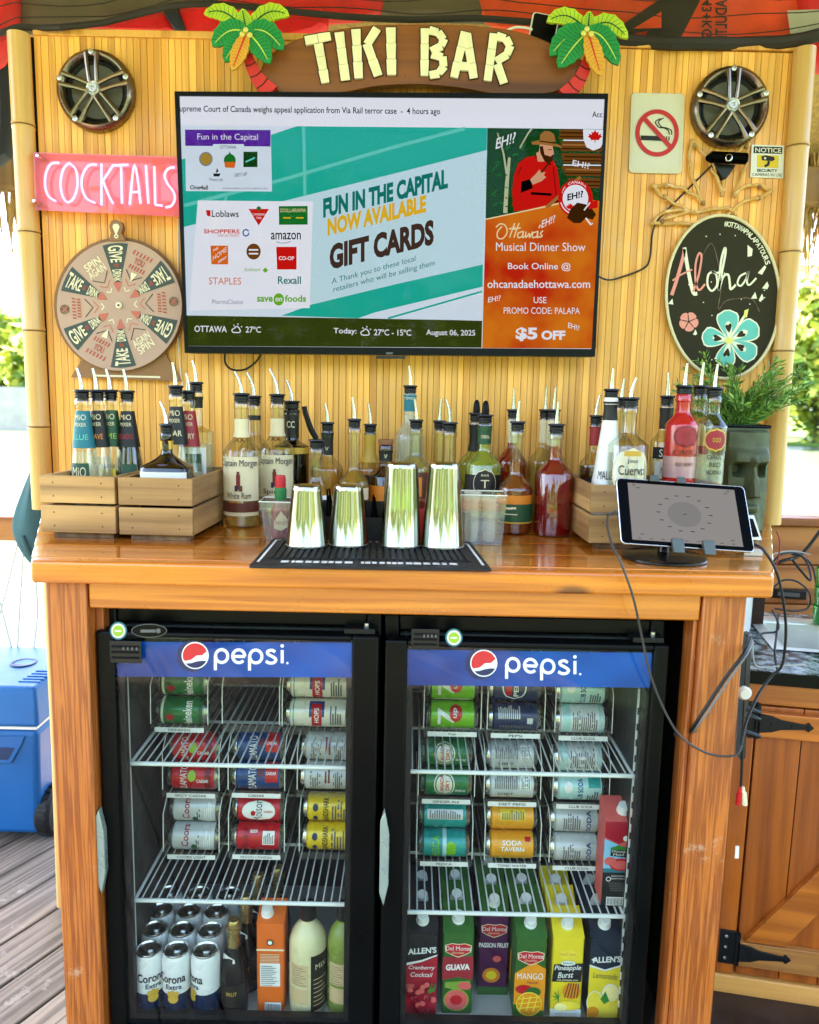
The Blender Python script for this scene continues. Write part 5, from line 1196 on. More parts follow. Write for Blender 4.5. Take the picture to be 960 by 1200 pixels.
def bottle(px, yc, ys, rpx, Y, lab, kind='round', glass='g_clear', liquid='l_clear', level=.5, rn=.0145, zb=CT, neck=None, labels=(), texts=(), pourer='steel', tilt=0., sq=None, cat='bottle', turn=0.):
    c = at(px, yc, Y); Rb = (at(px + rpx, 560, Y).x - at(px, 560, Y).x); z1 = c.z; H = z1 - zb - (.020 if pourer else 0.)
    ys_ = ys; t = thing('liquor_bottle', lab, cat, (c.x, Y, zb), BOTTLES)
    O = Vector((c.x, Y, zb)); pr = prof(kind, Rb, H, rn)
    S = (1.0, .78, 4.5, Rb * .75) if sq else None
    b = MB(); b.lathe(pr, glass, 28, o=O, caps=False, sq=S); b.build('glass_body', t)
    level = min(.86, level * 1.15)
    if liquid and level > 0:
        zl = level * H; lp = [(max(.0001, r - .0028), max(z, .006)) for r, z in pr if z < zl - .004]; rl_ = max(.001, rad_at(pr, zl) - .0028)
        lp += [(rl_, zl), (.0001, zl)]
        b = MB(); b.lathe(lp, liquid, 24, o=O, caps=False, sq=(1.0, .78, 4.5, Rb * .72) if sq else None); b.build('liquid', t)
    def patch(b, z0, z1, mt, half, off=.0006, a_c=0.):
        if mt.startswith('o:'):
            rows = 10; vs = []
            for j in range(rows + 1):
                q = -1 + 2 * j / rows; z = (z0 + z1) / 2 + (z1 - z0) / 2 * q; hw_ = half * math.sqrt(max(0, 1 - q * q)) + .05
                vs += [pt(rad_at(pr, z) + off, R(a_c + hw_ * s_), z) for s_ in (-1, -.5, 0, .5, 1)]
            b.add(vs, [(j * 5 + i, j * 5 + i + 1, j * 5 + i + 6, j * 5 + i + 5) for j in range(rows) for i in range(4)], mt[2:], True); return
        n_ = max(8, int(half / 5)); vs = []; rows = 3
        for j in range(rows + 1):
            z = z0 + (z1 - z0) * j / rows; r = rad_at(pr, z) + off
            for i in range(n_ + 1): vs.append(pt(r, R(a_c - half + 2 * half * i / n_), z))
        b.add(vs, [(j * (n_ + 1) + i, j * (n_ + 1) + i + 1, (j + 1) * (n_ + 1) + i + 1, (j + 1) * (n_ + 1) + i) for j in range(rows) for i in range(n_)], mt, True)
    def pt(r, a, z):
        x, y = r * math.sin(a), -r * math.cos(a)
        if S:
            e = 2 / S[2]; ca, sa = math.cos(a - PI / 2), math.sin(a - PI / 2)
            x = S[0] * r * math.copysign(abs(ca) ** e, ca); y = S[1] * r * math.copysign(abs(sa) ** e, sa)
        return O + Vector((x, y, z))
    if neck:
        z0, z1_, mt = neck[:3]; b = MB(); patch(b, z0 * H, z1_ * H, mt, 180, .0007)
        for (s, zc, hh, ww, tm) in neck[3:]:
            r = rad_at(pr, zc * H) + .0014
            b.text(s, lambda u, v: pt(rad_at(pr, (zc + (v - .5) * hh) * H) + .0014, (u - .5) * ww + turn, (zc + (v - .5) * hh) * H), tm, .01)
        b.build('neck_label', t)
    if labels or texts:
        b = MB()
        for i, L in enumerate(labels): patch(b, L[0] * H, L[1] * H, L[2], L[3], .0006 + .0005 * (L[5] if len(L) > 5 else i), (L[4] if len(L) > 4 else 0) + math.degrees(turn))
        for (s, zc, hh, ww, tm) in texts:
            b.text(s, lambda u, v: pt(rad_at(pr, (zc + (v - .5) * hh) * H) + .0034, (u - .5) * ww + turn, (zc + (v - .5) * hh) * H), tm, 0., 0., 1)
        b.build('label', t)
    if pourer:
        P0 = O + Vector((0, 0, H)); k = MB(); q = rn * 1.08
        k.lathe([(rn * .9, -.006), (rn * .9, .001), (q, .002), (q, .005), (rn * .95, .006), (rn * .95, .008), (q, .009), (q, .012), (rn * .95, .013), (q * .98, .015), (q * 1.16, .017), (q * 1.10, .0205), (.006, .0215)], 'black_plastic', 20, o=P0)
        po = k.build('pourer', t)
        zt = Zp(px, ys, Y); L = max(.02, zt - z1); dx = tilt * L
        b = MB()
        if pourer == 'steel':
            A = P0 + Vector((0, 0, .021)); b.tube([A, A + Vector((dx * .1, 0, L * .3)), A + Vector((dx * .45, -.002, L * .65)), A + Vector((dx, -.005, L))], [.0052, .0046, .0036, .0027], 'steel', 9)
        else:
            A = P0 + Vector((0, 0, .021)); b.tube([A, A + Vector((dx * .5, 0, L * .3)), A + Vector((dx, 0, L * .8)), A + Vector((dx * 1.1, 0, L))], [.0095, .0098, .0075, .003] if pourer == 'cone' else [.007, .007, .0066, .006], 'black_satin', 10)
        b.build('spout', po)
    return t
ZC = CT + .023
MIO = lambda mt, w2, c2: (.60, .90, mt, ('MiO', .85, .045, 1.5, 'label_cream'), ('MIXER', .79, .03, 1.4, 'label_cream'), (w2, .69, .045, 1.6, c2))
g = dict(kind='cone', zb=ZC, rn=.0150)
bottle(96, 457, 432, 17, -.335, 'syrup bottle with teal neck label, leftmost in the left crate', liquid='l_clear', level=.5, neck=MIO('label_teal', 'BLUE', 'chalk_aqua'), labels=[(.34, .48, 'label_green', 40)], texts=[('MiO', .41, .08, .9, 'label_cream')], tilt=-.15, **g)
bottle(113.5, 457, 432, 17, -.30, 'syrup bottle with brown and orange neck label in the left crate', liquid='l_clear', level=.45, neck=MIO('label_dark', 'AGAVE', 'label_orange'), labels=[(.33, .46, 'label_cream', 30)], tilt=-.12, **g)
bottle(129.5, 457, 433, 17, -.27, 'syrup bottle with green neck label in the left crate', liquid='l_lime', level=.34, neck=MIO('label_green', 'LIME', 'lime'), labels=[(.3, .42, 'yellow', 30)], tilt=-.15, **g)
bottle(149, 458, 433, 18, -.27, 'syrup bottle full of dark red liquid in the left crate', liquid='l_wine', level=.62, neck=MIO('label_dark', 'GRENADINE', 'label_red'), labels=[(.32, .46, 'label_green', 30, 20)], texts=[], tilt=-.12, **g)
bottle(195, 497, 471, 28, -.40, 'squat dark brown liqueur bottle with gold neck bands and a cream label', kind='squat', glass='g_brown', liquid='l_brown', level=.6, rn=.0125, zb=ZC, neck=(.83, .92, 'label_gold'), labels=[(.30, .60, 'label_white', 62)], texts=[], sq=1, tilt=-.25, pourer='steel')
bottle(206, 452, 425, 17, -.27, 'clear syrup bottle with black neck label in the crate beside the rum', liquid='l_straw', level=.42, neck=MIO('label_dark', 'PEAR', 'label_cream'), tilt=-.1, **g)
bottle(221, 458, 438, 17, -.235, 'syrup bottle with red neck label in the crate beside the rum', liquid='l_clear', level=.4, neck=MIO('label_red', 'BERRY', 'label_cream'), tilt=-.1, **g)
bottle(230, 448, 423, 19, -.20, 'clear vodka bottle with a green leaf label at the crate corner beside the rum', kind='shoulder', liquid='l_clear', level=.5, zb=ZC, neck=(.86, .95, 'label_dark'), labels=[(.32, .55, 'label_white', 45), (.36, .50, 'label_green', 28)], tilt=-.15)

RUM = lambda sub: dict(neck=(.72, .865, 'label_cream', ('XX', .70, .03, 1.0, 'ink')), labels=[(.22, .57, 'label_cream', 70), (.13, .205, 'label_brownred', 70), (.10, .135, 'label_cream', 70, 0, 0), (.31, .43, 'red_dark', 6), (.43, .455, 'label_brownred', 4), (.30, .345, 'navy', 4, -6), (.30, .345, 'label_brownred', 5, 7)], texts=[('Captain Morgan', .515, .07, 2.1, 'navy'), (sub, .265, .05, 1.3, 'ink')])
bottle(283, 461, 436, 21.5, -.24, 'white rum bottle with cream label, in front of the slatted wall beside the crate', kind='broad', liquid='l_straw', level=.13, rn=.017, tilt=-.3, **RUM('White Rum'))
bottle(298, 464, 437, 19, -.12, 'clear bottle with a black collar, right behind the white rum', kind='broad', liquid='l_clear', level=.4, rn=.016, neck=(.86, .9, 'label_dark'), tilt=-.3)
bottle(325, 462, 433, 20.5, -.15, 'spiced rum bottle with a red neck band, right of the white rum', kind='broad', liquid='l_gold', level=.3, rn=.017, tilt=-.3, **RUM('Spiced'))
bottle(342, 470, 446, 20, -.09, 'black whisky bottle lettered CC, behind the spiced rum', kind='shoulder', glass='g_dark', liquid=None, level=0, rn=.0185, neck=(.74, .985, 'label_dark', ('CC', .86, .06, 1.1, 'label_cream')), labels=[(.60, .655, 'label_gold', 90)], tilt=-.25)
bottle(371, 515, 477, 22, -.27, 'round flask with a yellow label and a black plastic pourer', kind='flask', liquid='l_gold', level=.48, rn=.016, labels=[(.33, .50, 'label_white', 20, -26), (.42, .56, 'yellow', 20, -26), (.30, .44, 'label_white', 20, 24)], pourer='long', tilt=-.35)
bottle(384, 495, 473, 19, -.12, 'bottle with a black neck label, behind the round flask', kind='round', liquid='l_gold', level=.5, neck=(.73, .97, 'label_dark', ('V', .80, .04, .6, 'label_cream')), tilt=-.15)
bottle(415.5, 491, 466, 18.5, -.20, 'golden tequila bottle with a long bare neck and a cream label', kind='long', liquid='l_gold', level=.50, rn=.0145, labels=[(.28, .40, 'label_cream', 70), (.16, .26, 'label_tan', 70)], tilt=-.12)
bottle(434, 497, 473, 17, -.09, 'bottle with a gold neck label, right of the bare necked tequila', kind='round', liquid='l_amber', level=.5, neck=(.66, .97, 'label_gold'), labels=[(.28, .52, 'label_dark', 60)], texts=[('BLEND', .4, .05, 1.0, 'label_gold')], tilt=-.12)
bottle(452.5, 521, 500, 19, -.16, 'dark squat bottle closed with a brown wooden stopper', kind='broad', glass='g_amber', liquid='l_brown', level=.5, rn=.0165, neck=(.80, .92, 'label_dark', ('V', .86, .05, .5, 'label_cream')), labels=[(.25, .5, 'label_orange', 70)], pourer=None)
bottle(481, 452, 429, 17, -.07, 'tall frosted bottle with a teal neck label, standing highest in the middle', kind='tall', glass='g_frost', liquid=None, level=0, rn=.0155, neck=(.86, .985, 'label_teal'), tilt=-.1)
bottle(488, 492, 468, 19, -.14, 'bottle of pale liqueur with a clear neck, in front of the teal necked bottle', kind='round', liquid='l_straw', level=.60, rn=.0155, labels=[(.1, .55, 'label_brownred', 62), (.3, .5, 'label_orange', 24)], tilt=-.12)
bottle(515.5, 493, 467, 18, -.10, 'left of two clear necked bottles behind the tall shaker', kind='long', liquid='l_gold', level=.5, rn=.0145, tilt=.06)
bottle(527.5, 495, 469, 20, -.17, 'right of two clear necked bottles behind the tall shaker, pale gold', kind='long', liquid='l_straw', level=.52, rn=.0165, labels=[(.2, .36, 'label_gold', 50)], tilt=-.22)
bottle(558.5, 484, 469, 20, -.08, 'lime cordial bottle with black cone pourer, the rear one of two', kind='round', liquid='l_lime', level=.7, rn=.0165, neck=(.70, .96, 'label_dark'), pourer='cone')
bottle(569, 486, 470, 21.5, -.19, 'lime cordial bottle with black cone pourer and round T emblem, the front one', kind='broad', liquid='l_lime', level=.80, rn=.0165, neck=(.80, .97, 'label_green', ('CORDIAL', .87, .03, 1.3, 'label_cream')), labels=[(.06, .52, 'label_dark', 84), (.30, .58, 'o:label_cream', 36), (.31, .57, 'o:label_dark', 34), (.17, .32, 'o:lime', 36, 6)], texts=[('T', .44, .075, .42, 'label_cream'), ('BAR', .52, .02, .4, 'label_cream')], pourer='cone')
bottle(602, 480, 455, 18, -.08, 'red liqueur bottle with a yellow neck label at the back', kind='round', liquid='l_red', level=.72, rn=.0145, neck=(.76, .97, 'label_cream'), tilt=-.03)
bottle(607, 494, 470, 20.5, -.26, 'rum bottle with orange and green label bands', kind='long', liquid='l_rum', level=.60, rn=.0155, labels=[(.30, .385, 'label_orange', 90), (.13, .30, 'label_green', 90), (.115, .13, 'label_gold', 90), (.25, .27, 'label_cream', 10, -25), (.255, .275, 'label_cream', 8, -10), (.2, .21, 'label_cream', 20, -18)], tilt=.04)
bottle(639.5, 480, 454, 18, -.07, 'left of two pale bottles with yellow neck labels at the back', kind='round', liquid='l_straw', level=.5, rn=.0145, neck=(.76, .97, 'label_cream'), tilt=-.02)
bottle(649.5, 480, 454, 18, -.11, 'right of two pale bottles with yellow neck labels at the back', kind='round', liquid='l_gold', level=.5, rn=.0145, neck=(.74, .97, 'label_cream'), tilt=.02)
bottle(652.5, 497, 471, 22, -.28, 'large bottle of deep red liqueur beside the right crate', kind='broad', liquid='l_red', level=.76, rn=.0165, labels=[(.0, .42, 'red_dark', 8, 70)][:0], tilt=.02)
bottle(699, 487, 463, 17, -.20, 'small brown liqueur bottle with a red collar behind the white bottle', kind='round', glass='g_clear', liquid='l_brown', level=.5, rn=.0135, zb=ZC, neck=(.78, .97, 'label_red'), labels=[(.2, .45, 'label_dark', 70)], tilt=.1)
bottle(717, 456, 432, 17.5, -.30, 'white coconut rum bottle with black lettering', kind='cone', glass='g_white', liquid=None, level=0, rn=.0150, zb=ZC, neck=(.83, .97, 'label_dark'), labels=[(.28, .34, 'label_dark', 6, -8)], texts=[('MALIBU', .42, .065, 1.3, 'ink')], tilt=-.02, turn=-.2)
bottle(729, 466, 444, 17, -.22, 'clear bottle squeezed between the white rum and the silver tequila', kind='tall', liquid='l_clear', level=.5, rn=.0145, zb=ZC, tilt=.05)
bottle(739.5, 466, 443, 23, -.33, 'silver tequila bottle with a cream label in black letter script', kind='square', liquid='l_clear', level=.55, rn=.0165, zb=ZC, labels=[(.28, .68, 'o:label_cream', 58), (.615, .655, 'label_gold', 24)], texts=[('Jose', .575, .04, .5, 'ink'), ('Cuervo', .505, .075, 1.3, 'ink')], tilt=.2)
bottle(782.5, 464, 437, 16, -.24, 'clear vodka bottle with a black neck, left of the red bottle', kind='square', liquid='l_clear', level=.5, rn=.0145, zb=ZC, neck=(.80, .97, 'label_dark'), labels=[(.56, .655, 'ink', 66), (.40, .54, 'label_white', 50)], texts=[('SMIR', .608, .06, 1.2, 'label_white'), ('NOFF', .47, .05, .9, 'grey_ink')], tilt=-.1)
bottle(802.5, 452, 426, 18.5, -.31, 'frosted red vodka bottle with a round red emblem', kind='bar', glass='g_red', liquid=None, level=0, rn=.0165, zb=ZC, labels=[(.40, .50, 'g_pinkfade', 120), (.50, .555, 'g_pinkfade', 120), (.62, .78, 'o:red_dark', 44), (.632, .768, 'o:label_red', 38)], texts=[('CCC', .70, .05, .5, 'label_red'), ('CIROC', .585, .04, 1.5, 'label_brownred'), ('RED BERRY', .50, .025, 1.1, 'label_brownred')], tilt=.02)
bottle(821.5, 452, 425, 17.5, -.24, 'clear vodka bottle between the red one and the emblem one', kind='bar', liquid='l_clear', level=.4, rn=.0160, zb=ZC, labels=[(.56, .62, 'label_red', 30)], tilt=.03)
bottle(837.5, 454, 427, 17.5, -.31, 'clear vodka bottle with a round red emblem, rightmost in the right crate', kind='bar', liquid='l_clear', level=.5, rn=.0165, zb=ZC, labels=[(.60, .77, 'o:label_gold', 44), (.613, .757, 'o:label_red', 38)], texts=[('ooo', .685, .035, .5, 'label_gold'), ('CIROC', .56, .03, 1.0, 'ink'), ('RED', .505, .03, .7, 'ink'), ('VODKA', .45, .03, 1.0, 'ink')], tilt=.03)
# wooden stopper of the dark squat bottle
tb = [o for o in bpy.data.objects if o.get('label', '').startswith('dark squat bottle')][0]
zs = Zp(452.5, 521, -.16); b = MB(); b.lathe([(.013, -.01), (.013, .0005), (.0195, .001), (.0200, .010), (.019, .0135), (.0001, .014)], 'cork', 20, o=(tb.location.x, -.16, zs)); b.build('stopper', tb)

# ------------------------------------------------------------------ mat, shakers, caddies
mz = CT + .0008
M0 = [onz(292, 666, mz), onz(576, 670, mz), onz(552, 639, mz), onz(320, 634, mz)]
t = thing('bar_mat', 'black ribbed rubber bar mat with a worn white border under the shakers', 'mat', tuple((M0[0] + M0[2]) / 2))
upv = Vector((0, 0, 1))
b = MB(); b.hexa(M0, [v + upv * .006 for v in M0], 'rubber'); b.build('base', t, bevel=.0015)
def mp(u, v, z=.0): return (M0[0].lerp(M0[1], u)).lerp(M0[3].lerp(M0[2], u), v) + upv * (.0062 + z)
b = MB(); nr = 30
for i in range(nr):
    u0, u1 = .055 + .89 * i / nr, .055 + .89 * (i + .62) / nr; Q = [mp(u0, .22), mp(u1, .22), mp(u1, .9), mp(u0, .9)]; b.hexa(Q, [v + upv * .0035 for v in Q], 'rubber')
b.build('rib_field', t, bevel=.0006)
b = MB()
def strip(p, q, wd, k=1.7):
    wd *= k
    d = (q - p).normalized(); s = Vector((-d.y, d.x, 0)) * wd / 2; b.add([p - s, q - s, q + s, p + s], [(0, 1, 2, 3)], 'rubber_worn')
for a_, c_ in (((.025, .10), (.025, .93)), ((.025, .93), (.975, .93)), ((.975, .93), (.975, .10))): strip(mp(*a_, .0006), mp(*c_, .0006), .003)
rp = random.Random(2); x = .12
while x < .86:
    wd = rp.uniform(.012, .034); Q = [mp(x, .09, .0008), mp(x + wd, .09, .0008), mp(x + wd, .155, .0008), mp(x, .155, .0008)]
    if not .40 < x < .44: b.add(Q, [(0, 1, 2, 3)], 'rubber_worn')
    x += wd + rp.uniform(.004, .012)
b.build('printed_border', t)
zm = CT + .0110
def shaker(px, yb, yt, rb, rt, lab):
    o = onz(px, yb - 3, zm); o = Vector((o.x, o.y + .012, zm)); s = at(px + 100, yb, o.y).x - at(px, yb, o.y).x
    Rb, Rt = rb * s / 100, rt * s / 100; H = at(px, yt, o.y).z - zm
    t = thing('shaker_tin', lab, 'shaker', tuple(o), 'steel shaker tins upside down on the bar mat')
    b = MB(); b.lathe([(Rb - .0015, .0), (Rb, .0004), (Rb + .0004, .003), (Rb - .0006, .005), (Rb - (Rb - Rt) * .5, H * .5), (Rt + .0005, H - .012), (Rt, H - .004), (Rt - .002, H - .001), (Rt - .006, H), (Rt - .009, H - .003), (.0001, H - .003)], 'chrome', 48, o=o); b.build('tin_body', t)
    b = MB(); b.lathe([(Rb + .0002, .0005), (Rb + .0014, .001), (Rb + .0014, .0030), (Rb + .0002, .0036)], 'steel', 48, o=o, caps=False); b.build('rolled_rim', t)
shaker(358.5, 643, 568, 24, 17, 'leftmost short steel shaker tin upside down on the mat')
shaker(407.5, 642, 568, 23, 17, 'second short steel shaker tin, beside the tall ones on the mat')
shaker(469.5, 643, 542, 24, 18.5, 'left of the two tall steel shaker tins on the mat')
shaker(518.5, 644, 542, 25, 18, 'rightmost tall steel shaker tin, beside the clear cup box')

def acrylic_box(x0, x1, xb0, xb1, yt, yb, Y, d, lab, mt):
    t = thing('acrylic_box', lab, 'box', ((X(x0, yb, Y) + X(x1, yb, Y)) / 2, Y + d / 2, CT), 'clear acrylic boxes on the counter')
    zt = Zp((x0 + x1) / 2, yt, Y); A = [Vector((X(xb0, yb, Y), Y, CT + .001)), Vector((X(xb1, yb, Y), Y, CT + .001)), Vector((X(xb1, yb, Y) - .002, Y + d, CT + .001)), Vector((X(xb0, yb, Y) + .002, Y + d, CT + .001))]
    B = [Vector((X(x0, yt, Y), Y - .006, zt)), Vector((X(x1, yt, Y), Y - .006, zt)), Vector((X(x1, yt, Y) + .002, Y + d + .006, zt)), Vector((X(x0, yt, Y) - .002, Y + d + .006, zt))]
    for i in range(4):
        b = MB(); j = (i + 1) % 4; c = (A[0] + A[2]) / 2; b.add([A[i], A[j], B[j], B[i]], [(0, 1, 2, 3)], mt); b.build('panel', t)
    b = MB(); b.add(A, [(0, 1, 2, 3)], mt); b.build('bottom', t)
    b = MB(); b.tube(B, .0014, 'acrylic_edge', 6, closed=True, smooth=False); b.build('rim', t)
    return t
pm('acrylic_edge', '#e6e6d6', .15, var=0)
acrylic_box(304, 350, 312, 347, 588, 634, -.44, .07, 'clear acrylic box holding the small hot sauce bottle', 'acrylic')
acrylic_box(539, 594, 542, 588, 580, 640, -.44, .075, 'clear acrylic box holding two stacks of small plastic cups', 'acrylic')
# hot sauce
Y = -.40; c = at(329, 600, Y); t = thing('sauce_bottle', 'small hot sauce bottle with a red cap and green neck in the acrylic box', 'bottle', (c.x, Y, CT + .003))
O = Vector((c.x, Y, CT + .003)); z = lambda y: Zp(329, y, Y) - CT - .003
b = MB(); b.lathe([(.0001, 0), (.021, 0), (.022, .004), (.022, z(597)), (.013, z(586)), (.0115, z(584))], 'l_rum', 20, o=O, caps=False); b.build('glass_body', t)
b = MB(); b.lathe([(.0135, z(586)), (.0140, z(575)), (.0125, z(571))], 'green', 18, o=O, caps=False); b.build('neck_foil', t)
b = MB(); b.lathe([(.0122, z(571)), (.0122, z(561)), (.0105, z(557)), (.0001, z(556.5))], 'red_paint', 18, o=O, caps=False); b.build('cap', t)
b = MB(); Yl = Y - .0235; b.sheet(pp([(321, 612), (329, 599), (337, 608), (337, 618), (329, 622), (321, 619)], Yl), 'label_cream'); b.text('TABASCO', pxf((321.6, 614.5), (336.5, 614.8), 4, Yl, .0008), 'label_red', .0); b.build('label', t)
# nested portion cups
thin('cup_clear', '#fbfaf0', base=.05, body=.30, bodycol='#f4f0da', edge='#8a866a')
c1 = None
for px, n_, lab in ((553, 10, 'clear plastic portion cup nested in the taller left stack'), (573, 9, 'clear plastic portion cup nested in the shorter right stack')):
    Y = -.402; x0 = X(px, 610, Y)
    for k in range(n_):
        loc = (x0, Y, CT + .004 + k * .0094)
        if c1 is None:
            b = MB(); b.lathe([(.0001, .0005), (.0155, .0), (.0195, .028), (.0215, .0285), (.0215, .0305), (.0190, .0305)], 'cup_clear', 20, o=loc, caps=False); c1 = b.build('portion_cup', base=loc); tag(c1, lab, 'cup', 'small plastic cups in the acrylic box')
        else: copy_thing(c1, loc, lab)
# black caddy with stirrers, red jar between the tall tins
Y = -.40; x0, x1 = X(374, 620, Y), X(455, 620, Y)
t = thing('bar_caddy', 'black plastic caddy of stirrers standing behind the shaker tins', 'caddy', ((x0 + x1) / 2, Y, CT))
b = MB(); b.box(x0, x1, Y + .045, Y + .05, CT + .001, CT + .085, 'black_plastic'); b.box(x0, x1, Y - .02, Y - .016, CT + .001, CT + .055, 'black_plastic'); b.box(x0, x0 + .004, Y - .0155, Y + .0445, CT + .001, CT + .075, 'black_plastic'); b.box(x1 - .004, x1, Y - .0155, Y + .0445, CT + .001, CT + .075, 'black_plastic'); b.box(x0 + .0045, x1 - .0045, Y - .0155, Y + .0445, CT + .001, CT + .004, 'black_plastic'); b.box((x0 + x1) / 2 - .002, (x0 + x1) / 2 + .002, Y - .0155, Y + .0445, CT + .0045, CT + .07, 'black_plastic'); b.build('caddy_body', t)
rp = random.Random(4)
for k in range(16):
    x = x0 + .008 + (x1 - x0 - .016) * (k + .5) / 16; b = MB(); p = Vector((x, Y + rp.uniform(-.008, .03), CT + .006)); q = p + Vector((rp.uniform(-.02, .02), rp.uniform(-.01, .015), rp.uniform(.085, .115)))
    b.tube([p, q], .0022, 'black_gloss', 7); tag(b.build('stirrer', base=p), 'black plastic stirrer standing in the caddy behind the shaker tins', 'stirrer', 'black stirrers in the caddy')
Y = -.36; c = at(493, 600, Y); b = MB(); O = (c.x, Y, CT)
t = thing('plastic_jar', 'red plastic jar half hidden between the two tall shaker tins', 'jar', O)
b.lathe([(.0001, 0), (.028, 0), (.030, .004), (.030, Zp(493, 598, Y) - CT), (.026, Zp(493, 594, Y) - CT), (.024, Zp(493, 592, Y) - CT)], 'red_paint', 20, o=O); b.build('jar_body', t)
b = MB(); b.lathe([(.027, Zp(493, 594, Y) - CT + .001), (.027, Zp(493, 586, Y) - CT), (.0001, Zp(493, 585, Y) - CT)], 'red_dark', 20, o=O, caps=False); b.build('lid', t)

# ------------------------------------------------------------------ tablet on its stand
o = onz(783, 658, CT); t = thing('tablet_stand', 'dark round based metal tablet stand with two grey holder hooks', 'stand', tuple(o))
b = MB(); b.lathe([(.0001, .0015), (.083, .0005), (.088, .002), (.088, .006), (.080, .010), (.02, .013), (.0001, .013)], 'stand_dark' if pm('stand_dark', '#2c2b28', .18, metal=.7, var=.1) else '', 48, o=o + Vector((0, .03, 0))); b.build('base', t)
b = MB(); b.tube([o + Vector((0, .035, .012)), o + Vector((.004, .045, .05)), o + Vector((.01, .05, .10))], .012, 'stand_dark', 12); b.build('arm', t)
cor = [at(728, 637, -.625), at(885, 647.5, -.615), at(872, 570, -.560), at(722, 559.5, -.570)]       # BL BR TR TL
nrm = (cor[1] - cor[0]).cross(cor[3] - cor[0]).normalized()
def tp(u, v, off=0.): return (cor[0].lerp(cor[1], u)).lerp(cor[3].lerp(cor[2], u), v) + nrm * off
def rpanel(b, u0, u1, v0, v1, ru, rv_, off, th, mt):
    o_ = []
    for cu, cv, a in ((u1 - ru, v1 - rv_, 0), (u0 + ru, v1 - rv_, 90), (u0 + ru, v0 + rv_, 180), (u1 - ru, v0 + rv_, 270)):
        for k in range(6): o_.append((cu + ru * math.cos(R(a + 18 * k)), cv + rv_ * math.sin(R(a + 18 * k))))
    F_ = [tp(u, v, off) for u, v in o_]; n_ = len(F_)
    if th: B_ = [tp(u, v, off - th) for u, v in o_]; b.add(F_ + B_, [tuple(range(n_)), tuple(reversed(range(n_, 2 * n_)))] + [((i + 1) % n_, i, n_ + i, n_ + (i + 1) % n_) for i in range(n_)], mt)
    else: b.add(F_, [tuple(range(n_))], mt)
tbm = thing('tablet', 'black framed tablet with a pale grey screen, leaning on the round stand', 'tablet', tuple((cor[0] + cor[1]) / 2))
b = MB(); rpanel(b, 0, 1, 0, 1, .035, .065, 0, .008, 'steel'); b.build('case', tbm, bevel=.001)
b = MB(); rpanel(b, .006, .994, .012, .988, .032, .06, .0006, 0, 'black_gloss'); b.build('front_glass', tbm)
em('t_screen', '#b2adab', .62); em('t_ink', '#4d4a4c', .5); em('t_disc', '#a3a09e', .6); em('t_pink', '#c0a7a0', .62)
b = MB(); b.add([tp(*q, .0012) for q in ((.085, .07), (.915, .07), (.915, .93), (.085, .93))], [(0, 1, 2, 3)], 't_screen')
b.add([tp(.50 + .13 * math.cos(2 * PI * i / 28), .50 + .19 * math.sin(2 * PI * i / 28), .0016) for i in range(28)], [tuple(range(28))], 't_disc')
for i in range(14):
    a_ = 2 * PI * i / 14; u, v = .50 + .20 * math.cos(a_), .51 + .27 * math.sin(a_); b.add([tp(u - .015, v - .006, .002), tp(u + .015, v - .006, .002), tp(u + .015, v + .006, .002), tp(u - .015, v + .006, .002)], [(0, 1, 2, 3)], 't_ink')
for u, v in ((.5, .5), (.16, .86), (.84, .86), (.16, .16), (.84, .15), (.86, .93 - .03), (.13, .90)):
    b.add([tp(u - .014, v - .005, .0022), tp(u + .014, v - .005, .0022), tp(u + .014, v + .005, .0022), tp(u - .014, v + .005, .0022)], [(0, 1, 2, 3)], 't_ink')
for k in range(9): u = .14 + .088 * k; b.add([tp(u - .012, .095, .0022), tp(u + .012, .095, .0022), tp(u + .012, .104, .0022), tp(u - .012, .104, .0022)], [(0, 1, 2, 3)], 't_ink')
b.build('screen', tbm)
pm('hook_grey', '#4c524e', .4, metal=.3)
for u, v in ((.41, 0), (.64, 0), (.29, 1), (.50, 1)):
    b = MB(); s = -1 if v == 0 else 1; A = [tp(u - .035, v - .02 * s * -1 * -1, .003), tp(u + .035, v - .02 * s, .003), tp(u + .035, v + .07 * s, .006), tp(u - .035, v + .07 * s, .006)]
    if s > 0: A = [tp(u - .035, v - .035, .003), tp(u + .035, v - .035, .003), tp(u + .03, v + .06, .002), tp(u - .03, v + .06, .002)]
    else: A = [tp(u - .04, -.10, .004), tp(u + .04, -.10, .004), tp(u + .045, .11, .0045), tp(u - .045, .11, .0045)]
    b.hexa(A, [p + nrm * (.010 if s < 0 else .006) for p in A], 'hook_grey'); b.build('holder_hook', t, bevel=.001)
b = MB(); A = [tp(.30, .12, -.0095), tp(.72, .12, -.0095), tp(.72, .72, -.0095), tp(.30, .72, -.0095)]; b.hexa([p - nrm * .006 for p in A], A, 'stand_dark'); b.build('back_plate', t)

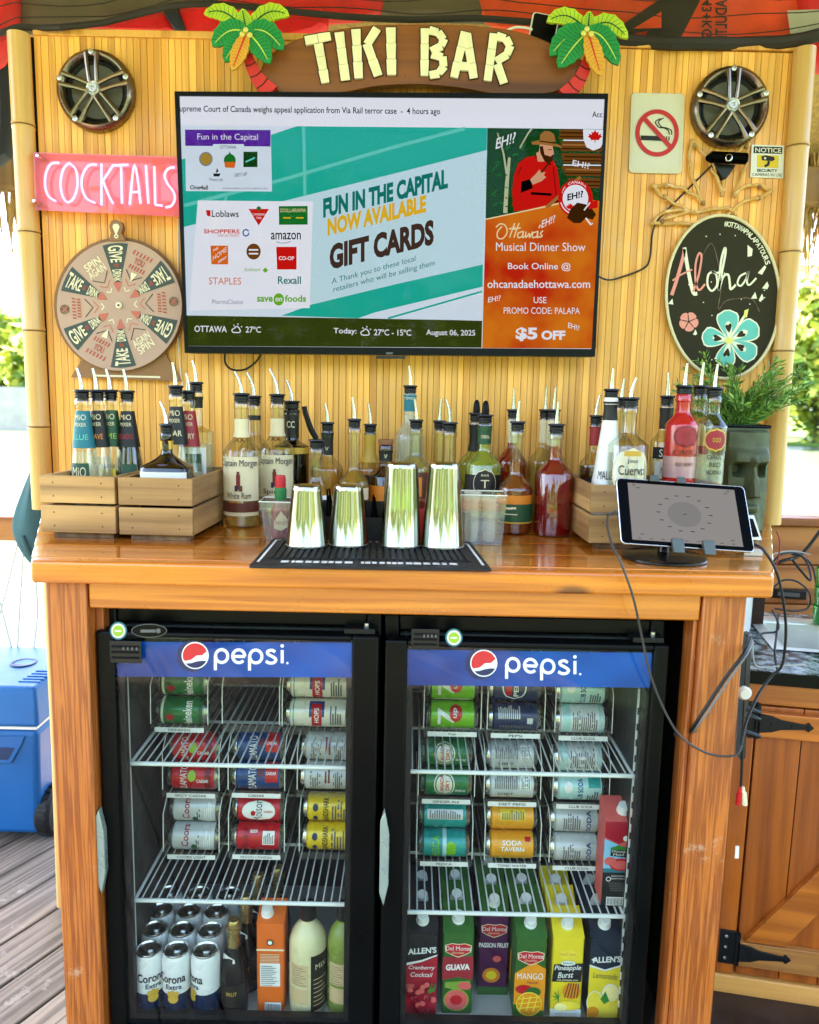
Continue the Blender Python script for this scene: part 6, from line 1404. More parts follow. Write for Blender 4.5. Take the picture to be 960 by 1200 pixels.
# stone head planter with a bushy plant, white framed card
Y = -.20; xl, xr = X(846, 505, Y), X(902, 505, Y); xbl, xbr = X(845, 610, Y), X(896, 614, Y); zt = Zp(880, 500, Y)
t = thing('stone_head_planter', 'dark grey planter with a carved long nosed stone face, beside the tablet', 'planter', ((xbl + xbr) / 2, Y + .05, CT))
pm('stone', '#4d5338', .62, var=.35, scale=26, bump=.6); pm('stone_dark', '#1c1f17', .8, var=.3, scale=30)
b = MB(); A = [Vector((xbl, Y, CT + .001)), Vector((xbr, Y, CT + .001)), Vector((xbr, Y + .11, CT + .001)), Vector((xbl, Y + .11, CT + .001))]; B = [Vector((xl, Y, zt)), Vector((xr, Y, zt)), Vector((xr, Y + .12, zt)), Vector((xl, Y + .12, zt))]
b.hexa(A, B, 'stone'); b.build('planter_body', t, bevel=.006)
b = MB(); rmq = [v + Vector((0, 0, .0005)) for v in B]; b.tube(rmq, .0042, 'black_satin', 6, closed=True, smooth=False); b.build('rim', t)
cxm = (xl + xr) / 2
b = MB(); Hh = zt - CT; NU, NV = 30, 44; vs = []
def sm(a, c, x): x = max(0, min(1, (x - a) / (c - a))); return x * x * (3 - 2 * x)
def relief(u, v):
    """carved face: heavy brow, long nose, pursed mouth, square chin; u -1..1, v 0..1"""
    au = abs(u); d = .016 + .012 * (1 - au ** 2.4)
    d += .016 * sm(.66, .71, v) * (1 - sm(.76, .84, v)) * (1 - sm(.75, .98, au))
    nw = .15 + .16 * (1 - sm(.36, .66, v)); d += .036 * (1 - sm(nw * .55, nw * 1.15, au)) * sm(.345, .375, v) * (1 - sm(.70, .76, v)) * (.55 + .45 * (1 - sm(.38, .72, v)))
    d -= .030 * sm(.22, .34, au) * (1 - sm(.62, .80, au)) * sm(.54, .60, v) * (1 - sm(.655, .69, v))
    d += .010 * (1 - sm(.30, .52, au)) * (sm(.215, .235, v) * (1 - sm(.27, .295, v)) + sm(.13, .15, v) * (1 - sm(.185, .205, v)))
    d += .010 * (1 - sm(.35, .62, au)) * (1 - sm(.08, .12, v)) - .006 * sm(.5, .7, au) * (1 - sm(.0, .3, v))
    return d
for j in range(NV + 1):
    for i in range(NU + 1):
        u, v = -1 + 2 * i / NU, j / NV; xa = (xbl + xbr) / 2 * (1 - v) + (xl + xr) / 2 * v; hw_ = ((xbr - xbl) * (1 - v) + (xr - xl) * v) / 2 - .006
        e = min(i, NU - i, j, NV - j); vs.append(Vector((xa + u * hw_, Y + .001 - (relief(u, v) if e else 0) * 1.35, CT + .006 + (Hh - .014) * v)))
b.add(vs, [(j * (NU + 1) + i, j * (NU + 1) + i + 1, (j + 1) * (NU + 1) + i + 1, (j + 1) * (NU + 1) + i) for j in range(NV) for i in range(NU)], 'stone', True)
b.build('carved_face', t)
pl = thing('potted_plant', 'feathery green plant growing out of the stone head planter', 'plant', (cxm, Y + .06, zt))
pm('fern_a', '#6f9c3c', .55, var=.2, scale=20); pm('fern_b', '#9cbc56', .55, var=.2, scale=20); pm('fern_c', '#4d7430', .55, var=.2, scale=20)
rp = random.Random(12); bs, bl = MB(), MB()
for k in range(74):
    a_ = rp.uniform(0, 2 * PI); ln = rp.uniform(.09, .21); sp = rp.uniform(.2, .95)
    p0 = Vector((cxm + rp.uniform(-.035, .04), Y + .06 + rp.uniform(-.03, .03), zt - .01)); dr = Vector((math.cos(a_) * sp * 1.05 + .04, math.sin(a_) * sp * .7 - .1, 1.0)).normalized()
    pts = [p0 + dr * ln * s + Vector((math.cos(a_) * .05 * s * s, 0, -.035 * s * s * sp)) for s in (0, .25, .5, .75, 1)]
    bs.tube(pts, [.0022, .002, .0017, .0013, .0006], 'fern_c', 5); cv = spline(pts, 6)
    for i, p in enumerate(cv[3:]):
        tdir = (cv[min(len(cv) - 1, i + 4)] - cv[i + 2]).normalized()
        for s in range(3):
            q = tdir.orthogonal().normalized(); q.rotate(Matrix.Rotation(rp.uniform(0, 2 * PI), 3, tdir)); ld = (q * .8 + tdir * .75).normalized(); l = rp.uniform(.013, .026); sd_ = ld.cross(tdir).normalized() * l * .13
            bl.add([p, p + ld * l * .5 + sd_, p + ld * l, p + ld * l * .5 - sd_], [(0, 1, 2, 3)], rp.choice(('fern_a', 'fern_b', 'fern_c', 'fern_a')))
bs.build('stem', pl); bl.build('foliage', pl)
t = thing('card_holder', 'white framed card stand leaning behind the tablet on the counter corner', 'card stand', tuple(onz(885, 634, CT)))
b = MB(); A = [at(872, 632, -.47), at(893, 633, -.47), at(884, 604, -.44), at(868, 604, -.44)]; b.hexa(A, [p + Vector((0, .006, .0)) for p in A], 'white_plastic'); b.build('frame', t)
b = MB(); Q = [A[0].lerp(A[2], .08), A[1].lerp(A[3], .14), A[2].lerp(A[0], .14), A[3].lerp(A[1], .08)]; b.add([q + Vector((0, -.0012, 0)) for q in Q], [(0, 1, 2, 3)], 'black_satin'); b.build('card', t)
b = MB(); A = [at(873, 640, -.50), at(895, 637, -.50), at(895, 631, -.46), at(873, 632, -.46)]; z_ = CT + .001; A = [Vector((p.x, p.y, z_)) for p in A]; b.hexa(A, [p + Vector((0, 0, .008)) for p in A], 'off_white'); b.build('foot', t)

# ------------------------------------------------------------------ drinks inside the coolers
pm('can_green', '#1d6b33', .25, metal=.12, var=.06); pm('can_cream', '#d4cfb8', .3, metal=.12, var=.05); pm('can_red', '#b0181f', .25, metal=.12, var=.05); pm('can_navy', '#123a6b', .25, metal=.12, var=.05); pm('can_silver', '#b9bbb4', .25, metal=.12, var=.06); pm('can_yellow', '#d9b81e', .28, metal=.12, var=.05); pm('can_lime', '#6fae1f', .25, metal=.12, var=.05); pm('can_pepsi', '#24304e', .25, metal=.12, var=.08)
pm('can_club', '#a9cdc4', .25, metal=.12, var=.08); pm('can_ginger', '#1f6a35', .25, metal=.12, var=.05); pm('can_teal', '#1d8d82', .25, metal=.12, var=.06); pm('can_orange', '#d9931c', .28, metal=.12, var=.05); pm('can_white', '#d8d8d0', .3, metal=.12, var=.04)
CANR = .033
def can_lying(xc, Y, z, L, style, lab, rot=0., group='cans lying in the dispenser trays'):
    """a can on its side along X; artwork is wrapped round the tin, rot turns it"""
    base, art = style; r = CANR; O = Vector((xc, Y, z)); x0, x1 = -L / 2, L / 2
    t = thing('drink_can', lab, 'can', (xc, Y, z - r), group)
    b = MB(); b.lathe([(r * .84, x0 + .009), (r, x0 + .013), (r, x1 - .010)], base, 26, o=O, axis='X', caps=False); k = b.build('can_body', t)
    b = MB(); b.lathe([(.0001, x0 + .004), (r * .68, x0 + .003), (r * .76, x0), (r * .80, x0 + .0015), (r * .845, x0 + .0092)], 'alu', 22, o=O, axis='X', caps=False); b.build('can_lid', t)
    b = MB(); b.lathe([(r, x1 - .0102), (r * .80, x1 - .002), (r * .76, x1), (r * .70, x1 - .002), (.0001, x1 - .007)], 'alu', 22, o=O, axis='X', caps=False); b.build('can_base', t)
    b = MB(); h = L - .028
    def P(u, v, off):     # u along the axis 0..1, v degrees round the tin (0 = facing out, + up)
        a = R(v + rot); rr_ = r + off; return O + Vector((x0 + .015 + u * h, -rr_ * math.cos(a), rr_ * math.sin(a)))
    i = 0
    for it in art:
        i += 1; off = .00035 + .00022 * i
        if it[0] == 'band':
            _, u0, u1, v0, v1, mt = it; n_ = max(3, int((v1 - v0) / 9)); vs = []
            for j in range(n_ + 1): v = v0 + (v1 - v0) * j / n_; vs += [P(u0, v, off), P(u1, v, off)]
            b.add(vs, [(2 * j, 2 * j + 1, 2 * j + 3, 2 * j + 2) for j in range(n_)], mt, True)
        elif it[0] == 'disc':
            _, u, v, ru, rv_, mt = it; rows = 8; vs = []; fs = []
            for j in range(rows + 1):
                vv = -1 + 2 * j / rows; wd = ru * math.sqrt(max(0, 1 - vv * vv)) + 1e-4; vs += [P(u - wd, v + rv_ * vv, off), P(u + wd, v + rv_ * vv, off)]
            b.add(vs, [(2 * j, 2 * j + 1, 2 * j + 3, 2 * j + 2) for j in range(rows)], mt, True)
        elif it[0] == 'star':
            _, u, v, ru, rv_, mt = it
            pts = [(u + ru * (1 if q % 2 == 0 else .42) * math.sin(PI * q / 5), v + rv_ * (1 if q % 2 == 0 else .42) * math.cos(PI * q / 5)) for q in range(10)]
            vs = [P(u, v, off)] + [P(a_, c_, off) for a_, c_ in pts]; b.add(vs, [(0, 1 + q, 1 + (q + 1) % 10) for q in range(10)], mt)
        elif it[0] == 'side':       # lettering that reads up the tin
            _, s, u, v, uh, vw, mt = it; b.text(s, lambda a_, c_: P(u - uh * (c_ - .5), v + vw * (a_ - .5), off), mt, .02, 0., 2 if vw / len(s) > 18 else 1)
        elif it[0] == 'along':      # lettering along the axis
            _, s, u, v, uw, vh, mt = it; b.text(s, lambda a_, c_: P(u + uw * (a_ - .5), v + vh * (c_ - .5), off), mt, .02)
        elif it[0] == 'lines':      # small print too fine to read
            _, u0, u1, v0, v1, n_, mt = it
            for j in range(n_):
                u = u0 + (u1 - u0) * (j + .5) / n_; e = (u1 - u0) / n_ * .28; q = random.uniform(.55, 1); vs = []
                for m_ in range(4): v = v0 + (v1 - v0) * q * m_ / 3; vs += [P(u - e, v, off), P(u + e, v, off)]
                b.add(vs, [(2 * m_, 2 * m_ + 1, 2 * m_ + 3, 2 * m_ + 2) for m_ in range(3)], mt, True)
    if art: b.build('printed_art', k)
    return t
S_ = {
 'lager': ('can_green', [('band', .0, .06, -85, 95, 'can_cream'), ('star', .22, -12, .15, 24, 'can_red'), ('side', 'Heineken', .66, 0, .22, 112, 'label_white'), ('band', .93, 1.0, -85, 95, 'label_green')]),
 'hop': ('can_cream', [('band', .02, .04, -85, 95, 'can_teal'), ('band', .33, .62, -5, 62, 'can_navy'), ('band', .38, .57, -52, 48, 'can_red'), ('side', 'HOPS', .475, 0, .09, 60, 'label_white'), ('lines', .72, .95, -40, 40, 5, 'grey_ink')]),
 'spicy': ('can_red', [('side', 'CLAMATO', .27, 0, .17, 112, 'label_white'), ('disc', .48, 12, .10, 24, 'lime'), ('band', .80, .95, -60, 60, 'red_dark'), ('along', 'CAESAR', .75, -8, .3, 14, 'label_white')]),
 'caesar': ('can_navy', [('side', 'CLAMATO', .36, 0, .20, 112, 'label_white'), ('band', .68, 1.0, -10, 80, 'can_red'), ('disc', .56, 30, .08, 20, 'maroon'), ('along', 'CAESAR', .83, 26, .26, 12, 'label_white')]),
 'plain': ('can_silver', [('lines', .08, .36, -50, 45, 5, 'grey_ink'), ('lines', .44, .60, -20, 60, 2, 'red_dark'), ('lines', .66, .9, -60, 50, 5, 'grey_ink')]),
 'light': ('can_silver', [('side', 'Coors', .30, 20, .18, 95, 'label_red'), ('lines', .56, .66, -70, 60, 2, 'grey_ink'), ('disc', .52, -30, .07, 16, 'label_green'), ('lines', .75, .95, -50, 50, 4, 'can_white')]),
 'red_ale': ('can_red', [('disc', .5, 0, .42, 46, 'label_white'), ('side', 'Molson', .48, 0, .22, 92, 'ink'), ('disc', .36, -8, .06, 12, 'can_red'), ('along', 'CANADIAN', .74, 0, .22, 9, 'can_red')]),
 'red_ale2': ('can_red', [('band', .62, .92, -18, 38, 'label_white'), ('lines', .64, .90, -14, 34, 6, 'grey_ink'), ('along', 'BEER', .4, 36, .2, 12, 'label_white'), ('side', 'Molson', .18, 10, .14, 90, 'red_dark')]),
 'shark': ('can_yellow', [('side', 'LANDSHARK', .42, 0, .14, 112, 'ink'), ('disc', .16, 12, .07, 16, 'navy'), ('lines', .56, .92, -50, 50, 5, 'grey_ink'), ('disc', .16, -34, .06, 14, 'navy')]),
 'lemonlime': ('can_lime', [('side', '7', .34, 8, .42, 70, 'can_white'), ('disc', .58, 22, .16, 38, 'can_red'), ('side', 'up', .58, 22, .12, 40, 'label_white'), ('band', .05, .95, -62, -50, 'label_white')]),
 'cola': ('can_pepsi', [('disc', .46, 14, .30, 58, 'can_white'), ('disc', .46, 14, .27, 52, 'can_pepsi'), ('band', .24, .40, -20, 46, 'can_red'), ('side', 'PEPSI', .5, 14, .12, 80, 'label_white')]),
 'cola2': ('can_pepsi', [('lines', .06, .62, 0, 60, 11, 'can_silver'), ('band', .78, .92, -20, 4, 'can_silver'), ('lines', .1, .9, -40, -25, 12, 'grey_ink')]),
 'club': ('can_club', [('side', 'CLUB SODA', .5, 0, .13, 112, 'can_navy'), ('disc', .2, 20, .1, 24, 'can_white'), ('band', .7, 1.0, 20, 80, 'can_teal'), ('lines', .66, .95, -50, 10, 5, 'grey_ink')]),
 'club2': ('can_white', [('band', 0, .2, -85, 95, 'can_club'), ('lines', .24, .86, -45, 50, 12, 'grey_ink'), ('band', .9, 1.0, -85, 95, 'can_club')]),
 'ginger': ('can_ginger', [('disc', .44, 4, .26, 54, 'can_cream'), ('disc', .44, 4, .23, 48, 'can_ginger'), ('disc', .44, 4, .20, 42, 'can_cream'), ('side', 'CANADA', .38, 4, .1, 78, 'can_red'), ('side', 'DRY', .52, 4, .1, 44, 'can_red'), ('along', 'GINGER ALE', .84, -18, .26, 10, 'label_white')]),
 'diet': ('can_silver', [('lines', .06, .64, -8, 60, 11, 'grey_ink'), ('band', .70, .96, -10, 50, 'can_white'), ('lines', .72, .94, -8, 46, 5, 'grey_ink'), ('along', 'DIET', .35, -30, .4, 12, 'grey_ink')]),
 'citrus': ('can_teal', [('side', 'FRESCA', .28, 0, .18, 112, 'can_lime'), ('disc', .66, 0, .14, 34, 'can_lime'), ('band', .45, .55, -85, 95, 'can_club')]),
 'citrus2': ('can_teal', [('band', .05, .95, -6, 34, 'can_silver'), ('lines', .1, .9, -4, 30, 14, 'grey_ink')]),
 'tonic': ('can_orange', [('along', 'SODA', .5, 24, .5, 20, 'label_white'), ('along', 'TAVERN', .5, 0, .6, 18, 'label_white'), ('band', .82, .96, 30, 50, 'can_red'), ('lines', .1, .9, -50, -30, 4, 'can_yellow')]),
 'tonic2': ('can_orange', [('band', .18, .82, 4, 50, 'can_yellow'), ('lines', .22, .80, 6, 46, 10, 'grey_ink')]),
 'soda': ('can_silver', [('lines', .15, .6, -40, 40, 8, 'grey_ink'), ('side', 'SODA', .8, 0, .12, 90, 'can_navy')]),
}
def dispenser(px0, px1, py, word, s_low, s_up, what, where, L=.122, tray=True, Y=-.43):
    """clear gravity tray with a price strip and its two front cans; py = centre of the lower can"""
    x0, x1 = X(px0, py, Y - CANR), X(px1, py, Y - CANR); xc = (x0 + x1) / 2; z = Zp((px0 + px1) / 2, py, Y - CANR); wd = L + .010
    t = thing('can_dispenser', f'clear can tray of {what}, {where}' if s_low else f'empty clear can tray, {where}', 'can tray', (xc, Y, z - CANR - .006), 'clear can trays on the cooler shelves')
    zb = z - CANR - .005; zt = z + CANR * 3.1
    for s in (-1, 1):
        b = MB(); x = xc + s * wd / 2
        o_ = [(Y - CANR - .010, zb), (Y + .27, zb + .05), (Y + .27, zt - .002), (Y - CANR * .2, zt - .002), (Y - CANR - .006, zt - .03), (Y - CANR - .010, zb + .02)]
        b.add([Vector((x, yy, zz)) for yy, zz in o_], [tuple(range(6))], 'acrylic_grime'); b.tube([Vector((x, yy, zz)) for yy, zz in o_[2:]], .0012, 'acrylic_edge', 5); b.build('side_plate', t)
    b = MB(); b.add([Vector((xc - wd / 2, Y - CANR - .010, zb)), Vector((xc + wd / 2, Y - CANR - .010, zb)), Vector((xc + wd / 2, Y - CANR - .010, zb + .018)), Vector((xc - wd / 2, Y - CANR - .010, zb + .018))], [(0, 1, 2, 3)], 'acrylic_grime'); b.build('front_lip', t)
    b = MB(); yl = Y - CANR - .0108; hw = wd * .43
    if word:
        b.box(xc - hw, xc + hw, yl - .0008, yl, zb + .001, zb + .0125, 'label_white')
        wl = min(hw * 1.3, len(word) * .0062); b.text(word, lambda u, v: Vector((xc - wl / 2 + wl * u, yl - .0014, zb + .0038 + .0062 * v)), 'ink', .01); b.build('price_strip', t)
    if s_low:
        can_lying(xc, Y, z, L, S_[s_low], f'lower {what} can, {where}', random.uniform(-6, 10))
        can_lying(xc, Y + .014, z + CANR * 2.02, L, S_[s_up], f'upper {what} can, {where}', random.uniform(-4, 14))
LFR, RFR = 'left cooler', 'right cooler'
dispenser(180, 243, 838, 'HEINEKEN', 'lager', 'lager', 'green lager with a red star', 'top left in the ' + LFR)
dispenser(263, 327, 838, '', None, None, '', 'top middle in the ' + LFR)
dispenser(332, 412, 841, '', 'hop', 'hop', 'tall cream beer, red badge', 'top right in the ' + LFR, L=.150)
dispenser(193, 257, 915, 'SPICY CAESAR', 'spicy', 'spicy', 'red tomato cocktail', 'second row left in the ' + LFR)
dispenser(269, 334, 915, 'CAESAR', 'caesar', 'caesar', 'blue and red tomato cocktail', 'second row middle in the ' + LFR)
dispenser(351, 413, 915, '', 'plain', 'plain', 'grey printed', 'second row right in the ' + LFR)
dispenser(194, 257, 987, 'COORS LIGHT', 'light', 'light', 'silver light beer', 'third row left in the ' + LFR)
dispenser(269, 334, 987, 'MOLSON CANADIAN', 'red_ale2', 'red_ale', 'red and white beer', 'third row middle in the ' + LFR)
dispenser(353, 415, 987, '', 'shark', 'shark', 'yellow beer with dark lettering', 'third row right in the ' + LFR)
dispenser(498, 562, 843, '7up', 'lemonlime', 'lemonlime', 'bright green lemon lime soda', 'top left in the ' + RFR)
dispenser(572, 636, 845, 'PEPSI', 'cola2', 'cola', 'dark blue cola', 'top middle in the ' + RFR)
dispenser(650, 716, 848, 'CLUB SODA', 'club2', 'club', 'pale club soda', 'top right in the ' + RFR)
dispenser(492, 554, 922, 'GINGER ALE', 'ginger', 'ginger', 'dark green ginger ale', 'second row left in the ' + RFR)
dispenser(568, 632, 925, 'DIET PEPSI', 'diet', 'diet', 'grey diet cola', 'second row middle in the ' + RFR)
dispenser(648, 712, 928, 'CLUB SODA', 'club', 'club2', 'teal club soda', 'second row right in the ' + RFR)
dispenser(490, 551, 995, 'FRESCA', 'citrus', 'citrus2', 'teal citrus soda', 'third row left in the ' + RFR)
dispenser(568, 632, 997, 'TONIC WATER', 'tonic', 'tonic2', 'orange yellow tonic', 'third row middle in the ' + RFR)
dispenser(645, 706, 1000, 'CLUB SODA', 'soda', 'soda', 'plain silver soda', 'third row right in the ' + RFR)

# standing cans at the bottom left
FZ = .1042
def corona(x, y, lab):
    t = thing('beer_can', lab, 'can', (x, y, FZ), 'white and navy beer cans on the cooler floor'); O = Vector((x, y, FZ)); r, H = .0325, .160
    b = MB(); b.lathe([(r * .78, .001), (r, .010), (r, .070)], 'can_navyd', 26, o=O, caps=False); b.lathe([(r, .0702), (r, H - .014), (r * .86, H - .004)], 'can_white', 26, o=O, caps=False); k = b.build('can_body', t)
    b = MB(); b.lathe([(r * .862, H - .0042), (r * .875, H - .001), (r * .84, H), (r * .80, H - .004), (r * .74, H - .0055), (.0001, H - .0050)], 'alu', 24, o=O, caps=False); b.lathe([(r * .3, H - .0048), (r * .3, H - .003), (.0001, H - .003)], 'steel', 10, o=O + Vector((0, r * .2, 0)), caps=False); b.build('can_lid', t)
    return t, k
pm('can_navyd', '#0f2340', .25, metal=.12, var=.06)
def wrap(O, r, u0, u1, z0, z1, off=.0008):
    return lambda u, v: O + Vector(((r + off) * math.sin(R(u0 + (u1 - u0) * u)), -(r + off) * math.cos(R(u0 + (u1 - u0) * u)), z0 + (z1 - z0) * v))
def corona_print(k, O, turn):
    b = MB(); r = .0325
    b.text('Corona', wrap(O, r, turn - 62, turn + 50, .098, .119), 'ink', .02, 0., 1); b.text('Extra', wrap(O, r, turn - 28, turn + 34, .083, .095), 'navy', .02)
    for u, v in ((-14, .072), (0, .075), (14, .072)): b.sheet([wrap(O, r, turn + u - 9, turn + u + 9, v - .007, v + .007, .0012)(.5 + .5 * math.cos(2 * PI * i / 12), .5 + .5 * math.sin(2 * PI * i / 12)) for i in range(12)], 'label_gold')
    b.sheet([wrap(O, r, turn - 20, turn + 20, .050, .070, .0016)(.5 + .5 * math.cos(2 * PI * i / 16), .5 + .5 * math.sin(2 * PI * i / 16)) for i in range(16)], 'label_gold')
    b.build('printed_art', k)
rows = [(1122, (175, 207, 241), -.580), (1102, (182, 214, 247), -.512), (1085, (189, 222, 254), -.444), (1068, (199, 234, 269), -.376)]
names_r = ('front', 'second', 'third', 'rear'); names_c = ('left', 'middle', 'right')
for (py, pxs, Y), nr_ in zip(rows, names_r):
    for px, nc_ in zip(pxs, names_c):
        x = at(px, py, Y).x; t, k = corona(x, Y, f'{nc_} white and navy beer can in the {nr_} row on the left cooler floor')
        if nr_ == 'front': corona_print(k, Vector((x, Y, FZ)), {'left': 30, 'middle': 0, 'right': -48}[nc_])
# small dark bottles with foil necks
pm('foil', '#b9a46a', .3, metal=.9, var=.1, scale=60)
for px, py, Y, H, lab in ((274, 1082, -.565, .225, 'dark sparkling wine bottle with gold foil, front one beside the orange carton'), (289, 1068, -.49, .235, 'dark sparkling wine bottle with gold foil, second from the front'), (303, 1062, -.42, .245, 'dark sparkling wine bottle with gold foil, behind the orange carton'), (326, 1062, -.40, .25, 'dark bottle with a gold foil neck, between the carton and the cream bottle')):
    x = at(px, py, Y).x; O = Vector((x, Y, FZ)); t = thing('sparkling_wine_bottle', lab, 'bottle', tuple(O), 'small dark bottles in the left cooler'); r = .031
    b = MB(); b.lathe([(.0001, .001), (r, .001), (r, H * .42), (r * .85, H * .55), (r * .5, H * .68), (r * .43, H * .76)], 'g_black', 24, o=O, caps=False); b.build('glass_body', t)
    b = MB(); b.lathe([(r * .47, H * .70), (r * .46, H * .88), (r * .56, H * .885), (r * .56, H * .93), (r * .46, H * .935), (r * .46, H * .985), (r * .40, H), (.0001, H)], 'foil', 20, o=O, caps=False); b.build('neck_foil', t)
    b = MB(); b.add([wrap(O, r, -58, 58, H * .12, H * .36)(u / 8, v) for v in (0, 1) for u in range(9)], [(i, i + 1, 10 + i, 9 + i) for i in range(8)], 'label_dark', True); b.text('BRUT', wrap(O, r, -22, 22, H * .25, H * .29, .0014), 'label_gold', .01)
    q = [wrap(O, r * .64, -80, 20, H * .47, H * .66, .004)(*e) for e in ((0, .9), (.1, .5), (.35, .15), (.6, 0), (.8, .5), (1.0, .2), (.95, .8), (.6, 1))]; b.sheet(q, 'label_white'); b.build('label', t)
# carton helper
def carton(px, Y, lab, w_, d, h, rise, mts, cap, art, z0=FZ, turn=0., capx=0., name='juice_carton', group='juice cartons in the right cooler', base_py=None, capr=.0128):
    x = at(px, 1150, Y).x if base_py is None else at(px, base_py, Y).x
    t = thing(name, lab, 'carton', (x, Y + d / 2, z0), group); x0, x1 = x - w_ / 2, x + w_ / 2
    b = MB(); body, topm = mts; hs = h * .86
    A = [Vector((x0, Y, z0)), Vector((x1, Y, z0)), Vector((x1, Y + d, z0)), Vector((x0, Y + d, z0))]
    B = [v + Vector((0, 0, h)) for v in A]; B[2].z += rise; B[3].z += rise
    b.add(A + B, [(3, 2, 1, 0), (0, 1, 5, 4), (1, 2, 6, 5), (2, 3, 7, 6), (3, 0, 4, 7)], body); b.add(B, [(0, 1, 2, 3)], topm)
    k = b.build('carton_body', t, bevel=.0035, seg=2)
    if cap:
        ctr = (B[0] + B[1] + B[2] + B[3]) / 4 + Vector((capx, -.006, -.002)); b = MB(); tilt = math.atan2(rise, d)
        b.M = Matrix.Translation(ctr) @ Matrix.Rotation(tilt, 4, 'X'); b.lathe([(capr * 1.15, -.004), (capr * 1.15, .003), (capr, .004), (capr, .017), (capr * .9, .0195), (.0001, .020)], cap, 22, caps=False); b.build('cap', t)
    b = MB()
    art(b, x0, x1, z0, h, Y)
    b.build('printed_front', k)
    return t
def A2(b, x0, x1, z0, h, Y):
    """returns drawing helpers in carton-front units (u, v in 0..1)"""
    st = {'k': 0}
    def f(u, v): return Vector((x0 + (x1 - x0) * u, Y - .0006 - .00018 * st['k'], z0 + h * v))
    def poly(pts, mt): st['k'] += 1; b.sheet([f(*p) for p in pts], mt)
    def txt(s, u, v, w_, hh, mt, bold=.02, shear=0., rise=0.): st['k'] += 1; b.text(s, lambda a_, c_: f(u + w_ * (a_ - .5), v + hh * (c_ - .5) + rise * (a_ - .5)), mt, bold, shear)
    def disc(u, v, ru, mt, asp=None, n_=20): st['k'] += 1; e = ru * (x1 - x0) / h if asp is None else asp; b.sheet([f(u + ru * math.cos(2 * PI * i / n_), v + e * math.sin(2 * PI * i / n_)) for i in range(n_)], mt)
    return poly, txt, disc
pm('j_crimson', '#a01226', .45, var=.06); pm('j_black', '#121416', .45, var=.1); pm('j_green', '#2c5a1e', .45, var=.08); pm('j_purple', '#4a1240', .45, var=.08); pm('j_orange', '#dd8a14', .45, var=.08); pm('j_yellow', '#dcc21e', .45, var=.06); pm('j_navy', '#10202f', .45, var=.06); pm('j_berry', '#8a0d20', .35, var=.25, scale=60); pm('j_pink', '#cf5a52', .5, var=.12, scale=50); pm('j_leaf', '#2f7a26', .5, var=.2, scale=40); pm('j_guava', '#7f9a35', .5, var=.12); pm('j_lemon', '#e3c838', .5, var=.1, scale=40); pm('j_pale', '#ead98c', .5, var=.1, scale=40); pm('melon_blue', '#7fb9cf', .45, var=.05); pm('j_red2', '#b5161f', .45, var=.05)
def shield(poly, txt, v, tw='Del Monte'):
    poly([(.06, v + .05), (.28, v + .075), (.5, v + .065), (.72, v + .075), (.94, v + .05), (.92, v - .03), (.72, v - .07), (.5, v - .10), (.28, v - .07), (.08, v - .03)], 'label_cream')
    poly([(.09, v + .045), (.29, v + .066), (.5, v + .056), (.71, v + .066), (.91, v + .045), (.89, v - .028), (.70, v - .062), (.5, v - .088), (.30, v - .062), (.11, v - .028)], 'j_red2'); txt(tw, .5, v + .012, .80, .052, 'label_white', .025); txt('Quality', .5, v - .042, .42, .03, 'label_cream', 0, .3)
def art_cran(b, x0, x1, z0, h, Y):
    p, t_, d = A2(b, x0, x1, z0, h, Y); p([(0, 0), (1, 0), (1, .74), (.5, .66), (0, .62)], 'j_crimson'); t_("ALLEN'S", .5, .80, .92, .075, 'label_white', .03, 0, .03); p([(0, .65), (.5, .69), (1, .76), (1, .745), (.5, .665), (0, .62)], 'label_white')
    t_('Cranberry', .5, .59, .86, .06, 'label_white', .005, .25); t_('Cocktail', .5, .51, .72, .055, 'label_white', .005, .25)
    rq = random.Random(1)
    for k in range(34): u, v = rq.uniform(.08, .92), rq.uniform(.03, .42); d(u, v, rq.uniform(.07, .11), rq.choice(('j_berry', 'j_pink', 'j_berry'))); d(u - .03, v + .012, .02, 'j_pink')
    p([(.72, .32), (.98, .46), (.92, .36)], 'j_leaf'); p([(.70, .34), (.85, .48), (.80, .36)], 'j_leaf')
def art_guava(b, x0, x1, z0, h, Y):
    p, t_, d = A2(b, x0, x1, z0, h, Y); p([(0, .42), (.5, .46), (1, .43), (1, .72), (0, .70)], 'label_red'); shield(p, t_, .80); t_('GUAVA', .5, .585, .78, .075, 'label_white', .04, 0, .015)
    p([(.1, .40), (.9, .42), (.95, .34), (.6, .30), (.1, .33)], 'j_guava'); d(.48, .18, .42, 'j_guava', .14); d(.48, .18, .38, 'j_pink', .125); d(.48, .18, .20, 'j_red2', .06); d(.74, .36, .22, 'j_pink', .05)
def art_passion(b, x0, x1, z0, h, Y):
    p, t_, d = A2(b, x0, x1, z0, h, Y); shield(p, t_, .82); t_('PASSION FRUIT', .5, .63, 1.0, .06, 'label_white', .03); p([(0, 0), (1, 0), (1, .10), (0, .10)], 'j_green'); d(.45, .25, .34, 'j_purple', .11); d(.45, .25, .30, 'label_orange', .095); d(.45, .25, .18, 'j_yellow', .055); d(.62, .46, .14, 'j_pink', .04)
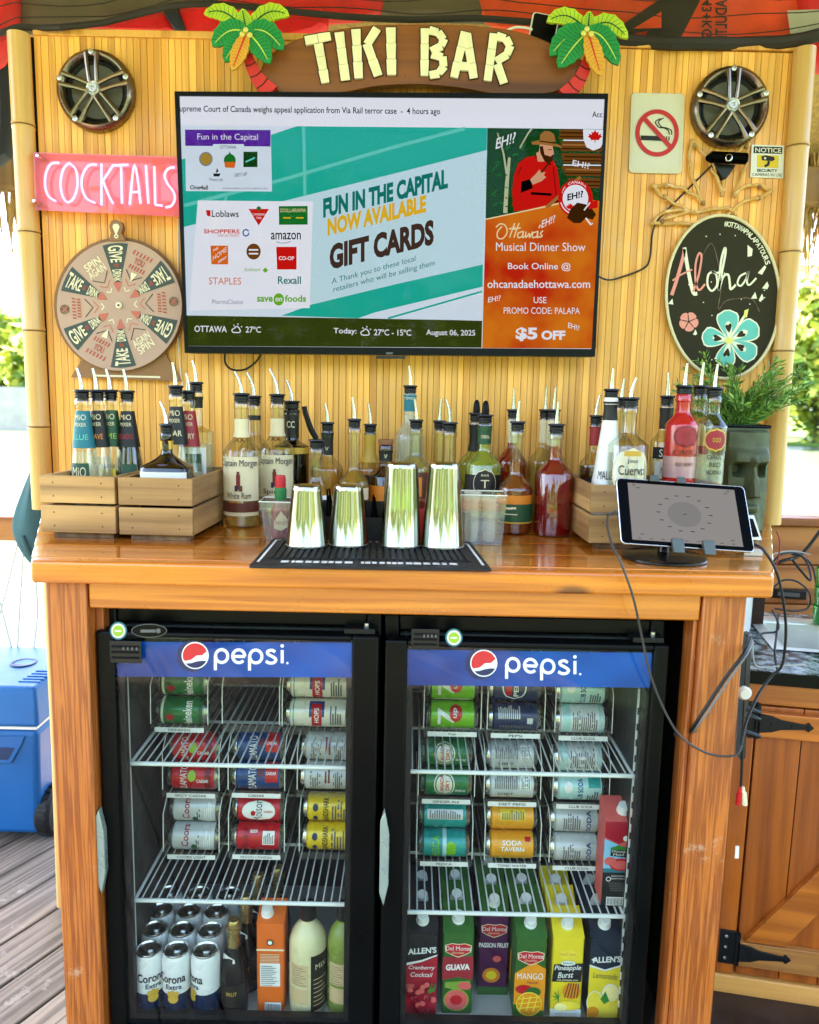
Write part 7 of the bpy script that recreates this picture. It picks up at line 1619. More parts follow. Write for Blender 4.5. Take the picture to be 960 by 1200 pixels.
def art_mango(b, x0, x1, z0, h, Y):
    p, t_, d = A2(b, x0, x1, z0, h, Y); p([(0, .18), (1, .10), (1, .62), (.6, .70), (0, .56)], 'j_orange'); shield(p, t_, .76); t_('MANGO', .5, .53, .84, .075, 'label_white', .04); t_('Nectar', .6, .455, .4, .035, 'label_red', .0, .25); d(.32, .37, .28, 'j_red2', .055); d(.62, .34, .25, 'j_green', .06)
    d(.5, .19, .42, 'j_lemon', .15); d(.5, .19, .39, 'j_orange', .135)
    for k in range(3): p([(.18 + .22 * k, .10), (.22 + .22 * k, .10), (.34 + .22 * k, .29), (.30 + .22 * k, .29)], 'j_lemon'); p([(.16, .13 + .06 * k), (.84, .16 + .06 * k), (.84, .172 + .06 * k), (.16, .142 + .06 * k)], 'j_lemon')
def art_pine(b, x0, x1, z0, h, Y):
    p, t_, d = A2(b, x0, x1, z0, h, Y); p([(0, 0), (1, 0), (1, .13), (0, .13)], 'label_white'); d(.5, .80, .3, 'j_lemon', .06); t_('FIRST PICK', .5, .80, .56, .03, 'label_gold'); p([(.0, .47), (.95, .47), (1.0, .70), (.05, .68)], 'j_black'); t_('Pineapple', .5, .635, .86, .075, 'label_white', .01, .2, .01); t_('Burst', .44, .555, .5, .07, 'label_white', .01, .2, .01); t_('with pineapple juice', .5, .492, .7, .025, 'label_cream'); d(.5, .70, .24, 'label_white', .03); t_('BRAND', .5, .70, .34, .022, 'j_leaf')
    d(.66, .36, .30, 'j_orange', .10)
    for k in range(5): p([(.42 + .1 * k, .28), (.46 + .1 * k, .28), (.58 + .08 * k, .46), (.54 + .08 * k, .46)], 'label_brownred')
    for k in range(7): a_ = R(60 + 35 * k); p([(.22, .27), (.26, .29), (.24 + .26 * math.cos(a_), .28 + .12 * math.sin(a_))], 'j_leaf')
    d(.55, .19, .42, 'j_lemon', .06); d(.32, .17, .2, 'j_pale', .05)
    for k in range(3): t_('source of vitamin', .5, .095 - .03 * k, .7, .016, 'grey_ink', 0)
def art_lemon(b, x0, x1, z0, h, Y):
    p, t_, d = A2(b, x0, x1, z0, h, Y); p([(0, 0), (1, 0), (1, .66), (.5, .60), (0, .66)], 'j_yellow'); p([(0, .68), (.5, .62), (1, .68), (1, .66), (.5, .60), (0, .655)], 'label_white'); t_("ALLEN'S", .54, .745, .90, .075, 'label_white', .03, 0, .02); p([(.04, .74), (.16, .77), (.14, .71)], 'label_white')
    t_('Lemonade', .52, .545, .80, .07, 'j_navy', -.005, .2, -.02); d(.22, .22, .26, 'label_white', .14); d(.22, .22, .24, 'j_lemon', .13); d(.72, .34, .27, 'label_white', .11); d(.72, .34, .245, 'j_pale', .10); d(.62, .12, .38, 'j_lemon', .13); p([(.40, .26), (.56, .36), (.70, .24), (.54, .20)], 'j_leaf'); d(.18, .10, .2, 'j_orange', .07)
JW, JD, JH = .070, .068, .205
CZ = 'white_plastic'
J = [carton(494, -.575, 'cranberry juice carton, black top and red front, leftmost on the cooler floor', JW, JD, JH, .034, ('j_black', 'j_black'), CZ, art_cran),
     carton(536, -.568, 'guava nectar carton with a red shield and cut pink fruit', JW, JD, JH, .034, ('j_green', 'j_green'), CZ, art_guava),
     carton(577, -.505, 'purple passion fruit carton set back between the guava and mango ones', JW, JD, JH, .034, ('j_purple', 'j_green'), CZ, art_passion),
     carton(621, -.578, 'mango nectar carton, green and orange with a diced mango', JW, JD, JH, .034, ('j_green', 'j_green'), CZ, art_mango),
     carton(664.5, -.578, 'yellow pineapple drink carton with a dark name panel', JW, JD, JH, .034, ('j_yellow', 'j_yellow'), CZ, art_pine),
     carton(708, -.576, 'lemonade carton, navy top over yellow with lemons, rightmost on the cooler floor', JW, JD, JH, .034, ('j_navy', 'j_navy'), CZ, art_lemon)]
nm = ('cranberry', 'guava', 'passion fruit', 'mango', 'pineapple', 'lemonade')
for t, s in zip(J, nm):
    for k, r_ in ((1, 'second'), (2, 'third')):
        copy_thing(t, t.location + Vector((0, .078 * k, 0)), f'{r_} {s} carton back in its row, white cap seen through the shelf')
def art_melon(b, x0, x1, z0, h, Y):
    p, t_, d = A2(b, x0, x1, z0, h, Y); p([(0, 0), (1, 0), (1, .40), (0, .40)], 'j_black'); p([(0, .40), (1, .40), (1, .45), (0, .45)], 'label_teal'); p([(0, .82), (.5, .74), (1, .82), (1, 1), (0, 1)], 'j_crimson'); p([(0, .45), (1, .45), (1, .66), (0, .80)], 'melon_blue'); p([(.22, .60), (.80, .58), (.78, .70), (.50, .72), (.24, .70)], 'j_black'); p([(.22, .69), (.5, .73), (.79, .685), (.79, .67), (.22, .675)], 'j_leaf')
    t_('Minute', .5, .655, .46, .03, 'label_white', .02); t_('Maid', .5, .618, .36, .03, 'label_white', .02); d(.6, .50, .40, 'j_red2', .075); d(.6, .495, .34, 'j_pink', .05); d(.22, .54, .2, 'j_pink', .05); d(.72, .81, .10, 'label_white')
    for k in range(2): t_('RECYCLE', .55, .365 - .03 * k, .5, .016, 'label_white', .01)
    d(.2, .33, .09, 'label_white'); d(.2, .33, .06, 'j_black')
    for k in range(5): p([(.2 + .02 * k, .28 - .022 * k), (.85 - .02 * k, .28 - .022 * k), (.85 - .02 * k, .288 - .022 * k), (.2 + .02 * k, .288 - .022 * k)], 'grey_ink')
    p([(.16, .02), (.84, .02), (.84, .12), (.16, .12)], 'label_white')
    for k in range(16): u = .20 + .038 * k; p([(u, .03), (u + .012 + .008 * (k % 3 == 0), .03), (u + .012 + .008 * (k % 3 == 0), .11), (u, .11)], 'ink')
carton(721, -.555, 'dark melon drink carton standing on the lower shelf at the right', .066, .066, .205, .028, ('j_pink', 'j_pink'), CZ, art_melon, z0=.375, name='drink_carton', base_py=1060, capx=.012)
def art_soup(b, x0, x1, z0, h, Y):
    p, t_, d = A2(b, x0, x1, z0, h, Y); p([(.0, .70), (1, .70), (1, .72), (0, .72)], 'label_cream'); p([(.12, .30), (.86, .30), (.86, .56), (.12, .56)], 'label_white')
    for k in range(11): p([(.16, .31 + .022 * k), (.16 + .6 * (.7 + .3 * ((k * 7) % 5) / 4), .31 + .022 * k), (.16 + .6 * (.7 + .3 * ((k * 7) % 5) / 4), .317 + .022 * k), (.16, .317 + .022 * k)], 'grey_ink')
    d(.5, .80, .12, 'ink'); d(.5, .80, .08, 'label_white')
    for k in range(6): p([(.14, .665 - .016 * k), (.84, .665 - .016 * k), (.84, .671 - .016 * k), (.14, .671 - .016 * k)], 'label_cream')
    p([(.30, .02), (.90, .02), (.90, .13), (.30, .13)], 'label_white')
    for k in range(16): u = .33 + .034 * k; p([(u, .03), (u + .011 + .007 * (k % 3 == 0), .03), (u + .011 + .007 * (k % 3 == 0), .12), (u, .12)], 'ink')
carton(317, -.575, 'orange carton with a white nutrition panel between the foil necked bottles and the cream bottle', .062, .062, .222, .022, ('orange', 'orange'), CZ, art_soup, name='orange_carton', group='', capx=-.010)
for px, Y, r, H, mt, lab, z_ in ((361, -.55, .043, .215, 'bottle_cream', 'cream coloured mixer bottle with a dark side label', 0), (405, -.55, .037, .215, 'bottle_olive', 'olive green mixer bottle at the right of the left cooler floor', 0)):
    if mt not in MATS: pm(mt, {'bottle_cream': '#cfc594', 'bottle_olive': '#7c8a3a'}[mt], .3, var=.05)
    x = at(px, 1110, Y).x; x = min(x, -.131) if mt == 'bottle_olive' else x; O = Vector((x, Y, FZ)); t = thing('mixer_bottle', lab, 'bottle', tuple(O), 'mixer bottles in the left cooler')
    b = MB(); b.lathe([(.0001, .001), (r * .94, .001), (r, .008), (r, H * .76), (r * .97, H * .82), (r * .86, H * .89), (r * .62, H * .965), (r * .36, H * 1.01), (r * .36, H * 1.06)], mt, 28, o=O, caps=False); b.build('bottle_body', t)
    b = MB(); b.lathe([(r * .42, H * 1.04), (r * .44, H * 1.05), (r * .42, H * 1.20), (r * .3, H * 1.22), (.0001, H * 1.22)], 'black_plastic', 20, o=O, caps=False); b.build('cap', t)
    b = MB()
    for a0_, a1_, z0_, z1_, m_ in ((-50, 8, .16, .34, 'label_tan'), (-50, 8, .37, .62, 'label_tan'), (16, 88, .08, .72, 'label_dark')):
        b.add([wrap(O, r, a0_, a1_, H * z0_, H * z1_)(u / 6, v) for v in (0, 1) for u in range(7)], [(i, i + 1, 8 + i, 7 + i) for i in range(6)], m_, True)
    for k in range(8): b.add([wrap(O, r, -44, 2 - 8 * (k % 3), H * (.385 + .028 * k), H * (.391 + .028 * k), .0014)(u / 3, v) for v in (0, 1) for u in range(4)], [(i, i + 1, 5 + i, 4 + i) for i in range(3)], 'grey_ink', True)
    b.text('MIX', wrap(O, r, 30, 70, H * .56, H * .62, .0014), 'label_cream', .01)
    for k in range(7): b.add([wrap(O, r, 24, 74 - 10 * (k % 3), H * (.14 + .05 * k), H * (.15 + .05 * k), .0014)(u / 3, v) for v in (0, 1) for u in range(4)], [(i, i + 1, 5 + i, 4 + i) for i in range(3)], 'label_tan', True)
    b.build('label', t)

# ------------------------------------------------------------------ sink cabinet at the right
o = onz(868, 1166, 0); rz = R(-11)
cab = thing('sink_cabinet', 'orange pine cabinet with a braced plank door and black strap hinges under a sink', 'cabinet', (o.x, o.y, 0), None, rz)
CH = .845
def cw(px, py, off=0.):     # photograph pixel -> cabinet-local point on its front plane
    d = ray(px, py); nrm_ = Vector((math.sin(rz), -math.cos(rz), 0)); P0 = Vector((o.x, o.y, 0)) + nrm_ * off
    tt = (P0 - CAM).dot(nrm_) / d.dot(nrm_); q = CAM + d * tt - Vector((o.x, o.y, 0)); q.rotate(Matrix.Rotation(-rz, 3, 'Z')); return q
xd = cw(882, 900).x
b = MB(); b.box(-.10, xd - .003, .0, .02, .055, CH - .062, 'cab_z'); b.build('face_stile', cab, bevel=.003, local=True)
b = MB(); b.box(-.10, .75, .0, .02, CH - .06, CH - .003, 'cab_x'); b.build('face_rail', cab, bevel=.003, local=True)
b = MB(); b.box(-.10, .75, -.004, .024, .0, .052, 'cab_worn'); b.build('base_rail', cab, bevel=.004, local=True)
b = MB(); b.box(-.10, .75, .024, .55, .02, CH - .145, 'cab_z'); b.build('carcass', cab, local=True)
b = MB(); x = xd + .002; k = 0; DW = .46
for wd in (.105, .092, .11, .10, .055):
    b.box(x, x + wd - .002, .001, .019, .058, CH - .064, 'cab_z'); x += wd
dr = b.build('door', cab, bevel=.002, local=True)
zh, zl = cw(930, 850).z, cw(930, 1122).z
for zc, hgt in ((zh, .062), (zl, .066)):
    b = MB(); b.box(xd + .004, xd + DW, -.018, .0005, zc - hgt / 2, zc + hgt / 2, 'cab_worn' if zc == zl else 'cab_x'); b.build('cross_rail', dr, bevel=.002, local=True)
b = MB(); p0, p1 = Vector((xd + .015, -.018, zl + .036)), Vector((xd + .40, -.018, zh - .036)); d_ = (p1 - p0); s_ = Vector((-d_.z, 0, d_.x)).normalized() * .045; s_ = Vector((.06, 0, 0))
b.hexa([p0, p0 + Vector((.095, 0, 0)), p0 + Vector((.095, .0185, 0)), p0 + Vector((0, .0185, 0))], [p1, p1 + Vector((.07, 0, 0)), p1 + Vector((.07, .0185, 0)), p1 + Vector((0, .0185, 0))], 'cab_x'); b.build('brace', dr, bevel=.002, local=True)
for zc in (zh + .006, zl + .006):
    h_ = None; b = MB(); b.box(xd - .043, xd - .001, -.006, -.0005, zc - .046, zc + .046, 'iron'); hb = b.build('strap_hinge', cab, bevel=.001, local=True)
    b = MB(); yy = -.0235
    F_ = [(xd + .002, zc + .024), (xd + .002, zc - .024), (xd + .03, zc - .020), (xd + .05, zc - .012), (xd + .105, zc - .006), (xd + .112, zc - .012), (xd + .124, zc), (xd + .112, zc + .012), (xd + .105, zc + .006), (xd + .05, zc + .012), (xd + .03, zc + .020)]
    n_ = len(F_); b.add([Vector((x, yy, z)) for x, z in F_] + [Vector((x, yy + .005, z)) for x, z in F_], [tuple(range(n_)), tuple(reversed(range(n_, 2 * n_)))] + [((i + 1) % n_, i, n_ + i, n_ + (i + 1) % n_) for i in range(n_)], 'iron'); b.build('strap', hb, bevel=.0008, local=True)
    b = MB(); b.tube([(xd, -.008, zc - .044), (xd, -.008, zc + .044)], .006, 'iron', 10)
    b.build('pin', hb, local=True)
    for x, z in ((xd - .028, zc + .03), (xd - .028, zc), (xd - .028, zc - .03)): b = MB(); b.lathe([(.0045, -.0005), (.003, -.003), (.0001, -.0035)], 'steel', 10, o=(x, -.006, z), axis='Y', caps=False); b.build('screw', hb, local=True)
    for x in (xd + .03, xd + .075, xd + .112): b = MB(); b.lathe([(.004, -.0005), (.003, -.0025), (.0001, -.003)], 'iron', 10, o=(x, yy, zc), axis='Y', caps=False); b.build('screw', hb, local=True)
# dark worktop with a set-in steel basin
m, n, out = newmat('worktop'); tc = N(n, 'ShaderNodeTexCoord'); no = N(n, 'ShaderNodeTexNoise', Scale=38.0, Detail=6.0, Roughness=.7); cr = N(n, 'ShaderNodeValToRGB')
cr.color_ramp.elements[0].position = .42; cr.color_ramp.elements[1].position = .66; cr.color_ramp.elements[0].color = (*lin('#1c2020'), 1); cr.color_ramp.elements[1].color = (*lin('#aab4b2'), 1)
p = N(n, 'ShaderNodeBsdfPrincipled', Roughness=.18); n.links.new(tc.outputs['Object'], no.inputs['Vector']); n.links.new(no.outputs['Fac'], cr.inputs[0]); n.links.new(cr.outputs[0], p.inputs['Base Color']); n.links.new(p.outputs[0], out.inputs[0])
tz = CH; sk = onz(921, 757, CH + .036) - Vector((o.x, o.y, CH + .036)); sk.rotate(Matrix.Rotation(-rz, 3, 'Z')); bx0, by0 = sk.x - .02, max(.06, sk.y - .015); bx1, by1 = bx0 + .40, by0 + .30
b = MB()
for q in ((-.10, bx0, -.02, .56), (bx1, .75, -.02, .56), (bx0, bx1, -.02, by0), (bx0, bx1, by1, .56)): b.box(q[0], q[1], q[2], q[3], tz, tz + .032, 'worktop')
b.build('worktop', cab, local=True)
b = MB(); b.box(-.10, .75, -.0235, -.0205, tz - .001, tz + .030, 'black_satin'); b.build('worktop_edge', cab, local=True)
b = MB(); rimq = [(bx0 - .02, by0 - .02), (bx1 + .02, by0 - .02), (bx1 + .02, by1 + .02), (bx0 - .02, by1 + .02)]; inn = [(bx0 + .02, by0 + .015), (bx1 - .02, by0 + .015), (bx1 - .02, by1 - .015), (bx0 + .02, by1 - .015)]; zt_ = tz + .0355
V0 = [Vector((x, y, zt_)) for x, y in rimq]; V1 = [Vector((x, y, zt_ + .001)) for x, y in inn]; V2 = [Vector((x * .96 + .016, y * .96 + .01, tz - .13)) for x, y in inn]
b.add(V0 + V1 + V2, [(i, (i + 1) % 4, 4 + (i + 1) % 4, 4 + i) for i in range(4)] + [(4 + i, 4 + (i + 1) % 4, 8 + (i + 1) % 4, 8 + i) for i in range(4)] + [(8, 9, 10, 11)], 'sink_steel'); b.build('sink_basin', cab, bevel=.012, seg=4, local=True)
# green cups at the frame's edge
gx = at(957, 700, .02)
zg = tz + .034
for k in range(4):
    O = (gx.x + .035, .02, zg + .004 + k * .055); b = MB(); r0 = .036 if k < 3 else .033
    b.lathe([(.0001, 0), (r0 * .9, 0), (r0, .004), (r0 * 1.08, .05), (r0 * 1.12, .051), (r0 * 1.12, .054), (r0 * 1.04, .054), (r0 * .96, .01), (.0001, .008)], 'green_cup', 28, o=O, caps=False)
    tag(b.build('plastic_cup', base=O), ('lowest', 'second lowest', 'second highest', 'topmost')[k] + ' green plastic cup in the stack beside the sink', 'cup', 'green cups stacked beside the sink')
# low wall of orange boards behind the sink
YB = .34
def board(px0, px1, y0, y1, Y, th, mt, nm, par, bev=.004):
    b = MB(); z1_, z0_ = Zp((px0 + px1) / 2, y0, Y), Zp((px0 + px1) / 2, y1, Y); b.box(px0, px1, Y, Y + th, z0_, z1_, mt); return b.build(nm, par, bevel=bev)
hw = thing('boarded_half_wall', 'low wall of orange boards behind the sink, right of the bamboo pole', 'wall', (1.7, YB, 0))
def boardz(x0, x1, z0, z1, Y, th, nm):
    b = MB(); b.box(x0, x1, Y, Y + th, z0, z1, 'rail_wood'); b.build(nm, hw, bevel=.004)
zt = Zp(935, 606, YB); zz = zt; k = 0
b = MB(); b.box(.95, 2.6, YB - .03, YB + .06, zt - .028, zt, 'rail_wood'); b.build('cap_rail', hw, bevel=.005)
zz = zt - .030
while zz > .1:
    boardz(.96, 2.6, zz - .128, zz, YB, .02, 'board'); zz -= .132
b = MB(); b.box(.96, 2.6, YB + .0205, YB + .04, 0, zt - .03, 'cab_z'); b.build('backing', hw)
# black adaptors and tangle on the worktop
def solid(nm, lab, cat, cx, cy_, z0, sx, sy, sz, mt, rot, group=None, detail=None):
    t = thing(nm, lab, cat, (cx, cy_, z0), group, rot); b = MB(); b.box(-sx / 2, sx / 2, -sy / 2, sy / 2, .0005, sz, mt); b.build('case', t, bevel=min(sx, sy, sz) * .12, seg=3, local=True)
    b = MB(); b.box(-sx * .3, sx * .3, -sy / 2 - .0012, -sy / 2 - .0004, sz * .3, sz * .7, detail or 'grey_ink'); b.build('rating_label', t, local=True)
    return t
q = onz(922, 700, zg); solid('power_adapter', 'black power adapter lying among cables beside the sink', 'adapter', q.x, q.y, zg, .11, .05, .032, 'black_plastic', R(-14))
q = onz(925, 678, zg + .01); solid('router_box', 'low black box behind the power adapter beside the sink', 'box', q.x, q.y + .05, zg, .15, .09, .05, 'black_satin', R(-20))
def cable(lab, P, r, mt='cord_black', nm='cable', grp=None):
    pts = spline([at(x, y, Y) for x, y, Y in P], 7); b = MB(); b.tube(pts, r, mt, 7); return tag(b.build(nm, base=pts[0]), lab, 'cable', grp)
T_ = 'black cables tangled behind the sink'
cable('thick black cable rising to the right edge behind the green cups', [(900, 668, .22), (915, 658, .22), (935, 652, .23), (948, 640, .24), (966, 615, .25)], .0055, grp=T_)
cable('black cable curling in a wide loop round the adapter', [(905, 690, .02), (918, 680, .05), (935, 682, .05), (948, 695, .03), (947, 712, 0.0), (930, 716, -.02), (908, 713, -.02)], .003, grp=T_)
cable('black cable hanging in loops from the pole side', [(903, 662, .10), (915, 650, .12), (932, 648, .14), (945, 658, .13), (950, 680, .10), (938, 668, .10), (928, 655, .10)], .0036, grp=T_)
cable('thin black cable arching down behind the green cups', [(928, 650, .16), (940, 652, .16), (952, 664, .15), (957, 690, .13)], .003, grp=T_)
cable('thin red wire hanging beside the bamboo pole', [(910, 622, .0), (914, 635, -.01), (912, 655, -.02), (905, 672, -.04)], .0022, 'cord_red')
pm('cable_pale', '#9a9a92', .5, var=0)
cable('white connector cable lying across the tangle behind the sink', [(900, 652, .03), (915, 647, .05), (932, 646, .06), (950, 650, .06)], .002, 'cable_pale')
# cables over the counter and down its right side
cable('black charging cable arching from the tablet down over the right end of the counter', [(884, 638, -.60), (896, 646, -.62), (910, 670, -.62), (918, 705, -.60), (921, 740, -.58), (917, 778, -.57), (905, 792, -.57), (890, 812, -.60), (875, 845, -.66), (869, 872, -.69)], .0030)
pm('cord_dim', '#3a3733', .4, var=0)
cable('grey charging cable hanging from the tablet across the right cooler door', [(722, 599, -.60), (713, 604, -.62), (712, 618, -.66), (718, 640, -.71), (728, 660, -.735), (742, 700, -.73), (752, 745, -.71), (762, 790, -.705), (780, 835, -.70), (800, 865, -.70), (830, 883, -.70), (857, 886, -.70), (868, 878, -.69), (872, 850, -.665)], .0023, 'cord_dim')
cable('pair of dark cables slanting across the right counter leg', [(880, 748, -.62), (873, 764, -.69), (850, 795, -.695), (830, 825, -.695), (812, 853, -.68), (806, 862, -.60), (803, 868, -.54)], .0036)
cable('thin dark cable beside the slanting pair on the right leg', [(882, 752, -.62), (875, 767, -.69), (853, 799, -.70), (833, 829, -.70), (815, 855, -.685), (808, 865, -.60), (806, 871, -.54)], .0024, 'cord_grey')
cable('white cable looping under the worktop edge', [(882, 750, -.46), (884, 775, -.45), (893, 782, -.44), (920, 780, -.44), (944, 779, -.43)], .0018, 'cable_pale')
cable('black cable looping on the worktop in front of the basin', [(905, 715, -.30), (912, 730, -.32), (910, 740, -.33), (895, 742, -.35), (882, 748, -.38)], .0028, grp=T_)
cable('short black cable bent over the worktop edge by the basin', [(912, 722, -.28), (910, 745, -.35), (908, 765, -.42), (911, 785, -.44), (913, 790, -.44)], .0028, grp=T_)
cable('black lead hanging down the counter side to two coloured plugs', [(871, 850, -.66), (870, 880, -.655), (869, 910, -.65), (868, 925, -.65)], .0028)
for dx, mt, lab in ((-2, 'red_paint', 'red plug hanging at the end of the black lead'), (3, 'label_cream', 'cream plug hanging beside the red one on the black lead')):
    a_, c_ = at(869 + dx * .6, 922, -.652), at(868 + dx * 1.6, 943, -.652); b = MB(); b.tube([a_, a_.lerp(c_, .3), a_.lerp(c_, .32), c_], [.003, .0042, .0062, .0058], mt, 12); t = tag(b.build('plug', base=a_), lab, 'plug')
# power strip down the counter side
t = thing('power_strip', 'black power strip fixed upright on the side of the right counter leg', 'power strip', tuple(at(873, 900, -.60)))
b = MB(); P0, P1 = at(876, 745, -.585), at(868, 892, -.585); w2 = Vector((.016, .012, 0))
b.hexa([P1, P1 + w2, P1 + w2 + Vector((-.0, .03, 0)), P1 + Vector((0, .03, 0))], [P0, P0 + w2, P0 + w2 + Vector((0, .03, 0)), P0 + Vector((0, .03, 0))], 'black_plastic'); b.build('strip_body', t, bevel=.003)
b = MB(); c = at(871, 811, -.60); b.lathe([(.014, -.0), (.015, -.008), (.011, -.014), (.0001, -.014)], 'off_white', 20, o=c, axis='Y'); b.build('round_switch', t)
for k, y in enumerate((830, 838, 858)):
    a_ = at(874, y, -.60); b = MB(); b.tube([a_, a_ + Vector((.018, -.004, -.004)), a_ + Vector((.03, -.004, -.008))], [.0055, .005, .0038], 'black_plastic', 10); b.build('inserted_plug', t)
b = MB(); c = at(864, 998, -.655); q = [at(862.5, 992, -.664), at(866.5, 992, -.664), at(865.8, 1006, -.664), at(861.5, 1006, -.664)]; b.prism(list(reversed(q)), .003, 'paper'); tag(b.build('paper_tag', base=q[0]), 'small white paper tag stuck on the edge of the right counter leg', 'tag')
# dark gap between right cooler and leg: plug, red wires, orange box
Yg = -.52
t = thing('plug_adapter', 'grey plug adapter hanging in the dark gap beside the right cooler', 'plug', tuple(at(800, 860, Yg)))
b = MB(); a_, c_ = at(793, 858, Yg), at(806, 866, Yg); b.tube([a_, a_.lerp(c_, .5), c_], [.011, .016, .013], 'grey_plug' if pm('grey_plug', '#8c8a78', .5) else '', 14); b.build('adapter_body', t)
b = MB(); b.tube([at(805, 858, Yg), at(803, 845, Yg), at(806, 832, Yg)], [.008, .007, .004], 'label_tan', 10); b.tube([at(806, 832, Yg), at(809, 815, Yg)], .0035, 'white_plastic', 8); b.build('plug_tail', t)
cable('red wire hanging in the dark gap beside the right cooler', [(809, 862, Yg), (808, 890, Yg), (806, 912, Yg), (804, 925, Yg), (807, 945, Yg)], .003, 'cord_red')
cable('second red wire looping low in the dark gap', [(806, 905, Yg + .02), (801, 922, Yg + .02), (804, 940, Yg + .02), (800, 965, Yg + .02)], .0025, 'cord_red')
q = at(798, 1030, -.42); t = thing('orange_box', 'small dark orange box standing in the gap beside the right cooler', 'box', (q.x + .01, -.40, .0305))
b = MB(); zb_ = Zp(798, 1048, -.45); b.box(q.x - .018, q.x + .03, -.45, -.37, zb_, Zp(798, 1004, -.45), pm('box_orange', '#8a3a14', .6)); b.build('carton_body', t, bevel=.002)
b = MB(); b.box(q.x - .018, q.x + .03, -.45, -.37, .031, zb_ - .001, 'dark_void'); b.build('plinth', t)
b = MB(); band(b, [(795, 1020), (798, 1017), (800, 1021)], 1.2, -.45, .001, 'paper'); b.build('mark', t)
for k, (px, py, w_, h_, mt) in enumerate(((806, 1110, 26, 60, 'black_plastic'), (806, 1165, 30, 50, 'black_satin'))):
    q = at(px, py, -.40); t = thing('dark_bag', ('upper' if k == 0 else 'lower') + ' black bag stuffed in the dark gap beside the right cooler', 'bag', tuple(q), 'black bags in the gap'); b = MB(); b.ball(q, .04, .06, .07 - .01 * k, mt, 16, 10); b.build('bag_body', t)
    b = MB(); b.tube(spline([q + Vector((-.02, -.05, .045)), q + Vector((0, -.065, .075)), q + Vector((.02, -.05, .05))], 5), .004, 'cord_black', 6); b.build('carry_loop', t)

# ------------------------------------------------------------------ left of the bar: blue wheeled cooler, rail, ropes, cloth
fl = onz(0, 988, 0); fr_ = onz(51, 990, 0); x1 = fr_.x + .005; x0 = x1 - .62; y0 = .235; zt = Zp(25, 812, y0)
t = thing('wheeled_cooler', 'blue plastic wheeled cooler box with a moulded handle recess on the deck', 'cooler box', ((x0 + x1) / 2, y0 + .2, 0))
zl_ = Zp(25, 852, y0)
b = MB(); b.hexa([Vector((x0 + .03, y0 + .02, .03)), Vector((x1 - .02, y0 + .02, .03)), Vector((x1 - .02, y0 + .38, .03)), Vector((x0 + .03, y0 + .38, .03))], [Vector((x0, y0, zl_ - .012)), Vector((x1, y0, zl_ - .012)), Vector((x1, y0 + .40, zl_ - .012)), Vector((x0, y0 + .40, zl_ - .012))], 'blue_plastic'); bd = b.build('body', t, bevel=.02, seg=3)
b = MB(); b.box(x0 + .004, x1 - .004, y0 + .004, y0 + .396, zl_ - .0115, zl_ - .001, 'white_plastic'); b.build('seal', t, bevel=.002)
b = MB(); b.hexa([Vector((x0 - .006, y0 - .006, zl_)), Vector((x1 + .006, y0 - .006, zl_)), Vector((x1 + .006, y0 + .406, zl_)), Vector((x0 - .006, y0 + .406, zl_))], [Vector((x0 + .01, y0 + .02, zt + .012)), Vector((x1 - .01, y0 + .02, zt + .012)), Vector((x1 - .01, y0 + .38, zt + .03)), Vector((x0 + .01, y0 + .38, zt + .03))], 'blue_plastic'); ld = b.build('lid', t, bevel=.012, seg=3)
pm('blue_dark', '#0a2a52', .5, var=.1)
b = MB(); c = Vector((at(25, 786, y0 + .2).x, y0 + .22, zt + .0225)); b.lathe([(.045, .0), (.042, .0035), (.036, .003), (.034, -.001), (.0001, -.001)], 'blue_dark', 26, o=c, caps=False); b.build('cup_recess', ld)
b = MB()
for k in range(5): b.box(c.x + .06 + .004 * k, c.x + .13 + .004 * k, y0 + .06 + .022 * k, y0 + .066 + .022 * k, zt + .0125 + .0012 * k, zt + .0175 + .0012 * k, 'blue_plastic')
b.build('moulded_rib', ld)
b = MB(); zc = zl_ - .09; pts = [(x1 - .36, zc - .035), (x1 - .09, zc - .035), (x1 - .05, zc + .035), (x1 - .04, zc + .06), (x1 - .36, zc + .05)]; b.prism([Vector((x, y0 - .004, z)) for x, z in pts], .004, 'blue_plastic'); b.build('handle_recess', bd, bevel=.002)
b = MB(); pts = [(x1 - .36, zc - .022), (x1 - .10, zc - .022), (x1 - .075, zc + .02), (x1 - .36, zc + .02)]; b.prism([Vector((x, y0 - .0055, z)) for x, z in pts], .002, 'blue_dark'); b.build('grip_slot', bd)
b = MB(); ow = Vector((x1 - .005, y0 + .09, .085)); b.lathe([(.03, -.03), (.075, -.03), (.085, -.02), (.085, .012), (.075, .022), (.03, .022)], 'rubber', 28, o=ow, axis='X', caps=True); wh = b.build('wheel', t)
b = MB()
for k in range(20): a_ = 2 * PI * k / 20; b.box(-.016, .010, -.006, .006, .082, .0885, 'rubber', M=Matrix.Translation(ow) @ Matrix.Rotation(a_, 4, 'X'))
b.build('tread', wh); b = MB(); b.lathe([(.032, .0225), (.028, .027), (.0001, .027)], 'off_white', 18, o=ow, axis='X', caps=False); b.build('hub_cap', wh)
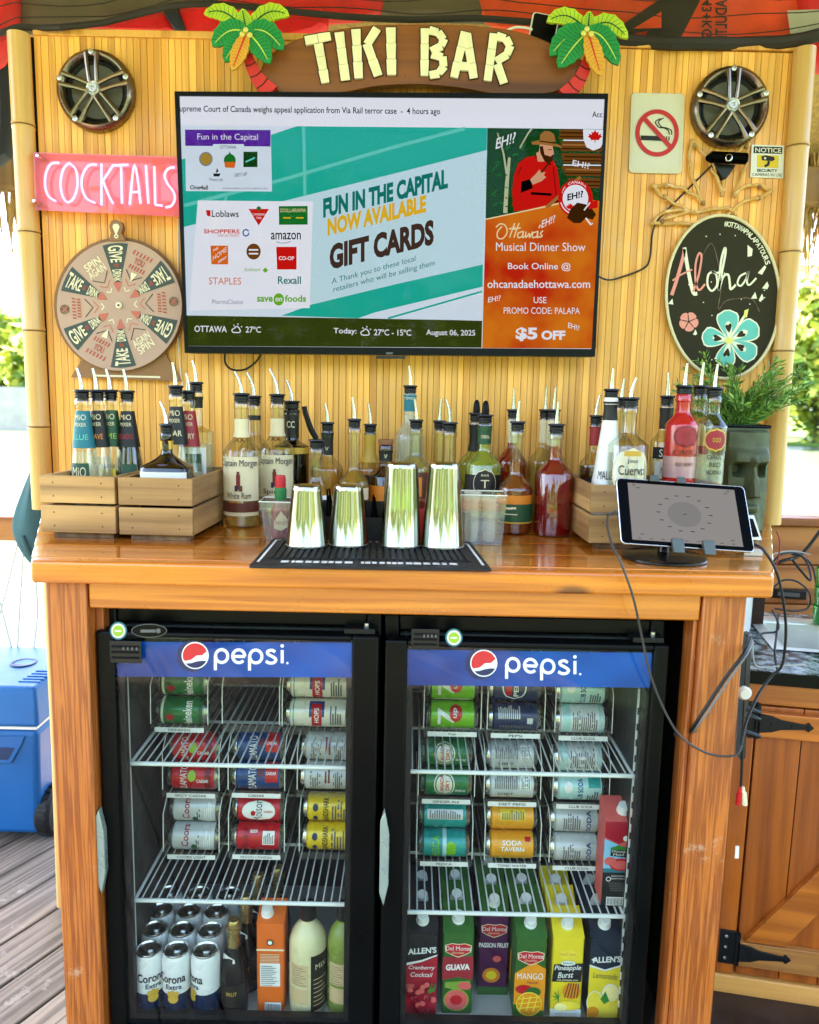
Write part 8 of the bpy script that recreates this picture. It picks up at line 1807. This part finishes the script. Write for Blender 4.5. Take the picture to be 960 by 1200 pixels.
# left rail with its ropes
YR = .75
rl = thing('wooden_rail', 'single orange wooden rail crossing the water at the left edge', 'rail', (-1.9, YR, .0))
z1_, z0_ = Zp(8, 606, YR), Zp(8, 634, YR); xe = X(19, 620, YR); b = MB(); b.box(-3.0, xe, YR, YR + .04, z0_, z1_, 'rail_wood'); b.build('rail_board', rl, bevel=.004)
b = MB(); b.box(-2.75, -2.67, YR + .041, YR + .12, 0, z1_ + .02, 'post_wood'); b.build('rail_post', rl, bevel=.004)
for P, lab in (([(22, 632), (8, 690), (-6, 740)], 'pale rope slanting down to the left below the teal cloth'), ([(28, 640), (24, 700), (20, 775)], 'pale rope hanging almost straight above the blue cooler'), ([(0, 705), (10, 745), (20, 780)], 'short pale rope at the left edge above the blue cooler'), ([(40, 660), (44, 720), (36, 782)], 'pale rope beside the counter leg above the blue cooler')):
    pts = [at(x, y, .62) for x, y in P]; b = MB(); b.tube(spline(pts, 5), .004, 'off_white', 6); tag(b.build('rope', base=pts[0]), lab, 'rope', 'pale ropes below the rail')
# teal cloth bundle hanging behind the left pole
t = thing('cloth_bundle', 'faded teal cloth bundle hanging behind the left bamboo pole', 'cloth', tuple(at(30, 600, .12)))
b = MB(); Yc = .10; vs = []; fs = []; L_px = [(40, 548), (33, 562), (26, 580), (18, 600), (14, 618), (19, 634), (28, 648), (36, 655), (40, 657)]; nn = 12
for j, (xl_, y) in enumerate(L_px):
    xr_ = 58; cxp = (xl_ + xr_) / 2; hwp = (xr_ - xl_) / 2
    for i in range(nn):
        a_ = 2 * PI * i / nn; q = at(cxp + hwp * math.cos(a_) * (1 + .05 * math.sin(j * 2 + i * 3)), y + 2 * math.sin(i * 2.1), Yc); vs.append(Vector((q.x, Yc - .045 * math.sin(a_) * (1 + .25 * math.sin(i * 2.6 + j * .4)), q.z)))
for j in range(len(L_px) - 1): fs += [(j * nn + i, j * nn + (i + 1) % nn, (j + 1) * nn + (i + 1) % nn, (j + 1) * nn + i) for i in range(nn)]
fs += [tuple(range(nn)), tuple(reversed(range((len(L_px) - 1) * nn, len(L_px) * nn)))]
b.add(vs, fs, 'teal_cloth', True); o_ = b.build('cloth_fold', t); s_ = o_.modifiers.new('Subdivision', 'SUBSURF'); s_.levels = 2; s_.render_levels = 2
b = MB(); b.tube(spline([at(36, 652, .06), at(30, 640, .05), at(26, 628, .055)], 5), .006, 'teal_cloth', 8); b.build('drawstring', t)

# ------------------------------------------------------------------ what the chrome and the glass mirror: the far side of the deck
b = MB(); b.box(-2.5, 2.5, -3.72, -3.68, .92, 1.02, 'rail_wood'); b.box(-2.5, 2.5, -3.70, -3.67, .45, .52, 'rail_wood'); b.box(-1.24, -1.16, -3.67, -3.6, 0, .92, 'post_wood'); b.box(1.16, 1.24, -3.67, -3.6, 0, .92, 'post_wood')
tag(b.build('deck_railing', base=(0, -3.7, 0)), 'wooden deck railing behind the photographer, mirrored in the glass doors', 'railing')
